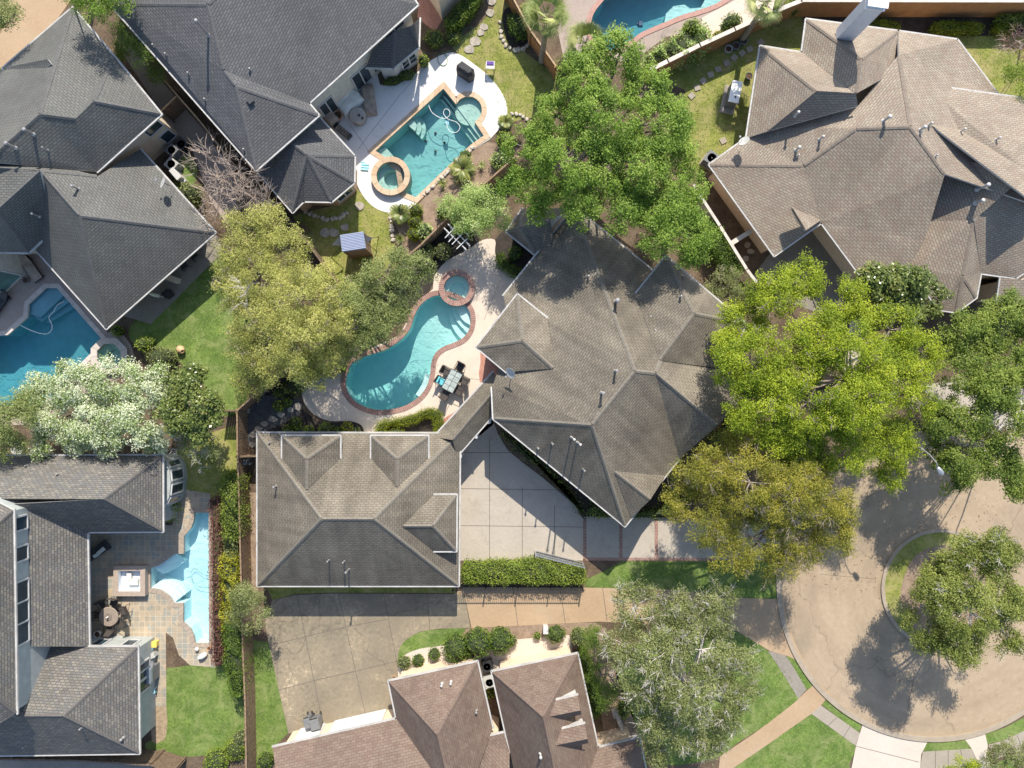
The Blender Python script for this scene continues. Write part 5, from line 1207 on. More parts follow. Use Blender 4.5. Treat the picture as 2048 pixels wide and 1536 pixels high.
# ================================================================ trees
tree('maple_tree', 'largest bright green tree, between the angular pool and the brown house', [(1240,105,42,8),(1178,150,55,8),(1290,185,52,8),(1112,232,52,7.5),(1200,235,62,9),(1310,262,56,8),(1062,300,55,6.5),(1140,330,66,8),(1268,330,60,8),(1352,232,34,6.5),(1362,312,34,6),(1082,392,46,6.4),(1165,415,40,6.8),(1028,368,28,5.5),(1215,300,40,7.5),(1225,385,40,7)], G['mid'], dens=1.1, leaf=.17, trunk=(1190,310), trunk_r=.3, hole_t=-.95)
tree('elm_tree', 'round green tree spreading over the top corner of the main house roof', [(1335,415,58,6.5),(1385,470,44,6),(1310,462,46,6.7),(1270,400,42,6.8),(1245,435,30,6.9),(1390,520,26,5.5),(1380,380,36,6.2)], G['mid'], dens=1.15, leaf=.16, trunk=(1340,430), hole_t=-1.0)
tree('lime_tree', 'broad yellow green tree covering the front garden right of the main house', [(1480,650,48,7),(1548,590,46,7),(1610,560,40,7),(1690,600,42,7.5),(1780,660,55,8),(1842,705,42,7.5),(1500,722,58,8),(1585,690,52,8.6),(1700,690,48,9),(1520,810,64,7.6),(1615,805,66,9),(1712,800,66,9),(1800,765,58,8),(1604,900,46,6.6),(1690,890,55,7),(1775,880,52,6.6),(1776,945,32,5.8),(1458,700,34,6.5),(1650,740,40,8.6),(1560,860,44,7.2),(1480,760,44,7),(1740,735,44,8.6),(1840,800,34,7),(1650,650,34,8),(1550,760,44,8.4),(1665,855,44,8)], G['lime'], dens=1.25, leaf=.15, trunk=(1650,760), trunk_r=.3, twig=.08, limb=.6, hole_t=-.75)
tree('cypress_tree', 'yellow ochre feathery tree over the driveway entrance', [(1400,935,52,6.5),(1368,1008,42,6),(1430,1045,52,6.5),(1500,965,60,7.5),(1508,900,44,7),(1582,990,62,7.5),(1600,925,42,7),(1658,1000,48,7),(1682,1062,40,6.5),(1600,1082,50,6.5),(1505,1075,50,6.5),(1462,1125,38,6),(1560,1132,34,6),(1550,920,40,7),(1450,985,44,6.8),(1540,1040,44,7),(1630,960,40,7),(1455,900,30,5.6)], G['ochre'], dens=1.2, leaf=.16, trunk=(1530,1010), trunk_r=.28, twig=.25, asp=.35, spike=.4)
tree('oak_tree', 'dark green tree at the right edge above the street circle', [(1885,905,36,5.4),(1915,960,30,5),(1880,845,34,6),(1940,665,52,5.7),(2012,640,52,5.7),(1925,748,46,6.7),(2020,745,56,6.7),(1900,835,42,6.2),(1975,840,50,6.7),(2040,830,48,6.7),(1930,920,42,6.2),(2000,930,42,6.2),(2042,965,36,5.7),(1965,700,44,6.2),(2045,690,34,5.7),(1900,700,34,5.7),(1960,890,40,5.7),(1990,780,44,6.9)], G['deep'], dens=1.25, leaf=.17, limb=.6, hole_t=-.4, trunk=(1985,800), trunk_r=.26, bark='palebark')
tree('island_tree', 'olive green tree growing on the round traffic island', [(1872,1195,46,5.5),(1932,1125,48,6),(1998,1108,44,6),(1850,1258,44,5),(1930,1215,58,6.5),(2008,1195,46,6),(1922,1288,44,5.5),(2008,1268,36,5.5),(1880,1145,30,5),(2035,1235,20,5)], G['olive2'], dens=1.4, leaf=.16, trunk=(1890,1180), twig=.12, bark='palebark')
tree('live_oak', 'grey twigged live oak beside the rose roofed house', [(1268,1215,44,6),(1340,1230,54,6.5),(1430,1228,50,6),(1250,1290,44,6),(1322,1310,58,7),(1402,1300,58,7),(1462,1330,46,6.5),(1290,1380,44,6.5),(1370,1390,62,7.5),(1450,1410,50,6.5),(1332,1458,50,6.5),(1410,1468,46,6),(1308,1508,28,5.5),(1488,1375,26,5.5)], G['oak'], dens=1.25, n_leaf=120, leaf=.15, trunk=(1350,1330), trunk_r=.3, twig=.5, bark='palebark', hole_t=-.6)
tree('juniper_tree', 'yellow green feathery tree left of the blue roofed playhouse', [(500,462,48,5.5),(560,505,52,6),(470,525,42,5.5),(465,590,40,5.5),(530,560,40,6),(590,545,40,5.5),(545,440,30,5),(620,570,36,5.8)], G['yolive'], dens=1.15, leaf=.16, trunk=(520,520), asp=.35, twig=.15)
tree('cedar_tree', 'large yellow olive drooping tree left of the freeform pool', [(520,640,60,6.5),(600,600,62,7),(510,700,46,6),(590,680,68,7),(650,640,46,6.5),(560,745,40,5.5),(625,732,44,5.5),(500,760,30,4.5),(665,700,36,5.5),(655,575,44,5.8),(690,640,36,5.4)], G['yolive'], dens=1.15, leaf=.16, trunk=(590,650), trunk_r=.28, asp=.35, twig=.15, spike=.3)
tree('elm_tree', 'grey green tree leaning over the left side of the freeform pool', [(722,580,42,5.2),(778,540,42,5),(825,540,36,4.4),(785,590,44,4.6),(735,640,48,4.8),(775,655,38,4),(700,600,36,5.2),(715,690,34,4)], G['olive'], dens=1.15, leaf=.14, trunk=(740,590), twig=.1)
tree('fringe_tree', 'tree covered in white blossom above the u shaped house', [(92,782,42,3.7),(150,768,46,4.1),(220,762,42,4.1),(288,770,44,4.1),(112,842,46,3.7),(190,838,50,4.4),(268,842,50,4.1),(325,850,34,3.7),(90,882,30,3.3),(215,886,24,3.3),(310,884,24,3.0),(335,790,30,3.7),(150,880,26,3.3)], G['flower'], dens=1.3, leaf=.145, trunk=(200,815), asp=.8)
tree('magnolia_tree', 'glossy dark green round tree right of the white blossom tree', [(375,778,46,5.5),(402,818,40,5),(352,838,34,5),(400,850,30,4.5)], G['gloss'], dens=1.3, leaf=.22, trunk=(380,810), asp=.7)
tree('small_oak', 'small grey green tree at the corner of the u shaped house roof', [(388,905,34,3.6),(428,898,26,3.6),(400,925,22,3.2)], G['oak'], dens=1.0, n_leaf=110, leaf=.12, trunk=(405,905), twig=.6, sub=.45, trunk_r=.1, bark='palebark')
tree('magnolia_tree', 'glossy leaved tree against the roof of the brown house above the lime tree', [(1760,570,38,6),(1815,565,40,6),(1850,600,32,5.6),(1800,620,40,6),(1730,560,22,5.5)], G['gloss'], dens=1.25, leaf=.24, trunk=(1800,590), asp=.7)
tree('pittosporum_tree', 'small variegated pale green tree by the pergola', [(932,432,34,3.0),(972,408,32,3.1),(905,412,20,2.6),(962,446,26,3.0),(992,436,22,2.8),(945,398,24,2.9)], G['pitto'], dens=1.25, leaf=.13, trunk=(950,425), trunk_r=.1, sub=.45)
tree('bare_tree', 'leafless brown twiggy tree between the two grey houses', [(430,325,42,4.2),(480,350,42,4.6),(455,390,42,4.4),(510,395,38,4.2),(420,375,30,3.6),(535,415,22,3.6),(430,440,22,3.2)], G['olive'], dens=1.5, n_leaf=0, leaf=.1, trunk=(468,372), trunk_r=.1, twig=1.0, bark='barebark', sub=.6, hole_t=-2)
tree('bare_tree', 'pale leafless snag poking out between the two yellow olive trees', [(495,580,24,6.3)], G['olive'], dens=2.6, hole_t=-2, n_leaf=0, trunk=(500,590), trunk_r=.12, twig=1.0, bark='palebark', sub=.7)
tree('oak_tree', 'olive green tree at the left edge beside the white blossom tree', [(20,835,42,5),(0,880,34,4.5),(45,810,24,4.5),(30,880,24,4)], G['olive'], dens=1.15, leaf=.14, trunk=(15,850))
tree('small_holly', 'round olive shrubby tree beside the fence left of the garage', [(488,1195,28,3.8),(515,1210,26,3.8),(482,1228,24,3.4),(500,1240,22,3.4)], G['oak'], dens=1.3, leaf=.12, trunk=(498,1215), sub=.42, trunk_r=.1)
tree('street_tree', 'pale green tree in the top left corner over the driveway', [(10,18,24,5),(-5,52,22,5),(14,-8,20,5)], G['olive'], dens=1.1, leaf=.14, trunk=(-20,30), twig=.3)
tree('oak_tree', 'shaded green tree at the top edge above the grey house roof', [(150,2,34,6.5),(195,8,36,6.8),(235,10,30,6),(170,-35,45,7),(225,-35,40,7)], G['mid'], dens=.75, leaf=.14, trunk=(190,-20))
tree('young_tree', 'small grey green tree at the bottom right corner', [(2005,1505,24,2.6),(2035,1490,18,2.4),(1985,1530,20,2.4),(2030,1525,24,2.4)], G['oak'], dens=1.2, leaf=.11, trunk=(2012,1512), sub=.35, trunk_r=.07, twig=.4)
tree('young_tree', 'lime green bush tree cut by the bottom edge near the pale path', [(1912,1532,18,2),(1945,1540,20,2),(1900,1550,14,1.8)], G['lime'], dens=1.3, leaf=.11, trunk=(1930,1545), sub=.33, trunk_r=.06)
tree('crepe_myrtle', 'loose bronze leaved small tree by the rose roofed house wall', [(1190,1290,22,3),(1200,1350,22,3),(1215,1395,20,3),(1180,1265,16,2.5)], G['hedge'], dens=1.0, leaf=.11, trunk=(1200,1340), sub=.4, trunk_r=.08)
tree('redbud_tree', 'pinkish brown bare twigged bush at the right edge below the ochre wall', [(2030,85,24,3),(2050,110,20,3)], G['maroon'], dens=1.0, n_leaf=50, leaf=.1, trunk=(2040,95), sub=.4, trunk_r=.07, twig=.9, bark='barebark')
tree('small_elm', 'bright green small tree casting shade on the far right lawn', [(2035,150,30,3.4),(2060,190,26,3.4)], G['hedgel'], dens=1.1, leaf=.12, trunk=(2045,160), sub=.45, trunk_r=.08)
tree('garden_tree', 'loose green shrubby tree at the corner of the main house roof', [(1440,560,26,3),(1470,590,22,3),(1425,585,20,2.8),(1462,555,16,2.6)], G['oak'], dens=1.0, leaf=.11, trunk=(1450,575), sub=.4, trunk_r=.07, twig=.4)
tree('garden_tree', 'green tree filling the gap between fence and long roofed house', [(262,62,28,4),(290,110,26,3.6),(248,95,22,3.4),(315,140,20,3)], G['hedge'], dens=1.0, leaf=.12, trunk=(275,85), sub=.45, trunk_r=.09)
# palms
fan_palm('fan_palm', 'tall fan palm at the top edge beside the orange fence', 1092, 28, 56, 6.0, G['palm'])
fan_palm('fan_palm', 'lower fan palm between the blue pool and the big green tree', 1170, 88, 46, 5.0, G['palm'])
fan_palm('fan_palm', 'fan palm behind the ochre wall at the top of the photo', 1532, 6, 44, 4.5, G['palm'])
strappy('sago_palm', 'large sago palm in the bark bed beside the angular pool', 925, 338, 30, .9, G['sago'], n=38, leaflets=True)
strappy('sago_palm', 'sago palm with dark shadow below the white pool deck', 801, 428, 22, .9, G['sago'], n=32, leaflets=True)
strappy('sago_palm', 'small spiky palm at the right edge of the white deck', 1012, 245, 16, .8, G['sago'], n=26, leaflets=True)
strappy('spiky_plant', 'small green spiky plant beside the raised stone hot tub', 885, 367, 14, .5, G['sago'], n=26)
strappy('spiky_plant', 'green spiky plant at the lower end of the bark bed', 800, 478, 12, .5, G['sago'], n=26)
strappy('spiky_plant', 'light green tuft plant in the bark bed near the pool edge', 963, 330, 11, .4, G['palm'], n=26)
# shrubs
def sh(label, px, py, r, h, m, **k): return shrub(k.pop('name', 'shrub'), label, px, py, r, h, G[m], **k)
sh('clipped yellow green ball bush nearest the white deck', 831, 420, 15, 1.0, 'box', name='topiary_ball', tight=.03, leaf=.07, group='clipped ball bushes in the bark bed')
sh('clipped ball bush in the middle of the row of three', 829, 443, 14, .9, 'box', name='topiary_ball', tight=.03, leaf=.07, group='clipped ball bushes in the bark bed')
sh('clipped ball bush lowest in the row of three', 826, 468, 13, .9, 'box', name='topiary_ball', tight=.03, leaf=.07, group='clipped ball bushes in the bark bed', ry=14)
sh('pale variegated bush beside the lowest ball bush', 848, 462, 19, .9, 'pitto')
sh('variegated bush at the foot of the pale small tree', 885, 425, 14, .8, 'pitto')
sh('grey green bush next to the board fence above the freeform pool', 885, 502, 18, 1.2, 'oak')
sh('loose green bush between the pool trees and the fence corner', 850, 505, 20, 1.2, 'olive')
sh('green bush beside the angular pool corner', 1000, 320, 20, .9, 'pitto')
sh('feathery green bush at the right end of the bark bed', 1010, 278, 18, 1.2, 'hedgel')
sh('dark green bush in the bark bed by the stone spillway', 930, 310, 12, .7, 'hedge')
sh('round bush by the clay water jar on the left lawn', 320, 715, 30, 1.4, 'oak', ry=24)
sh('yellow green bush near the corner of the grey roof', 286, 688, 18, 1.2, 'hedgel')
sh('small light bush under the grey roof tip', 232, 662, 12, .8, 'hedgel')
sh('bush with orange buds beside the satellite dish', 377, 388, 24, 1.6, 'oak', ry=26)
sh('small bush at the bottom left of the fenced lawn', 470, 1500, 24, .8, 'hedgel')
sh('brown twiggy bush beside the fence at the bottom left lawn', 480, 1480, 18, .8, 'oak')
sh('light green bush at the bottom edge left of the fence', 430, 1525, 26, .8, 'hedgel')
sh('rounded bush in the corner below the strip lawn', 528, 1525, 17, 1.0, 'hedge')
sh('large dark green clipped bush above the rose roof', 912, 1300, 28, 1.7, 'hedge', ry=29, tight=.04)
sh('middle clipped bush of the three above the rose roof', 955, 1290, 30, 1.8, 'hedge', ry=30, tight=.04)
sh('right clipped bush of the three above the rose roof', 1000, 1285, 26, 1.7, 'hedge', ry=28, tight=.04)
sh('tiny yellow green bush under the waste bins', 980, 1388, 11, .6, 'hedgel')
sh('loose shrub at the left end of the bark bed by the garage drive', 808, 1327, 14, .7, 'oak')
sh('flowering shrub second from left in the bark bed by the drive', 836, 1322, 13, .6, 'hedge')
sh('shrub third from left in the bark bed by the drive', 868, 1310, 13, .7, 'hedge')
sh('oval bush hiding the small white box by the tan drive', 1112, 1271, 20, 1.1, 'hedge', ry=18)
sh('small round bush in the gravel left of the oval bush', 1075, 1273, 8, .5, 'hedgel')
sh('reddish bush at the end of the three clipped bushes', 1022, 1283, 13, .8, 'oak')
sh('silver green shrub with large leaves by the white wall end', 1158, 1275, 17, 1.4, 'olive')
sh('bright lime bush beside the stone bench wall', 1248, 1422, 13, 1.0, 'hedgel', ry=18)
sh('round green bush next to the grey roof of the bay house', 1320, 1440, 0.1*100, .9, 'hedge')
sh('green bush behind the bay windows of the slate roofed house', 812, 148, 18, .8, 'hedge', ry=10)
sh('ivy like planting around the bay window', 790, 158, 26, .6, 'hedge', ry=9, rz=R(20))
sh('light leaved bush at the right end of the bay window', 846, 118, 11, 1.3, 'hedgel')
sh('dark leafy shrub in the shaded corner above the white deck', 868, 75, 20, .9, 'deep', ry=18)
sh('low dark green plant beside the coiled garden hose', 905, 72, 16, .7, 'deep')
sh('dark shrub in the round stone edged bed near the top', 1040, 45, 26, 1.2, 'hedge', ry=30)
sh('yellowish shrub by the orange fence at the top edge', 1050, 20, 16, 1.3, 'yolive')
sh('round bush between the fan palm and the garden wall', 1137, 130, 26, 1.6, 'oak')
sh('rounded green bush beside the upper right pool deck', 1466, 45, 22, 1.5, 'hedge')
sh('bush at the corner where the ochre walls meet', 1590, 8, 18, 1.3, 'hedgel')
sh('yellow flowering plants on the ledge of the ochre wall', 1438, 68, 12, .7, 'yellow', ry=8)
hedge('hedge_bank', 'pale mixed hedge bank between the blue pool and ochre wall', [(1290,112),(1345,78),(1390,48),(1415,52),(1420,85),(1395,108),(1345,122),(1300,132)], 1.5, G['pitto'], dens=300, wob=.3, leaf=.13)
sh('red and green clump at the pool side of the pale hedge bank', 1385, 55, 20, 1.7, 'hedgel')
hedge('hedge', 'long clipped bright green hedge between driveway and iron railing', [(926,1130),(1072,1122),(1170,1142),(1168,1168),(1050,1166),(927,1166)], 1.3, G['hedgel'], wob=.12)
hedge('hedge', 'maroon leaved hedge along the right side of the pale aqua pool', [(421,998),(438,998),(441,1150),(444,1328),(424,1328),(421,1150)], 1.3, G['maroon'], wob=.1, leaf=.09)
hedge('hedge', 'dark green hedge against the fence above the yellow leaved shrub', [(445,948),(476,950),(478,1040),(476,1076),(448,1076),(444,1010)], 2.0, G['deep'], wob=.2, leaf=.11)
hedge('hedge', 'yellow leaved shrub row between the maroon hedge and the fence', [(442,1112),(474,1112),(474,1150),(460,1260),(446,1262),(442,1190)], 1.5, G['yellow'], wob=.25, leaf=.10)
hedge('hedge', 'dark green hedge between the maroon hedge and the strip lawn', [(447,1250),(484,1250),(486,1350),(484,1390),(462,1386),(449,1330)], 1.9, G['hedge'], wob=.15)
hedge('hedge', 'grey green shrub row linking the two dark hedges by the fence', [(446,1078),(474,1078),(474,1112),(446,1112)], 1.4, G['oak'], wob=.3)
hedge('hedge', 'green shrub border below the curved bay window', [(338,935),(352,950),(352,990),(344,1030),(330,1046),(328,1020),(341,990)], .9, G['hedgel'], wob=.3)
hedge('hedge', 'curved clipped hedge beside the freeform pool deck', smooth([(752,868),(753,850),(765,843),(800,838),(830,830),(842,822),(862,818),(880,826),(885,845),(880,866),(868,866),(870,850),(862,834),(845,836),(830,846),(800,850),(775,850),(770,868)], 2), .8, G['box'], wob=.05, leaf=.07, dens=700)
sh('small round clipped bush pair inside the curved hedge bed', 790, 864, 22, .6, 'box', ry=9, leaf=.08)
for i, (x, y, r, m, l) in enumerate(((574,861,11,'hedgel','first bright bush from the left above the garage roof'),(600,860,10,'hedge','second dark green bush from the left above the garage roof'),(617,861,11,'hedgel','third leafy bush from the left above the garage roof'),(650,859,15,'hedgel','wide leafy bush in the middle of the bed above the garage'),(675,862,9,'hedge','dark small bush right of the wide leafy bush'),(694,856,13,'yellow','bright yellow green bush near the right end of the garage bed'),(712,862,9,'oak','grey green bush at the right end of the garage bed'),(556,812,12,'hedgel','yellow green plant beside the stepping stones'),(572,806,10,'hedge','dark fern right of the stepping stones'),(590,845,12,'deep','dark low plant between the stepping stones and pool deck'))):
    sh(l, x, y, r, .7, m)
hedge('hedge', 'tall clipped hedge beside the pale wall of the brown house', [(1404,440),(1428,440),(1462,500),(1488,540),(1470,545),(1448,535),(1425,490)], 1.8, G['hedge'], wob=.08, leaf=.10)
hedge('hedge', 'dark green hedge along the right wall of the rose roofed house', [(1160,1300),(1172,1300),(1186,1350),(1198,1400),(1200,1432),(1185,1436),(1175,1380)], 1.2, G['hedge'], wob=.15)
hedge('hedge', 'clipped green hedge at the top of the photo beside the beige wall', smooth([(888,42),(925,0),(940,-20),(965,-20),(960,0),(930,35),(905,54)], 1), 1.2, G['hedge'], wob=.1)
hedge('hedge', 'bright low hedge behind the chimney house', smooth([(1868,48),(1885,43),(1920,44),(1960,47),(1966,57),(1960,64),(1900,62),(1870,62)], 1), .7, G['box'], wob=.1, dens=600)
hedge('hedge', 'short bright hedge end right of the long low hedge', smooth([(1992,50),(2026,50),(2030,58),(2020,64),(1994,62)], 1), .7, G['box'], wob=.1, dens=600)
hedge('hedge', 'small clipped hedge beside the chimney foot', smooth([(1736,44),(1760,40),(1790,45),(1800,52),(1790,58),(1740,54)], 1), .7, G['box'], wob=.15, dens=600)
hedge('hedge', 'dark shaded hedge at the far right under the ochre wall', [(2000,30),(2070,26),(2070,44),(2000,42)], .9, G['deep'], wob=.2)
hedge('hedge', 'low dark hedge bed beside the upper left terrace of the main house', smooth([(1002,505),(1012,520),(1030,535),(1052,545),(1050,560),(1025,550),(1000,535),(992,515)], 1), .7, G['hedge'], wob=.12)
sh('round dark bush in the shaded bed by the main house corner', 1030, 505, 14, .9, 'hedge')
hedge('ground_cover', 'shaded low planting in front of the main house', [(1002,868),(1040,905),(1095,948),(1140,985),(1165,1030),(1150,1000),(1100,930),(1030,880)], .5, G['deep'], dens=200, wob=.3)
hedge('shrub_border', 'shaded shrubs under the front corner of the main house', [(1172,1020),(1200,1000),(1240,1025),(1320,1020),(1340,990),(1380,1000),(1370,1032),(1180,1034)], .6, G['deep'], dens=200, wob=.4)
hedge('shrub_border', 'mixed dark shrubs along the fence behind the freeform pool', [(545,790),(600,745),(640,728),(690,715),(690,745),(650,752),(610,765),(600,785)], .9, G['deep'], dens=220, wob=.4)
hedge('shrub_border', 'dark shrubs along the right side of the lime tree garden', [(1455,790),(1500,840),(1480,880),(1430,905),(1400,895),(1450,850)], .8, G['oak'], dens=220, wob=.4)
hedge('shrub_border', 'small leafy plants by the left wall of the grey house', [(0,135),(8,150),(35,185),(30,200),(10,190),(-10,160)], .8, G['pitto'], dens=300, wob=.4)
# real grass and leaf litter so that lawns are not flat
def scatter(name, label_, polys, mat, dens, size, up=1.0, z=.03, world=False):
    C = []
    for poly in polys:
        pl = plan(poly); x0, x1 = min(p[0] for p in pl), max(p[0] for p in pl); y0, y1 = min(p[1] for p in pl), max(p[1] for p in pl)
        n = int((x1-x0)*(y1-y0)*dens); xs = NR.uniform(x0, x1, n); ys = NR.uniform(y0, y1, n); k = inside_np(xs, ys, pl)
        for hh in HOLES:
            if max(p[0] for p in hh) < x0 or min(p[0] for p in hh) > x1: continue
            k &= ~inside_np(xs, ys, hh)
        C.append(np.stack([xs[k], ys[k], np.full(k.sum(), z)], 1))
    C = np.concatenate(C); n = len(C); tone = np.clip(.5+.28*np.sin(C[:, 0]*1.7)*np.cos(C[:, 1]*1.3)+NR.normal(0, .25, n), 0, 1)
    C_, A, B, T = leafset(C, np.tile([0, 0, 1.], (n, 1)), size, tone, up=up, jit=.6)
    o = quads_mesh(name, C_, A, B, T, mat); tag(o, label_, None, None, 'stuff'); return o
LG = [[(262,650),(330,590),(400,545),(440,500),(490,560),(505,690),(500,775),(475,830),(440,822),(400,760),(330,705),(270,690)],
      [(334,1335),(440,1332),(486,1350),(489,1440),(480,1490),(400,1512),(310,1512),(330,1455),(333,1400)], [(508,1288),(538,1290),(575,1466),(550,1490),(540,1545),(514,1545)],
      [(1172,1160),(1212,1142),(1250,1122),(1420,1122),(1560,1130),(1560,1195),(1480,1195),(1300,1175),(1172,1172)], [(1470,1262),(1545,1312),(1580,1352),(1594,1396),(1560,1428),(1480,1478),(1400,1500)],
      [(1627,1432),(1665,1462),(1708,1492),(1688,1560),(1450,1560),(1530,1493)]]
LB = [[(610,445),(700,405),(745,415),(784,432),(788,500),(800,560),(690,640),(655,545)], [(920,95),(985,20),(1030,60),(1105,165),(1100,230),(1015,240),(990,200),(960,140)], [(1320,150),(1536,55),(1600,25),(1608,100),(1530,95),(1490,280),(1425,320),(1400,345),(1380,180)],
      [(1905,72),(2060,72),(2060,210),(1990,205)]]
scatter('grass', 'short green grass growing on the lawns', LG+LB, G['tuft'], 45, .07, up=.5)
M['litter'] = flat('fallen_leaf', (.22, .13, .06), .9, scale=9, var=.4)
scatter('leaf_litter', 'brown fallen leaves lying under the trees', [[(1400,1000),(1700,1000),(1760,1180),(1560,1200),(1400,1120)],[(1230,1180),(1500,1200),(1540,1440),(1300,1500),(1220,1300)],[(1750,1000),(2000,980),(2000,1250),(1760,1260)],[(1400,560),(1900,560),(1900,980),(1400,900)],[(1050,180),(1400,180),(1400,450),(1050,450)],[(450,430),(850,430),(850,720),(450,800)]], M['litter'], 5, .09, up=1.5, z=.05)
# ================================================================ furniture and small things
def gz(px, py, z=0): return W(px, py, z)
def make_chair(name, label, group, seatm, framem):
    t = thing(name, label, 'chair', (0, 0, 0), 0, group)
    mb = LMB(); mb.box((0, 0, .42), (.5, .5, .05), taper=.96); mb.build('seat', seatm, t)
    mb = LMB(); mb.box((0, -.29, .72), (.5, .05, .55), rx=R(14)); mb.build('backrest', seatm, t)
    for sx in (-1, 1):
        mb = LMB(); mb.tube([(sx*.29, .24, .0), (sx*.29, .22, .62), (sx*.29, .1, .66), (sx*.29, -.24, .64), (sx*.27, -.34, .95)], .018, 6); mb.build('armrest', framem, t)
        mb = LMB(); mb.tube([(sx*.26, -.30, 0), (sx*.26, -.24, .42)], .018, 6); mb.build('leg', framem, t)
        mb = LMB(); mb.tube([(sx*.24, .25, 0), (sx*.24, .22, .42)], .018, 6); mb.build('leg', framem, t)
    return t
ch = make_chair('patio_chair', 'dark patio chair at the top end of the glass table', 'patio chairs round the glass table', M['wicker'], M['black'])
tc = W(906, 762, 0); ta = R(62)
spots = [(1.0, 0, -90, None), (.38, .66, 180, 'dark patio chair on the upper left side of the glass table'), (-.38, .66, 180, 'patio chair with a teal cushion on the left of the glass table'), (-1.0, 0, 90, 'dark patio chair at the bottom end of the glass table'), (.38, -.66, 0, 'dark patio chair on the upper right side of the glass table'), (-.38, -.66, 0, 'dark patio chair on the lower right side of the glass table')]
for i, (x, y, a, l) in enumerate(spots):
    c = ch if i == 0 else copy_tree(ch)
    c.location = (tc.x+x*math.cos(ta)-y*math.sin(ta), tc.y+x*math.sin(ta)+y*math.cos(ta), .025)
    c.rotation_euler.z = ta+R(a)+(R(180) if abs(a) == 90 else 0)+rnd.uniform(-.15, .15)
    if i == 0: c.rotation_euler.z = ta+R(90)
    if i == 3: c.rotation_euler.z = ta-R(90)
    if l: c['label'] = l
    if i == 2:
        cp = c.location.copy()
mb = MB(); mb.box((cp.x, cp.y, .50), (.46, .46, .09), rz=ta, taper=.9); mb.box((cp.x-.15, cp.y+.12, .68), (.42, .12, .36), rz=ta); o = mb.build('seat_cushion', M['teal'], bevel=.02); top(o, 'teal cushion lying on a dark patio chair by the pool', 'cushion')
t = thing('glass_table', 'rectangular frosted glass patio table beside the freeform pool', 'table', (tc.x, tc.y, .025), ta)
mb = LMB(); mb.box((0, 0, .73), (1.4, .82, .015)); mb.build('table_top', M['glasstop'], t)
mb = LMB()
for s in (-1, 1): mb.beam((-.7, s*.41, .73), (.7, s*.41, .73), .04, .035); mb.beam((s*.7, -.41, .73), (s*.7, .41, .73), .04, .035)
mb.beam((-.7, 0, .735), (.7, 0, .735), .03, .02)
for k in (-1, 0, 1): mb.beam((k*.35, -.4, .735), (k*.35, .4, .735), .02, .02)
mb.build('frame', M['black'], t)
for sx in (-1, 1):
    for sy in (-1, 1): mb = LMB(); mb.tube([(sx*.62, sy*.34, 0), (sx*.66, sy*.37, .72)], .022, 6); mb.build('leg', M['black'], t)
# round table lower left
t = thing('round_table', 'round brown stone table with white finial on the slate patio', 'table', W(230, 1226, 0)); tp = t.location
mb = LMB(); mb.lathe((0, 0, .70), [(0.01, 0), (.60, 0), (.64, .03), (.64, .06), (.60, .08), (.01, .08)], 36); mb.build('table_top', flat('brown_stone_top', (.27, .22, .18), .6, scale=5), t)
mb = LMB(); mb.lathe((0, 0, .785), [(.01, 0), (.24, 0), (.24, .03), (.01, .03)], 28); mb.build('turntable', flat('dark_stone', (.2, .165, .14), .5), t)
mb = LMB(); mb.lathe((0, 0, .82), [(.05, 0), (.07, .06), (.03, .14), (.06, .2), (0, .26)], 14); mb.build('finial', M['whitepot'], t, smooth=True)
mb = LMB(); mb.lathe((0, 0, 0), [(.34, 0), (.3, .05), (.09, .12), (.08, .6), (.2, .7)], 16); mb.build('pedestal', M['wicker'], t)
c0 = make_chair('garden_chair', 'dark iron chair on the left of the round stone table', 'chairs round the round stone table', M['wicker'], M['black'])
for i, (a, l) in enumerate(((180, None), (125, 'dark iron chair at the upper left of the round stone table'), (78, 'dark iron chair at the top of the round stone table'), (20, 'dark iron chair on the right of the round stone table'), (-35, 'dark iron chair at the lower right of the round stone table'), (-95, 'dark iron chair below the round stone table'))):
    c = c0 if i == 0 else copy_tree(c0); c.location = (tp.x+math.cos(R(a))*.86, tp.y+math.sin(R(a))*.86, .025); c.rotation_euler.z = R(a+90)
    if l: c['label'] = l
# lounge chair in shade
def lounger(label, px, py, rz, m, name='sun_lounger'):
    p = W(px, py, 0); t = thing(name, label, 'lounger', (p.x, p.y, .02), rz)
    mb = LMB(); mb.box((0, -.25, .34), (.62, 1.35, .08)); mb.box((0, .68, .52), (.62, .72, .08), rx=R(32)); mb.build('cushion', m, t, bevel=.02)
    mb = LMB(); mb.box((0, -.1, .27), (.66, 1.75, .05)); mb.build('frame', M['black'], t)
    for sx in (-1, 1):
        for y in (-.8, .6): mb = LMB(); mb.box((sx*.28, y, .13), (.05, .05, .26)); mb.build('leg', M['black'], t)
    return t
lounger('dark lounger with a white towel in the shade of the u shaped house', 203, 1098, R(-55), M['darkfab'])
p = W(202, 1102, .45); mb = MB(); mb.box((p.x, p.y, .45), (.25, .6, .06), rz=R(-50)); mb.box((p.x-.35, p.y-.3, .43), (.22, .38, .05), rz=R(-60)); o = mb.build('folded_towel', M['whitefab'], bevel=.01); top(o, 'pale towel laid over the dark lounger', 'towel')
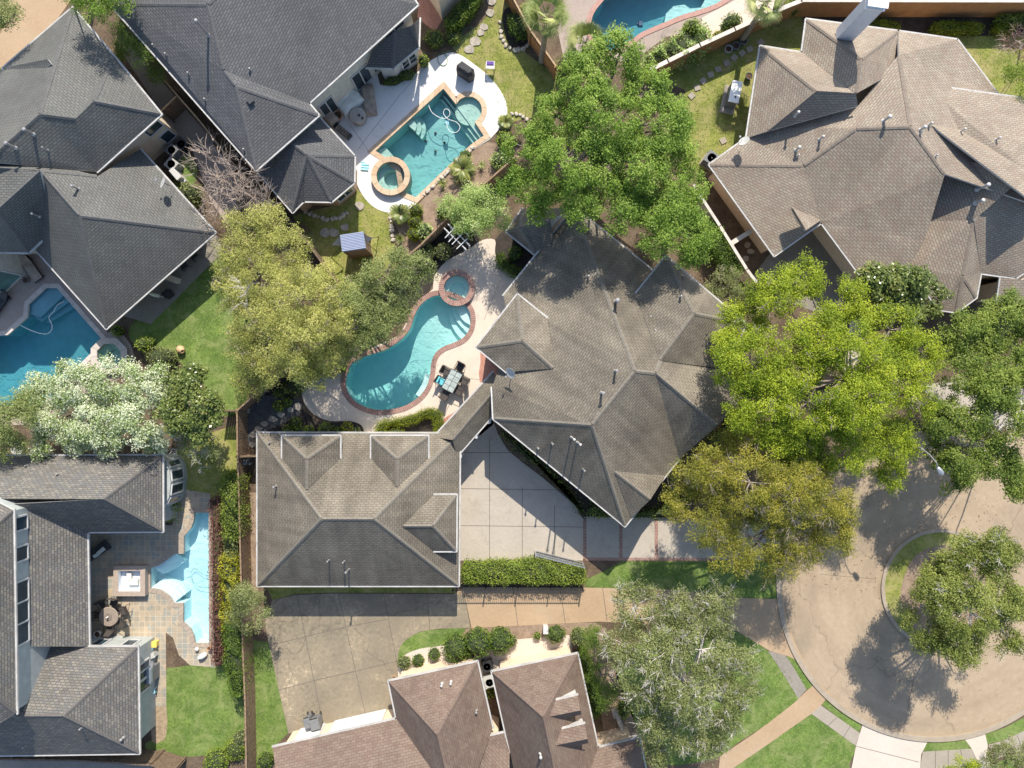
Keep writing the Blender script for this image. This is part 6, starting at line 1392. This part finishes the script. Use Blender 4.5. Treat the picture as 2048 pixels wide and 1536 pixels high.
def cover(name, label, px, py, dims, rz, m, cat, rough=.06, z=.02):
    """fabric cover pulled over furniture: sagging box with folds"""
    L, Wd, hh = dims; nx, ny = 10, 7; p = W(px, py, hh*.8); mb = MB(); vs = []
    for j in range(ny+1):
        for i in range(nx+1):
            u = i/nx*2-1; v = j/ny*2-1; e = max(abs(u)**5, abs(v)**5)
            vs.append((u*L/2*(1+.06*e), v*Wd/2*(1+.06*e), hh*(1-.18*e)+rnd.uniform(-rough, rough)*.6))
    fs = [(j*(nx+1)+i, j*(nx+1)+i+1, (j+1)*(nx+1)+i+1, (j+1)*(nx+1)+i) for j in range(ny) for i in range(nx)]
    rim = [i for i in range(nx+1)]+[(j*(nx+1)+nx) for j in range(1, ny+1)]+[(ny*(nx+1)+i) for i in range(nx-1, -1, -1)]+[j*(nx+1) for j in range(ny-1, 0, -1)]
    b = len(vs)
    for k, r_ in enumerate(rim): x, y, _ = vs[r_]; vs.append((x*(1.04+.03*math.sin(k*2.1)), y*(1.05+.03*math.cos(k*1.7)), z))
    n = len(rim)
    for k in range(n): fs.append((rim[(k+1) % n], rim[k], b+k, b+(k+1) % n))
    c, s = math.cos(rz), math.sin(rz); mb.add([(p.x+x*c-y*s, p.y+x*s+y*c, zz) for x, y, zz in vs], fs)
    o = mb.build(name, m, smooth=True); top(o, label, cat); return o
cover('covered_sofa', 'white covered sofa on the white deck under the slate roof edge', 700, 204, (1.55, .85, .75), R(40), M['whitefab'], 'sofa')
cover('sofa_cushion_cover', 'pale folded cover leaning behind the white covered sofa', 690, 193, (1.4, .3, .85), R(42), M['whitefab'], 'cover')
cover('covered_lounger', 'long tan covered lounger beside the white covered sofa', 737, 198, (.72, 1.85, .5), R(9), M['coverfab'], 'lounger')
cover('covered_chair', 'tan covered chair close to the octagonal grey roof', 658, 233, (.95, .65, .8), R(-42), M['coverfab'], 'chair')
t = thing('round_table', 'round pale covered table with two dark lanterns on the white deck', 'table', W(719, 238, 0))
mb = LMB(); mb.lathe((0, 0, 0), [(.50, .03), (.49, .3), (.53, .62), (.54, .68), (.46, .71), (0, .72)], 24); mb.build('table_cover', flat('pale_stone_cover', (.40, .37, .33), .85), t, smooth=True)
for (x, y, l) in ((718, 230, 'small dark lantern nearer the slate roof on the round covered table'), (725, 236, 'larger dark lantern at the edge of the round covered table')):
    p = W(x, y, .8); mb = MB(); mb.lathe((p.x, p.y, .72), [(.07, 0), (.08, .1), (.06, .16), (.02, .2), (0, .21)], 10); o = mb.build('lantern', M['black']); top(o, l, 'lantern')
def pot(label, px, py, r, h, m, soil=True, plant=None, name='plant_pot', z=.02):
    p = W(px, py, h); t = thing(name, label, 'pot', (p.x, p.y, z))
    mb = LMB(); mb.lathe((0, 0, 0), [(r*.65, 0), (r*.95, h*.6), (r, h*.93), (r*1.06, h*.95), (r*1.06, h), (r*.86, h), (r*.84, h*.86), (0, h*.86)], 20); mb.build('pot', m, t, smooth=False)
    if soil: mb = LMB(); mb.lathe((0, 0, h*.865), [(r*.83, 0), (0, .015)], 16); mb.build('soil', M['soilm'], t)
    return t
pot('white pot of brown soil by the patio doors', 703, 160, .20, .4, M['whitepot'])
pot('white pot of brown soil at the roof edge, left of the covered sofa', 654, 202, .20, .4, M['whitepot'])
pot('wide shallow brown planter bowl beside the bay window', 738, 141, .30, .3, M['terra'])
pot('brown round planter behind the tan covered chair', 674, 231, .34, .35, M['terra'])
pot('small white pot near the bottom doorway of the bay house', 676, 165, .18, .4, M['whitepot'])
pot('white pot with soil at the slate patio wall', 194, 1269, .22, .4, M['whitepot'])
pot('small brown pot at the end of the maroon hedge', 418, 1297, .13, .35, M['terra'])
pot('dark pot beside the wall of the brown house near the lawn', 1498, 152, .22, .3, M['black'])
pot('tiny terracotta pot at the corner of the rose roofed house', 788, 1355, .10, .25, M['terra'])
for i, (x, y, l) in enumerate(((1455, 101, 'leftmost of three round planter rings by the ochre wall'), (1470, 95, 'middle of three round planter rings by the ochre wall'), (1485, 85, 'rightmost of three round planter rings by the ochre wall'))):
    t = thing('planter_ring', l, 'planter', W(x, y, 0), 0, 'planter rings by the ochre wall'); mb = LMB(); mb.lathe((0, 0, 0), [(.24, 0), (.27, .22), (.27, .28), (.21, .28), (.2, .15)], 24); mb.build('rim', M['beigeplastic'] if i == 0 else M['greyplastic'], t)
    mb = LMB(); mb.lathe((0, 0, .02), [(.21, 0), (.2, .16), (0, .17)], 20); mb.build('soil', M['soilm'], t)
# urns and ornaments
mb = MB(); p = W(404, 1313, .3); mb.lathe((p.x, p.y, .2), [(.06, -.3), (.15, -.22), (.2, -.02), (.17, .16), (.09, .26), (.12, .32), (.07, .32), (.06, .2)], 18, ax=(-.75, -.35, .45)); o = mb.build('tilted_urn', M['whitepot'], smooth=True); top(o, 'white urn tilted on its side near the end of the slate patio', 'urn')
mb = MB(); p = W(393, 1299, .2); mb.lathe((p.x, p.y, .02), [(.02, 0), (.11, .04), (.14, .13), (.11, .23), (0, .28)], 16); o = mb.build('garden_globe', M['whitepot'], smooth=True); top(o, 'small white globe on the slate patio beside the tilted urn', 'ornament')
mb = MB(); p = W(360, 699, .3); mb.lathe((p.x, p.y, .24), [(.08, -.28), (.2, -.2), (.27, 0), (.22, .18), (.12, .26), (.15, .30), (.10, .30), (.09, .18)], 20, ax=(.6, -.4, .5)); o = mb.build('clay_jar', flat('buff_clay', (.55, .36, .2), .8), smooth=True); top(o, 'round buff clay jar lying tilted on the left lawn', 'jar')
# barbecues
t = thing('covered_barbecue', 'black covered barbecue standing on the white pool deck', 'barbecue', W(932, 150, 0), R(-35))
mb = LMB(); hexa = [(-.62, -.1), (-.5, -.34), (.5, -.34), (.66, 0), (.5, .34), (-.5, .34)]
mb.add([(x, y, .02) for x, y in hexa]+[(x*.98, y*.98, .85) for x, y in hexa]+[(x*.72, y*.55, 1.12) for x, y in hexa], [tuple(range(5, -1, -1)), tuple(range(12, 18))]+[(k*6+i, k*6+(i+1) % 6, (k+1)*6+(i+1) % 6, (k+1)*6+i) for k in (0, 1) for i in range(6)]); mb.build('cover', M['darkfab'], t, bevel=.02)
mb = LMB(); mb.box((.1, -.1, 1.135), (.3, .05, .03)); mb.build('handle', M['black'], t)
t = thing('barbecue', 'grey lidded barbecue on the narrow paved path by the lower left house wall', 'barbecue', W(312, 1338, 0), 0)
mb = LMB(); mb.box((0, 0, .45), (.52, .95, .85), taper=.97); mb.build('cabinet', M['greyplastic'], t)
mb = LMB(); mb.lathe((0, -.52, .95), [(.26, 0), (.28, .1), (.28, .94), (.26, 1.04)], 20, ax=(0, 1, 0)); mb.build('lid', flat('grey_hood', (.24, .27, .29), .35, metal=.3), t, smooth=False)
mb = LMB(); mb.box((.02, .68, .86), (.45, .3, .04)); mb.build('side_shelf', M['steel'], t)
# misc boxes at lower left house
p = W(311, 1287, .2); mb = MB(); mb.box((p.x, p.y, .2), (.3, .36, .36)); mb.box((p.x, p.y, .39), (.34, .4, .04)); o = mb.build('storage_crate', M['yellowp'], bevel=.01); top(o, 'yellow storage box at the corner of the lower left house', 'box')
p = W(303, 1296, .2); mb = MB(); mb.lathe((p.x, p.y, .02), [(.13, 0), (.15, .3), (.1, .38), (.04, .42), (0, .46)], 14); o = mb.build('chlorine_bucket', M['bluefoam'], smooth=True); top(o, 'pale blue bucket next to the yellow storage box', 'bucket')
p = W(305, 1310, .3); mb = MB(); mb.box((p.x, p.y, .25), (.45, .3, .46), rz=.3); mb.box((p.x, p.y, .5), (.49, .34, .05), rz=.3); o = mb.build('hose_box', M['beigeplastic'], bevel=.01); top(o, 'light grey hose box between the bucket and the grey barbecue', 'box')
t = thing('step_stool', 'small pale blue stool on the path below the grey barbecue', 'stool', W(309, 1378, 0), R(8)); mb = LMB()
for s in (-1, 1): mb.beam((-.2, s*.13, .4), (.2, s*.13, .4), .05, .03); mb.beam((s*.2, -.14, .4), (s*.2, .14, .4), .05, .03)
mb.build('seat', M['bluefoam'], t)
for sx in (-1, 1):
    for sy in (-1, 1): mb = LMB(); mb.box((sx*.19, sy*.12, .2), (.03, .03, .4)); mb.build('leg', M['bluefoam'], t)
# purple topped cart, pool float
t = thing('garden_cart', 'white garden stand with purple cloth on the lawn beside the deck', 'stand', W(981, 140, 0), R(-2)); mb = LMB(); mb.box((0, .06, .62), (.58, .5, .03)); mb.build('tray', M['white'], t)
mb = LMB(); mb.box((0, .16, .66), (.46, .22, .06)); mb.build('cloth', M['purple'], t, bevel=.01)
for sx in (-1, 1):
    for y in (-.16, .28): mb = LMB(); mb.box((sx*.27, y, .3), (.03, .03, .6)); mb.build('leg', M['steel'], t)
p = W(729, 335, .06); mb = MB()
for k in range(3): mb.box((p.x+.02*k, p.y-.13+k*.17, .07), (.52, .13, .08), rz=R(-5))
mb.box((p.x-.1, p.y+.36, .06), (.3, .08, .05), rz=R(-5)); o = mb.build('pool_float', M['bluefoam'], bevel=.03); top(o, 'pale blue foam float lying on the white deck by the stone hot tub', 'float')
# hoses
def hose(name, label, pts, z, r, m, closed=False):
    q = smooth(pts, 6, False); mb = MB(); mb.tube([W(a, b, z) for a, b in q], r, 6); o = mb.build(name, m, smooth=True); return top(o, label, 'hose')
hose('pool_hose', 'white cleaner hose looping across the angular pool', [(857,210),(865,226),(885,237),(898,232),(899,222),(891,218),(887,227),(896,238),(912,244),(920,254),(914,264),(902,264),(895,255),(893,244)], -.08, .02, M['hose'])
hose('pool_hose', 'white cleaner hose curving through the dark blue pool at the left', [(128,603),(115,610),(108,622),(98,635),(104,650),(102,662),(90,668),(65,662),(40,650)], -.08, .025, M['hose'])
hose('pool_hose', 'thin dark cleaner hose curled in the pale aqua pool', [(417,1151),(405,1149),(390,1137),(382,1146),(385,1162),(397,1173),(417,1176)], -.85, .012, M['green_hose'])
hose('garden_hose', 'thin green garden hose looping over the upper corner of the deck', [(875,95),(884,86),(902,89),(918,80),(928,60),(942,54),(943,62),(930,78),(912,98),(890,105),(878,108),(876,122),(884,131),(893,128),(894,115),(886,104)], .05, .02, M['green_hose'])
p = W(893, 245, -.15); mb = MB(); mb.lathe((p.x, p.y, -.3), [(.1, 0), (.15, .06), (.12, .14), (0, .18)], 12); mb.box((p.x+.1, p.y, -.22), (.12, .28, .1)); o = mb.build('pool_cleaner', M['bluefoam'], smooth=False); top(o, 'pale pool cleaner at the end of the looping white hose', 'pool cleaner')
p = W(1281, 47, -.7); mb = MB(); mb.box((p.x, p.y, -.75), (.35, .4, .2), taper=.7); mb.lathe((p.x-.2, p.y, -.8), [(.1, -.04), (.1, .04)], 12, ax=(1, 0, 0)); o = mb.build('pool_cleaner', flat('navy_plastic', (.03, .07, .15), .5)); top(o, 'dark blue cleaner robot in the pool at the top of the photo', 'pool cleaner')
# playhouse
t = thing('playhouse', 'blue metal roofed wooden playhouse on the lawn between the trees', 'playhouse', W(708, 500, 0))
q = [W(680.5,470.5,2.5), W(727,463.5,2.5), W(732,497,2.35), W(684.5,504,2.35)]; mb = MB(); n = 11
for k in range(n):
    a0 = k/n; a1 = (k+.62)/n
    for (s0, s1, dz) in ((a0, a1, .07), (a1-.004, (k+1.004)/n, 0)):
        A, B, C, D = [q[0]+(q[3]-q[0])*s0, q[1]+(q[2]-q[1])*s0, q[1]+(q[2]-q[1])*s1, q[0]+(q[3]-q[0])*s1]
        u = Vector((0, 0, dz)); v = Vector((0, 0, -.04)); mb.add([A+u, B+u, C+u, D+u, A+v, B+v, C+v, D+v], [(3, 2, 1, 0), (4, 5, 6, 7), (0, 1, 5, 4), (1, 2, 6, 5), (2, 3, 7, 6), (3, 0, 4, 7)])
mb.build('roof', flat('blue_white_metal', (.42, .47, .62), .4, metal=.1, var=.05), t)
c = (q[0]+q[2])/2; rz = math.atan2((q[1]-q[0]).y, (q[1]-q[0]).x); mb = MB()
for k in range(9): mb.box((c.x, c.y-.02, .14+k*.26), (1.32, .95, .245), rz=rz)
mb.build('wall', M['wood'], t)
for sx in (-1, 1):
    for sy in (-1, 1): mb = MB(); d = Vector((sx*.68, sy*.5, 0)); d.rotate(Matrix.Rotation(rz, 3, 'Z')); mb.box((c.x+d.x, c.y+d.y, 1.15), (.09, .09, 2.3), rz=rz); mb.build('post', M['wood'], t)
for (a, b, d, l) in ((W(680,472,1.9), W(664,490,1.6), W(684,492,1.2), 'left'), (W(730,470,1.9), W(746,476,1.6), W(731,490,1.2), 'right')):
    mb = MB(); u = Vector((0, 0, .02)); mb.add([a, b, d, a+u, b+u, d+u], [(2, 1, 0), (3, 4, 5), (0, 1, 4, 3), (1, 2, 5, 4), (2, 0, 3, 5)]); mb.build('shade_net', flat('white_mesh', (.55, .57, .58), .9), t)
for (a, b) in ((W(746,476,1.5), W(757,474,0)), (W(664,490,1.5), W(651,490,0)), (W(733,486,1.2), W(755,504,0)), (W(684,492,1.2), W(662,515,0))): mb = MB(); mb.tube([a, b], .02, 6); mb.build('pole', M['black'], t)
# wooden bench
t = thing('garden_bench', 'wooden slatted bench in the shade near the olive trees', 'bench', W(609, 462, 0), R(-42)); mb = LMB()
for k in range(7): mb.box((0, -.27+k*.09, .42), (.62, .07, .03))
mb.build('seat', M['wood'], t); mb = LMB()
for k in range(4): mb.box((0, .34+k*.012, .5+k*.11), (.62, .025, .09))
mb.build('backrest', M['wood'], t)
for sx in (-1, 1):
    for y in (-.27, .33): mb = LMB(); mb.box((sx*.29, y, .21), (.05, .05, .42)); mb.build('leg', M['wood'], t)
# arbour
t = thing('garden_arbour', 'white open beamed arbour beside the variegated tree', 'arbour', W(915, 478, 0)); zb = 2.3
for (a, b) in (((888,456),(933,500)), ((896,448),(940,492)), ((918,452),(937,471))): mb = MB(); mb.beam(W(*a, zb), W(*b, zb), .06, .14); mb.build('beam', M['white'], t)
for (a, b) in (((890,476),(913,452)), ((897,484),(908,472)), ((913,498),(935,477)), ((904,489),(926,466)), ((906,460),(918,450))): mb = MB(); mb.beam(W(*a, zb+.13), W(*b, zb+.13), .05, .1); mb.build('crossbar', M['white'], t)
for (a) in ((893,461),(901,453),(929,496),(937,488)): q_ = W(*a, zb); mb = MB(); mb.box((q_.x, q_.y, zb/2), (.09, .09, zb)); mb.build('post', M['white'], t)
# air conditioners, generator, bins
def ac(label, px, py, s, h, m, rz=0, z=0):
    p = W(px, py, h); t = thing('air_conditioner', label, 'air conditioner', (p.x, p.y, z), rz); g = LMB(); g.box((0, 0, .03), (s+.1, s+.1, .06)); g.build('base', M['walk'], t)
    g = LMB()
    for k in range(14): g.box((0, 0, .1+k*(h-.16)/14), (s, s, (h-.16)/14*.62))
    g.box((0, 0, h/2), (s*.94, s*.94, h-.1)); g.build('body', m, t); g = LMB()
    g.lathe((0, 0, h-.02), [(s*.36, 0), (s*.40, .05), (s*.5, .05), (s*.5, 0)], 24)
    for k in range(4):
        L_ = s*.5; w_ = s*.14; g.box(((-1 if k < 2 else 1)*0, (L_-w_/2)*(1 if k == 0 else -1) if k < 2 else 0, h), (s, w_, .04)) if k < 2 else g.box(((L_-w_/2)*(1 if k == 2 else -1), 0, h+.002), (w_, s*.7, .04))
    g.build('top_panel', m, t); g = LMB()
    for k in range(5): g.box((math.cos(k*1.257)*s*.17, math.sin(k*1.257)*s*.17, h-.06), (s*.32, s*.11, .015), rz=k*1.257)
    g.lathe((0, 0, h-.05), [(s*.06, 0), (s*.06, .05), (0, .06)], 10); g.build('fan', M['black'], t); return t
ac('pale square air conditioner with visible fan beside the grey house wall', 342, 328, .72, .8, M['beigeplastic'], R(-40))
ac('dark air conditioner next to the pale one by the grey house', 343, 300, .68, .8, M['greyplastic'], R(-40))
ac('black air conditioner farthest up the beige wall passage', 362, 288, .68, .7, M['black'], R(-40))
ac('grey air conditioner half under the corner of the brown house', 1424, 316, .8, .9, M['greyplastic'], R(-35))
ac('dark air conditioner between the two rose roofs, upper one', 974, 1334, .66, .7, M['black'], R(14))
ac('light grey air conditioner between the two rose roofs, lower one', 979, 1366, .7, .8, M['beigeplastic'], R(14))
p = W(357, 352, .5); mb = MB(); mb.box((p.x, p.y, .5), (.34, .8, .95), rz=R(42)); mb.box((p.x, p.y, .99), (.38, .84, .04), rz=R(42)); mb.box((p.x+.28, p.y-.3, .25), (.3, .3, .5), rz=R(42)); o = mb.build('pool_heater', M['white'], bevel=.01); top(o, 'white pool equipment cabinet beside the pale air conditioner', 'cabinet')
t = thing('generator', 'white topped standby generator on a slab in the lawn', 'generator', W(1460, 198, 0), R(-12)); g = LMB(); g.box((-.05, -.1, .05), (.95, 1.85, .1)); g.build('slab', M['walk'], t)
g = LMB(); g.box((0, 0, .62), (.62, 1.3, 1.0)); 
for k in range(6): g.box((-.32, -.4+k*.16, .6), (.02, .1, .5))
g.build('cabinet', M['greyplastic'], t); g = LMB(); g.box((0, 0, 1.16), (.68, 1.42, .09)); g.build('lid', M['doorwhite'], t, bevel=.02)
g = LMB(); g.lathe((.05, -.35, 1.2), [(.06, 0), (.06, .05), (0, .05)], 12); g.build('exhaust', M['black'], t)
def wheelie(label, px, py, rz, m, s=(.55, .62, 1.05)):
    t = thing('wheeled_bin', label, 'bin', W(px, py, 0), rz); g = LMB(); w_, d_, h_ = s
    vs_ = [(-w_*.4, -d_*.38, .08), (w_*.4, -d_*.38, .08), (w_*.4, d_*.38, .08), (-w_*.4, d_*.38, .08), (-w_/2, -d_/2, h_), (w_/2, -d_/2, h_), (w_/2, d_/2, h_), (-w_/2, d_/2, h_)]
    g.add(vs_, [(0, 3, 2, 1), (4, 5, 6, 7), (0, 1, 5, 4), (1, 2, 6, 5), (2, 3, 7, 6), (3, 0, 4, 7)]); g.build('body', m, t, bevel=.02)
    g = LMB(); g.box((0, -.02, h_+.04), (w_*1.05, d_*1.08, .07), taper=.86); g.build('lid', m, t, bevel=.02)
    for sx in (-1, 1): g = LMB(); g.lathe((sx*w_*.42-.03*sx, d_*.42, .12), [(.12, -.03), (.12, .03)], 14, ax=(1, 0, 0)); g.build('wheel', M['black'], t)
    g = LMB(); g.beam((-w_*.4, d_*.58, h_), (w_*.4, d_*.58, h_), .04, .04); g.build('handle', M['black'], t); return t
wheelie('tall narrow grey wheeled bin on the left by the garage doors', 623, 1432, R(15), M['greyplastic'], (.42, .62, 1.0))
wheelie('wide grey wheeled bin on the right by the garage doors', 638, 1434, R(15), M['greyplastic'], (.62, .66, 1.05))
p = W(1091, 1258, .3); mb = MB(); mb.box((p.x, p.y, .3), (.3, .42, .6)); mb.box((p.x, p.y, .62), (.34, .46, .05)); o = mb.build('utility_box', M['white'], bevel=.01); top(o, 'small white utility box beside the oval bush', 'utility box')
# satellite dishes
def dish(label, px, py, z, r, az):
    p = W(px, py, z); t = thing('satellite_dish', label, 'satellite dish', (p.x, p.y, z-.55)); d = Vector((math.cos(az), math.sin(az), .9)).normalized()
    g = LMB(); prof = [(.001, 0), (r*.5, r*.07), (r*.8, r*.17), (r, r*.27), (r*1.02, r*.30), (r*.98, r*.30), (r*.5, r*.10), (.001, .03)]; g.lathe((0, 0, .55), prof, 26, ax=d); g.build('reflector', M['beigeplastic'], t, smooth=True)
    g = LMB(); g.tube([(0, 0, -.1), (0, 0, .35), (-d.x*.05, -d.y*.05, .53)], .03, 8); g.build('mast', M['steel'], t)
    e = Vector((0, 0, .55))+d*r*.95; b = Vector((0, 0, .45))+Vector((d.x, d.y, 0))*r*.6; g = LMB(); g.tube([(0, 0, .5), b, e+Vector((d.x, d.y, -.2))*.25], .015, 6); g.box(e+Vector((d.x, d.y, -.2))*.25, (.09, .09, .12)); g.build('feed_arm', M['steel'], t)
    return t
dish('grey satellite dish on the left eave of the taupe main house', 1023, 745, 4.9, .34, R(215))
dish('white satellite dish on the edge of the dark grey left house roof', 329, 366, 4.0, .36, R(160))
dish('pale satellite dish at the corner of the brown shingled house', 1489, 284, 3.7, .34, R(140))
# street lamp
t = thing('street_lamp', 'grey street lamp reaching out of the trees over the turning circle', 'street lamp', W(1845, 897, 7.2)-Vector((0, 0, 7.2)))
a = W(1845, 897, 7.2); b = W(1876, 936, 7.4); mb = MB(); mb.tube([(a.x, a.y, 0), (a.x, a.y, 4), (a.x, a.y, 7.15)], [.1, .08, .055], 12); mb.build('pole', M['fpipe'], t)
mb = MB(); mb.tube([a-Vector((0, 0, .1)), a+(b-a)*.3+Vector((0, 0, .25)), a+(b-a)*.7+Vector((0, 0, .3)), b], .032, 8); mb.build('arm', M['fpipe'], t)
d = (b-a).normalized(); mb = MB(); mb.lathe(b-d*.1, [(.05, 0), (.12, .1), (.16, .3), (.15, .48), (.06, .6), (0, .62)], 14, ax=(d.x, d.y, -.05)); mb.build('lamp_head', M['steel'], t, smooth=True)
# stepping stones
def stone(label, px, py, r, grp, sq=False, m='stone', rz=0):
    p = W(px, py, 0); mb = MB()
    if sq: mb.box((p.x, p.y, .04), (r*2, r*1.9, .07), rz=rz)
    else:
        n = 9; q_ = [(p.x+r*(1+rnd.uniform(-.22, .22))*math.cos(2*math.pi*i/n)*1.15, p.y+r*(1+rnd.uniform(-.2, .2))*math.sin(2*math.pi*i/n)) for i in range(n)]; mb.prism(q_, 0, .07)
    o = mb.build('stepping_stone', M[m], bevel=.012); top(o, label, 'stepping stone', grp)
for (x, y) in ((1521,85),(1499,99),(1484,107),(1468,116),(1453,127),(1436,139),(1421,150),(1406,162),(1394,176),(1383,192)): stone('square paver in the path following the ochre wall', x, y, .2, 'square pavers along the ochre wall', True, 'walk', rnd.uniform(.3, .8))
stone('single square paver alone on the lawn below the generator', 1446, 282, .2, None, True, 'walk', .5)
for (x, y, r) in ((969,55,.26),(961,66,.24),(949,84,.34),(938,100,.3),(981,26,.26),(983,4,.26)): stone('pale irregular stepping stone on the lawn above the white deck', x, y, r, 'stones above the white deck')
for (x, y, r) in ((596,813,.26),(581,820,.2),(562,829,.22),(546,838,.24),(529,848,.2),(517,858,.2),(508,870,.2),(505,889,.22),(494,822,.2)): stone('pale stepping stone in the gravel path to the left of the garden beds', x, y, r, 'stepping stones above the garage')
for (x, y) in ((1495,490),(1501,503),(1491,518)): stone('round tan paver in the dark side yard of the brown house', x, y, .2, 'pavers in the brown side yard', False, 'walk')
for (x, y, r) in ((668,466,.3),(650,466,.3),(690,455,.26),(720,412,.3)): stone('flat mossy stepping stone in the shaded lawn by the playhouse', x, y, r, 'flat stones near the playhouse')
# rocks edging
def rocks(label, pts, grp, r0=.14, step=.3):
    q_ = [Vector(P2(*p)) for p in pts]
    for a, b in zip(q_[:-1], q_[1:]):
        L_ = (b-a).length; k = 0
        while k < L_:
            c_ = a+(b-a)*(k/L_); r = r0*rnd.uniform(.7, 1.35); mb = MB(); n1, n2 = 7, 4; vs_ = []
            for j in range(1, n2):
                for i in range(n1): th = 2*math.pi*i/n1; ph = math.pi*j/n2; s_ = r*rnd.uniform(.8, 1.2); vs_.append((s_*1.2*math.sin(ph)*math.cos(th), s_*math.sin(ph)*math.sin(th), s_*.7*math.cos(ph)+r*.4))
            vs_ += [(0, 0, r*1.05), (0, 0, -.05)]; nn = len(vs_)
            fs_ = [(j*n1+i, (j+1)*n1+i, (j+1)*n1+(i+1) % n1, j*n1+(i+1) % n1) for j in range(n2-2) for i in range(n1)]+[(nn-2, i, (i+1) % n1) for i in range(n1)]+[(nn-1, (n2-2)*n1+(i+1) % n1, (n2-2)*n1+i) for i in range(n1)]
            a_ = rnd.uniform(0, 3); mb.add([(c_.x+rnd.uniform(-.01, .01)+x*math.cos(a_)-y*math.sin(a_), c_.y+x*math.sin(a_)+y*math.cos(a_), z) for x, y, z in vs_], fs_); o = mb.build('rock', M['rock'], smooth=False); top(o, label, 'rock', grp); k += step*rnd.uniform(.8, 1.3)
rocks('rough rock in the border below the octagonal grey roof', [(612,424),(630,432),(655,440),(680,436),(700,422)], 'rocks below the octagonal roof')
rocks('pale rock in the bottom edge row of the round shaded bed', [(1000,45),(1003,75),(1012,92),(1030,102),(1048,98),(1062,84)], 'rocks around the round bed', .13, .28)
rocks('pale edging rock between playhouse lawn and bark bed', [(780,428),(783,455),(787,485)], 'rocks along the bark bed', .12, .26)
rocks('rock along the lower coping of the angular pool', [(945,296),(920,322),(895,345),(865,374),(845,392)], 'rocks along the angular pool', .12, .27)
rocks('small rock edging the bed under the main house front', [(1175,1034),(1230,1036),(1300,1036)], 'small rocks by the main house', .06, .16)
rocks('rock at the round planting of the sprawling lawn', [(1024,228),(1040,230),(1055,240)], 'rocks near the top tree', .12, .26)
# stone bench by the rose roofed house
mb = MB(); a = W(1234,1430,.5); b = W(1252,1482,.5); mb.beam((a.x, a.y, .25), (b.x, b.y, .25), .28, .5); mb.box((a.x-.05, a.y+.05, .3), (.5, .45, .62), rz=.3); o = mb.build('stone_wall', M['rock'], bevel=.03); top(o, 'low stacked stone garden wall beside the bright lime bush', 'stone wall')
p = W(1228, 1470, .2); mb = MB(); mb.lathe((p.x, p.y, .02), [(.22, 0), (.25, .1), (.1, .16), (.08, .3), (.2, .38), (.22, .42), (.15, .42), (.02, .36)], 16); o = mb.build('bird_bath', M['rock']); top(o, 'small stone bird bath in the gravel court of the rose roofed house', 'bird bath')
# patio furniture of the left house
c1 = make_chair('porch_chair', 'upper dark porch chair under the left house roof edge', 'porch chairs of the left house', M['darkfab'], M['black']); p = W(392, 512, 0); c1.location = (p.x, p.y, .02); c1.rotation_euler.z = R(130)
c2 = copy_tree(c1); p = W(373, 532, 0); c2.location = (p.x, p.y, .02); c2.rotation_euler.z = R(120); c2['label'] = 'lower dark porch chair under the left house roof edge'
p = W(345, 558, .4); mb = MB(); mb.box((p.x, p.y, .4), (.9, .4, .05), rz=R(-20)); mb.box((p.x-.35, p.y+.1, .2), (.06, .36, .4), rz=R(-20)); mb.box((p.x+.35, p.y-.12, .2), (.06, .36, .4), rz=R(-20)); o = mb.build('side_table', M['cream']); top(o, 'cream side table beside the porch chairs', 'table')
p = W(337, 588, .3); mb = MB(); mb.box((p.x, p.y, .3), (.48, .42, .56), rz=R(45)); mb.box((p.x, p.y, .6), (.52, .46, .05), rz=R(45)); o = mb.build('storage_box', M['black'], bevel=.01); top(o, 'black storage box on the shaded porch of the left house', 'box')
p = W(309, 590, 1.2); mb = MB(); mb.lathe((p.x, p.y, .1), [(.05, 0), (.03, .4), (.12, .6), (.1, 1.4), (.03, 1.9), (0, 2)], 10); o = mb.build('closed_parasol', M['whitefab']); top(o, 'folded white parasol near the porch storage box', 'parasol')
lounger('brown lounger in the shade beside the dark blue pool', 68, 538, R(35), M['coverfab'])
pot('round dark bowl planter near the left poolside bay', 51, 560, .2, .25, M['greyplastic'])
lounger('dark lounger at the left edge beside the pool', 6, 608, R(-35), M['darkfab'])
# sheds and small structures near the garage
p = W(488, 925, 1.0); mb = MB(); mb.box((p.x, p.y, .35), (.5, .4, .7)); mb.lathe((p.x, p.y, .7), [(.2, 0), (.2, .25), (.08, .32), (0, .33)], 14); o = mb.build('pool_filter', M['greyplastic']); top(o, 'pool filter tank behind the board screen by the garage', 'filter')
pot('grey stone fountain bowl behind the white blossom tree', 34, 898, .38, .5, M['beigeplastic'], False, name='fountain_bowl')

p = W(679, 172, .9); t = thing('outdoor_kitchen', 'beige outdoor kitchen counter with dark oval grill under the slate roof edge', 'counter', (p.x, p.y, .02), R(40))
mb = LMB(); mb.box((0, 0, .42), (1.9, .75, .84)); mb.build('counter', M['cream'], t); mb = LMB(); mb.box((0, 0, .86), (2.0, .82, .05)); mb.build('worktop', flat('grey_worktop', (.3, .28, .25), .5), t)
mb = LMB(); mb.lathe((-.3, 0, .88), [(.34, 0), (.36, .1), (.26, .3), (.08, .38), (0, .38)], 20); mb.build('grill', M['wicker'], t, smooth=True)
p = W(684, 260, .5); t = thing('outdoor_fireplace_wood', 'dark stacked firewood rack near the octagonal grey roof', 'firewood rack', (p.x, p.y, .02), R(-40)); mb = LMB()
for k in range(12): mb.lathe((-.45+.17*(k % 6), -.2, .12+.16*(k//6)), [(.075, 0), (.075, .4)], 8, ax=(0, 1, 0))
mb.build('log', M['bark'], t, smooth=False)
o = t.children[0]; mb = LMB()
for sx in (-1, 1): mb.box((sx*.58, 0, .25), (.04, .42, .5))
mb.build('frame', M['black'], t)
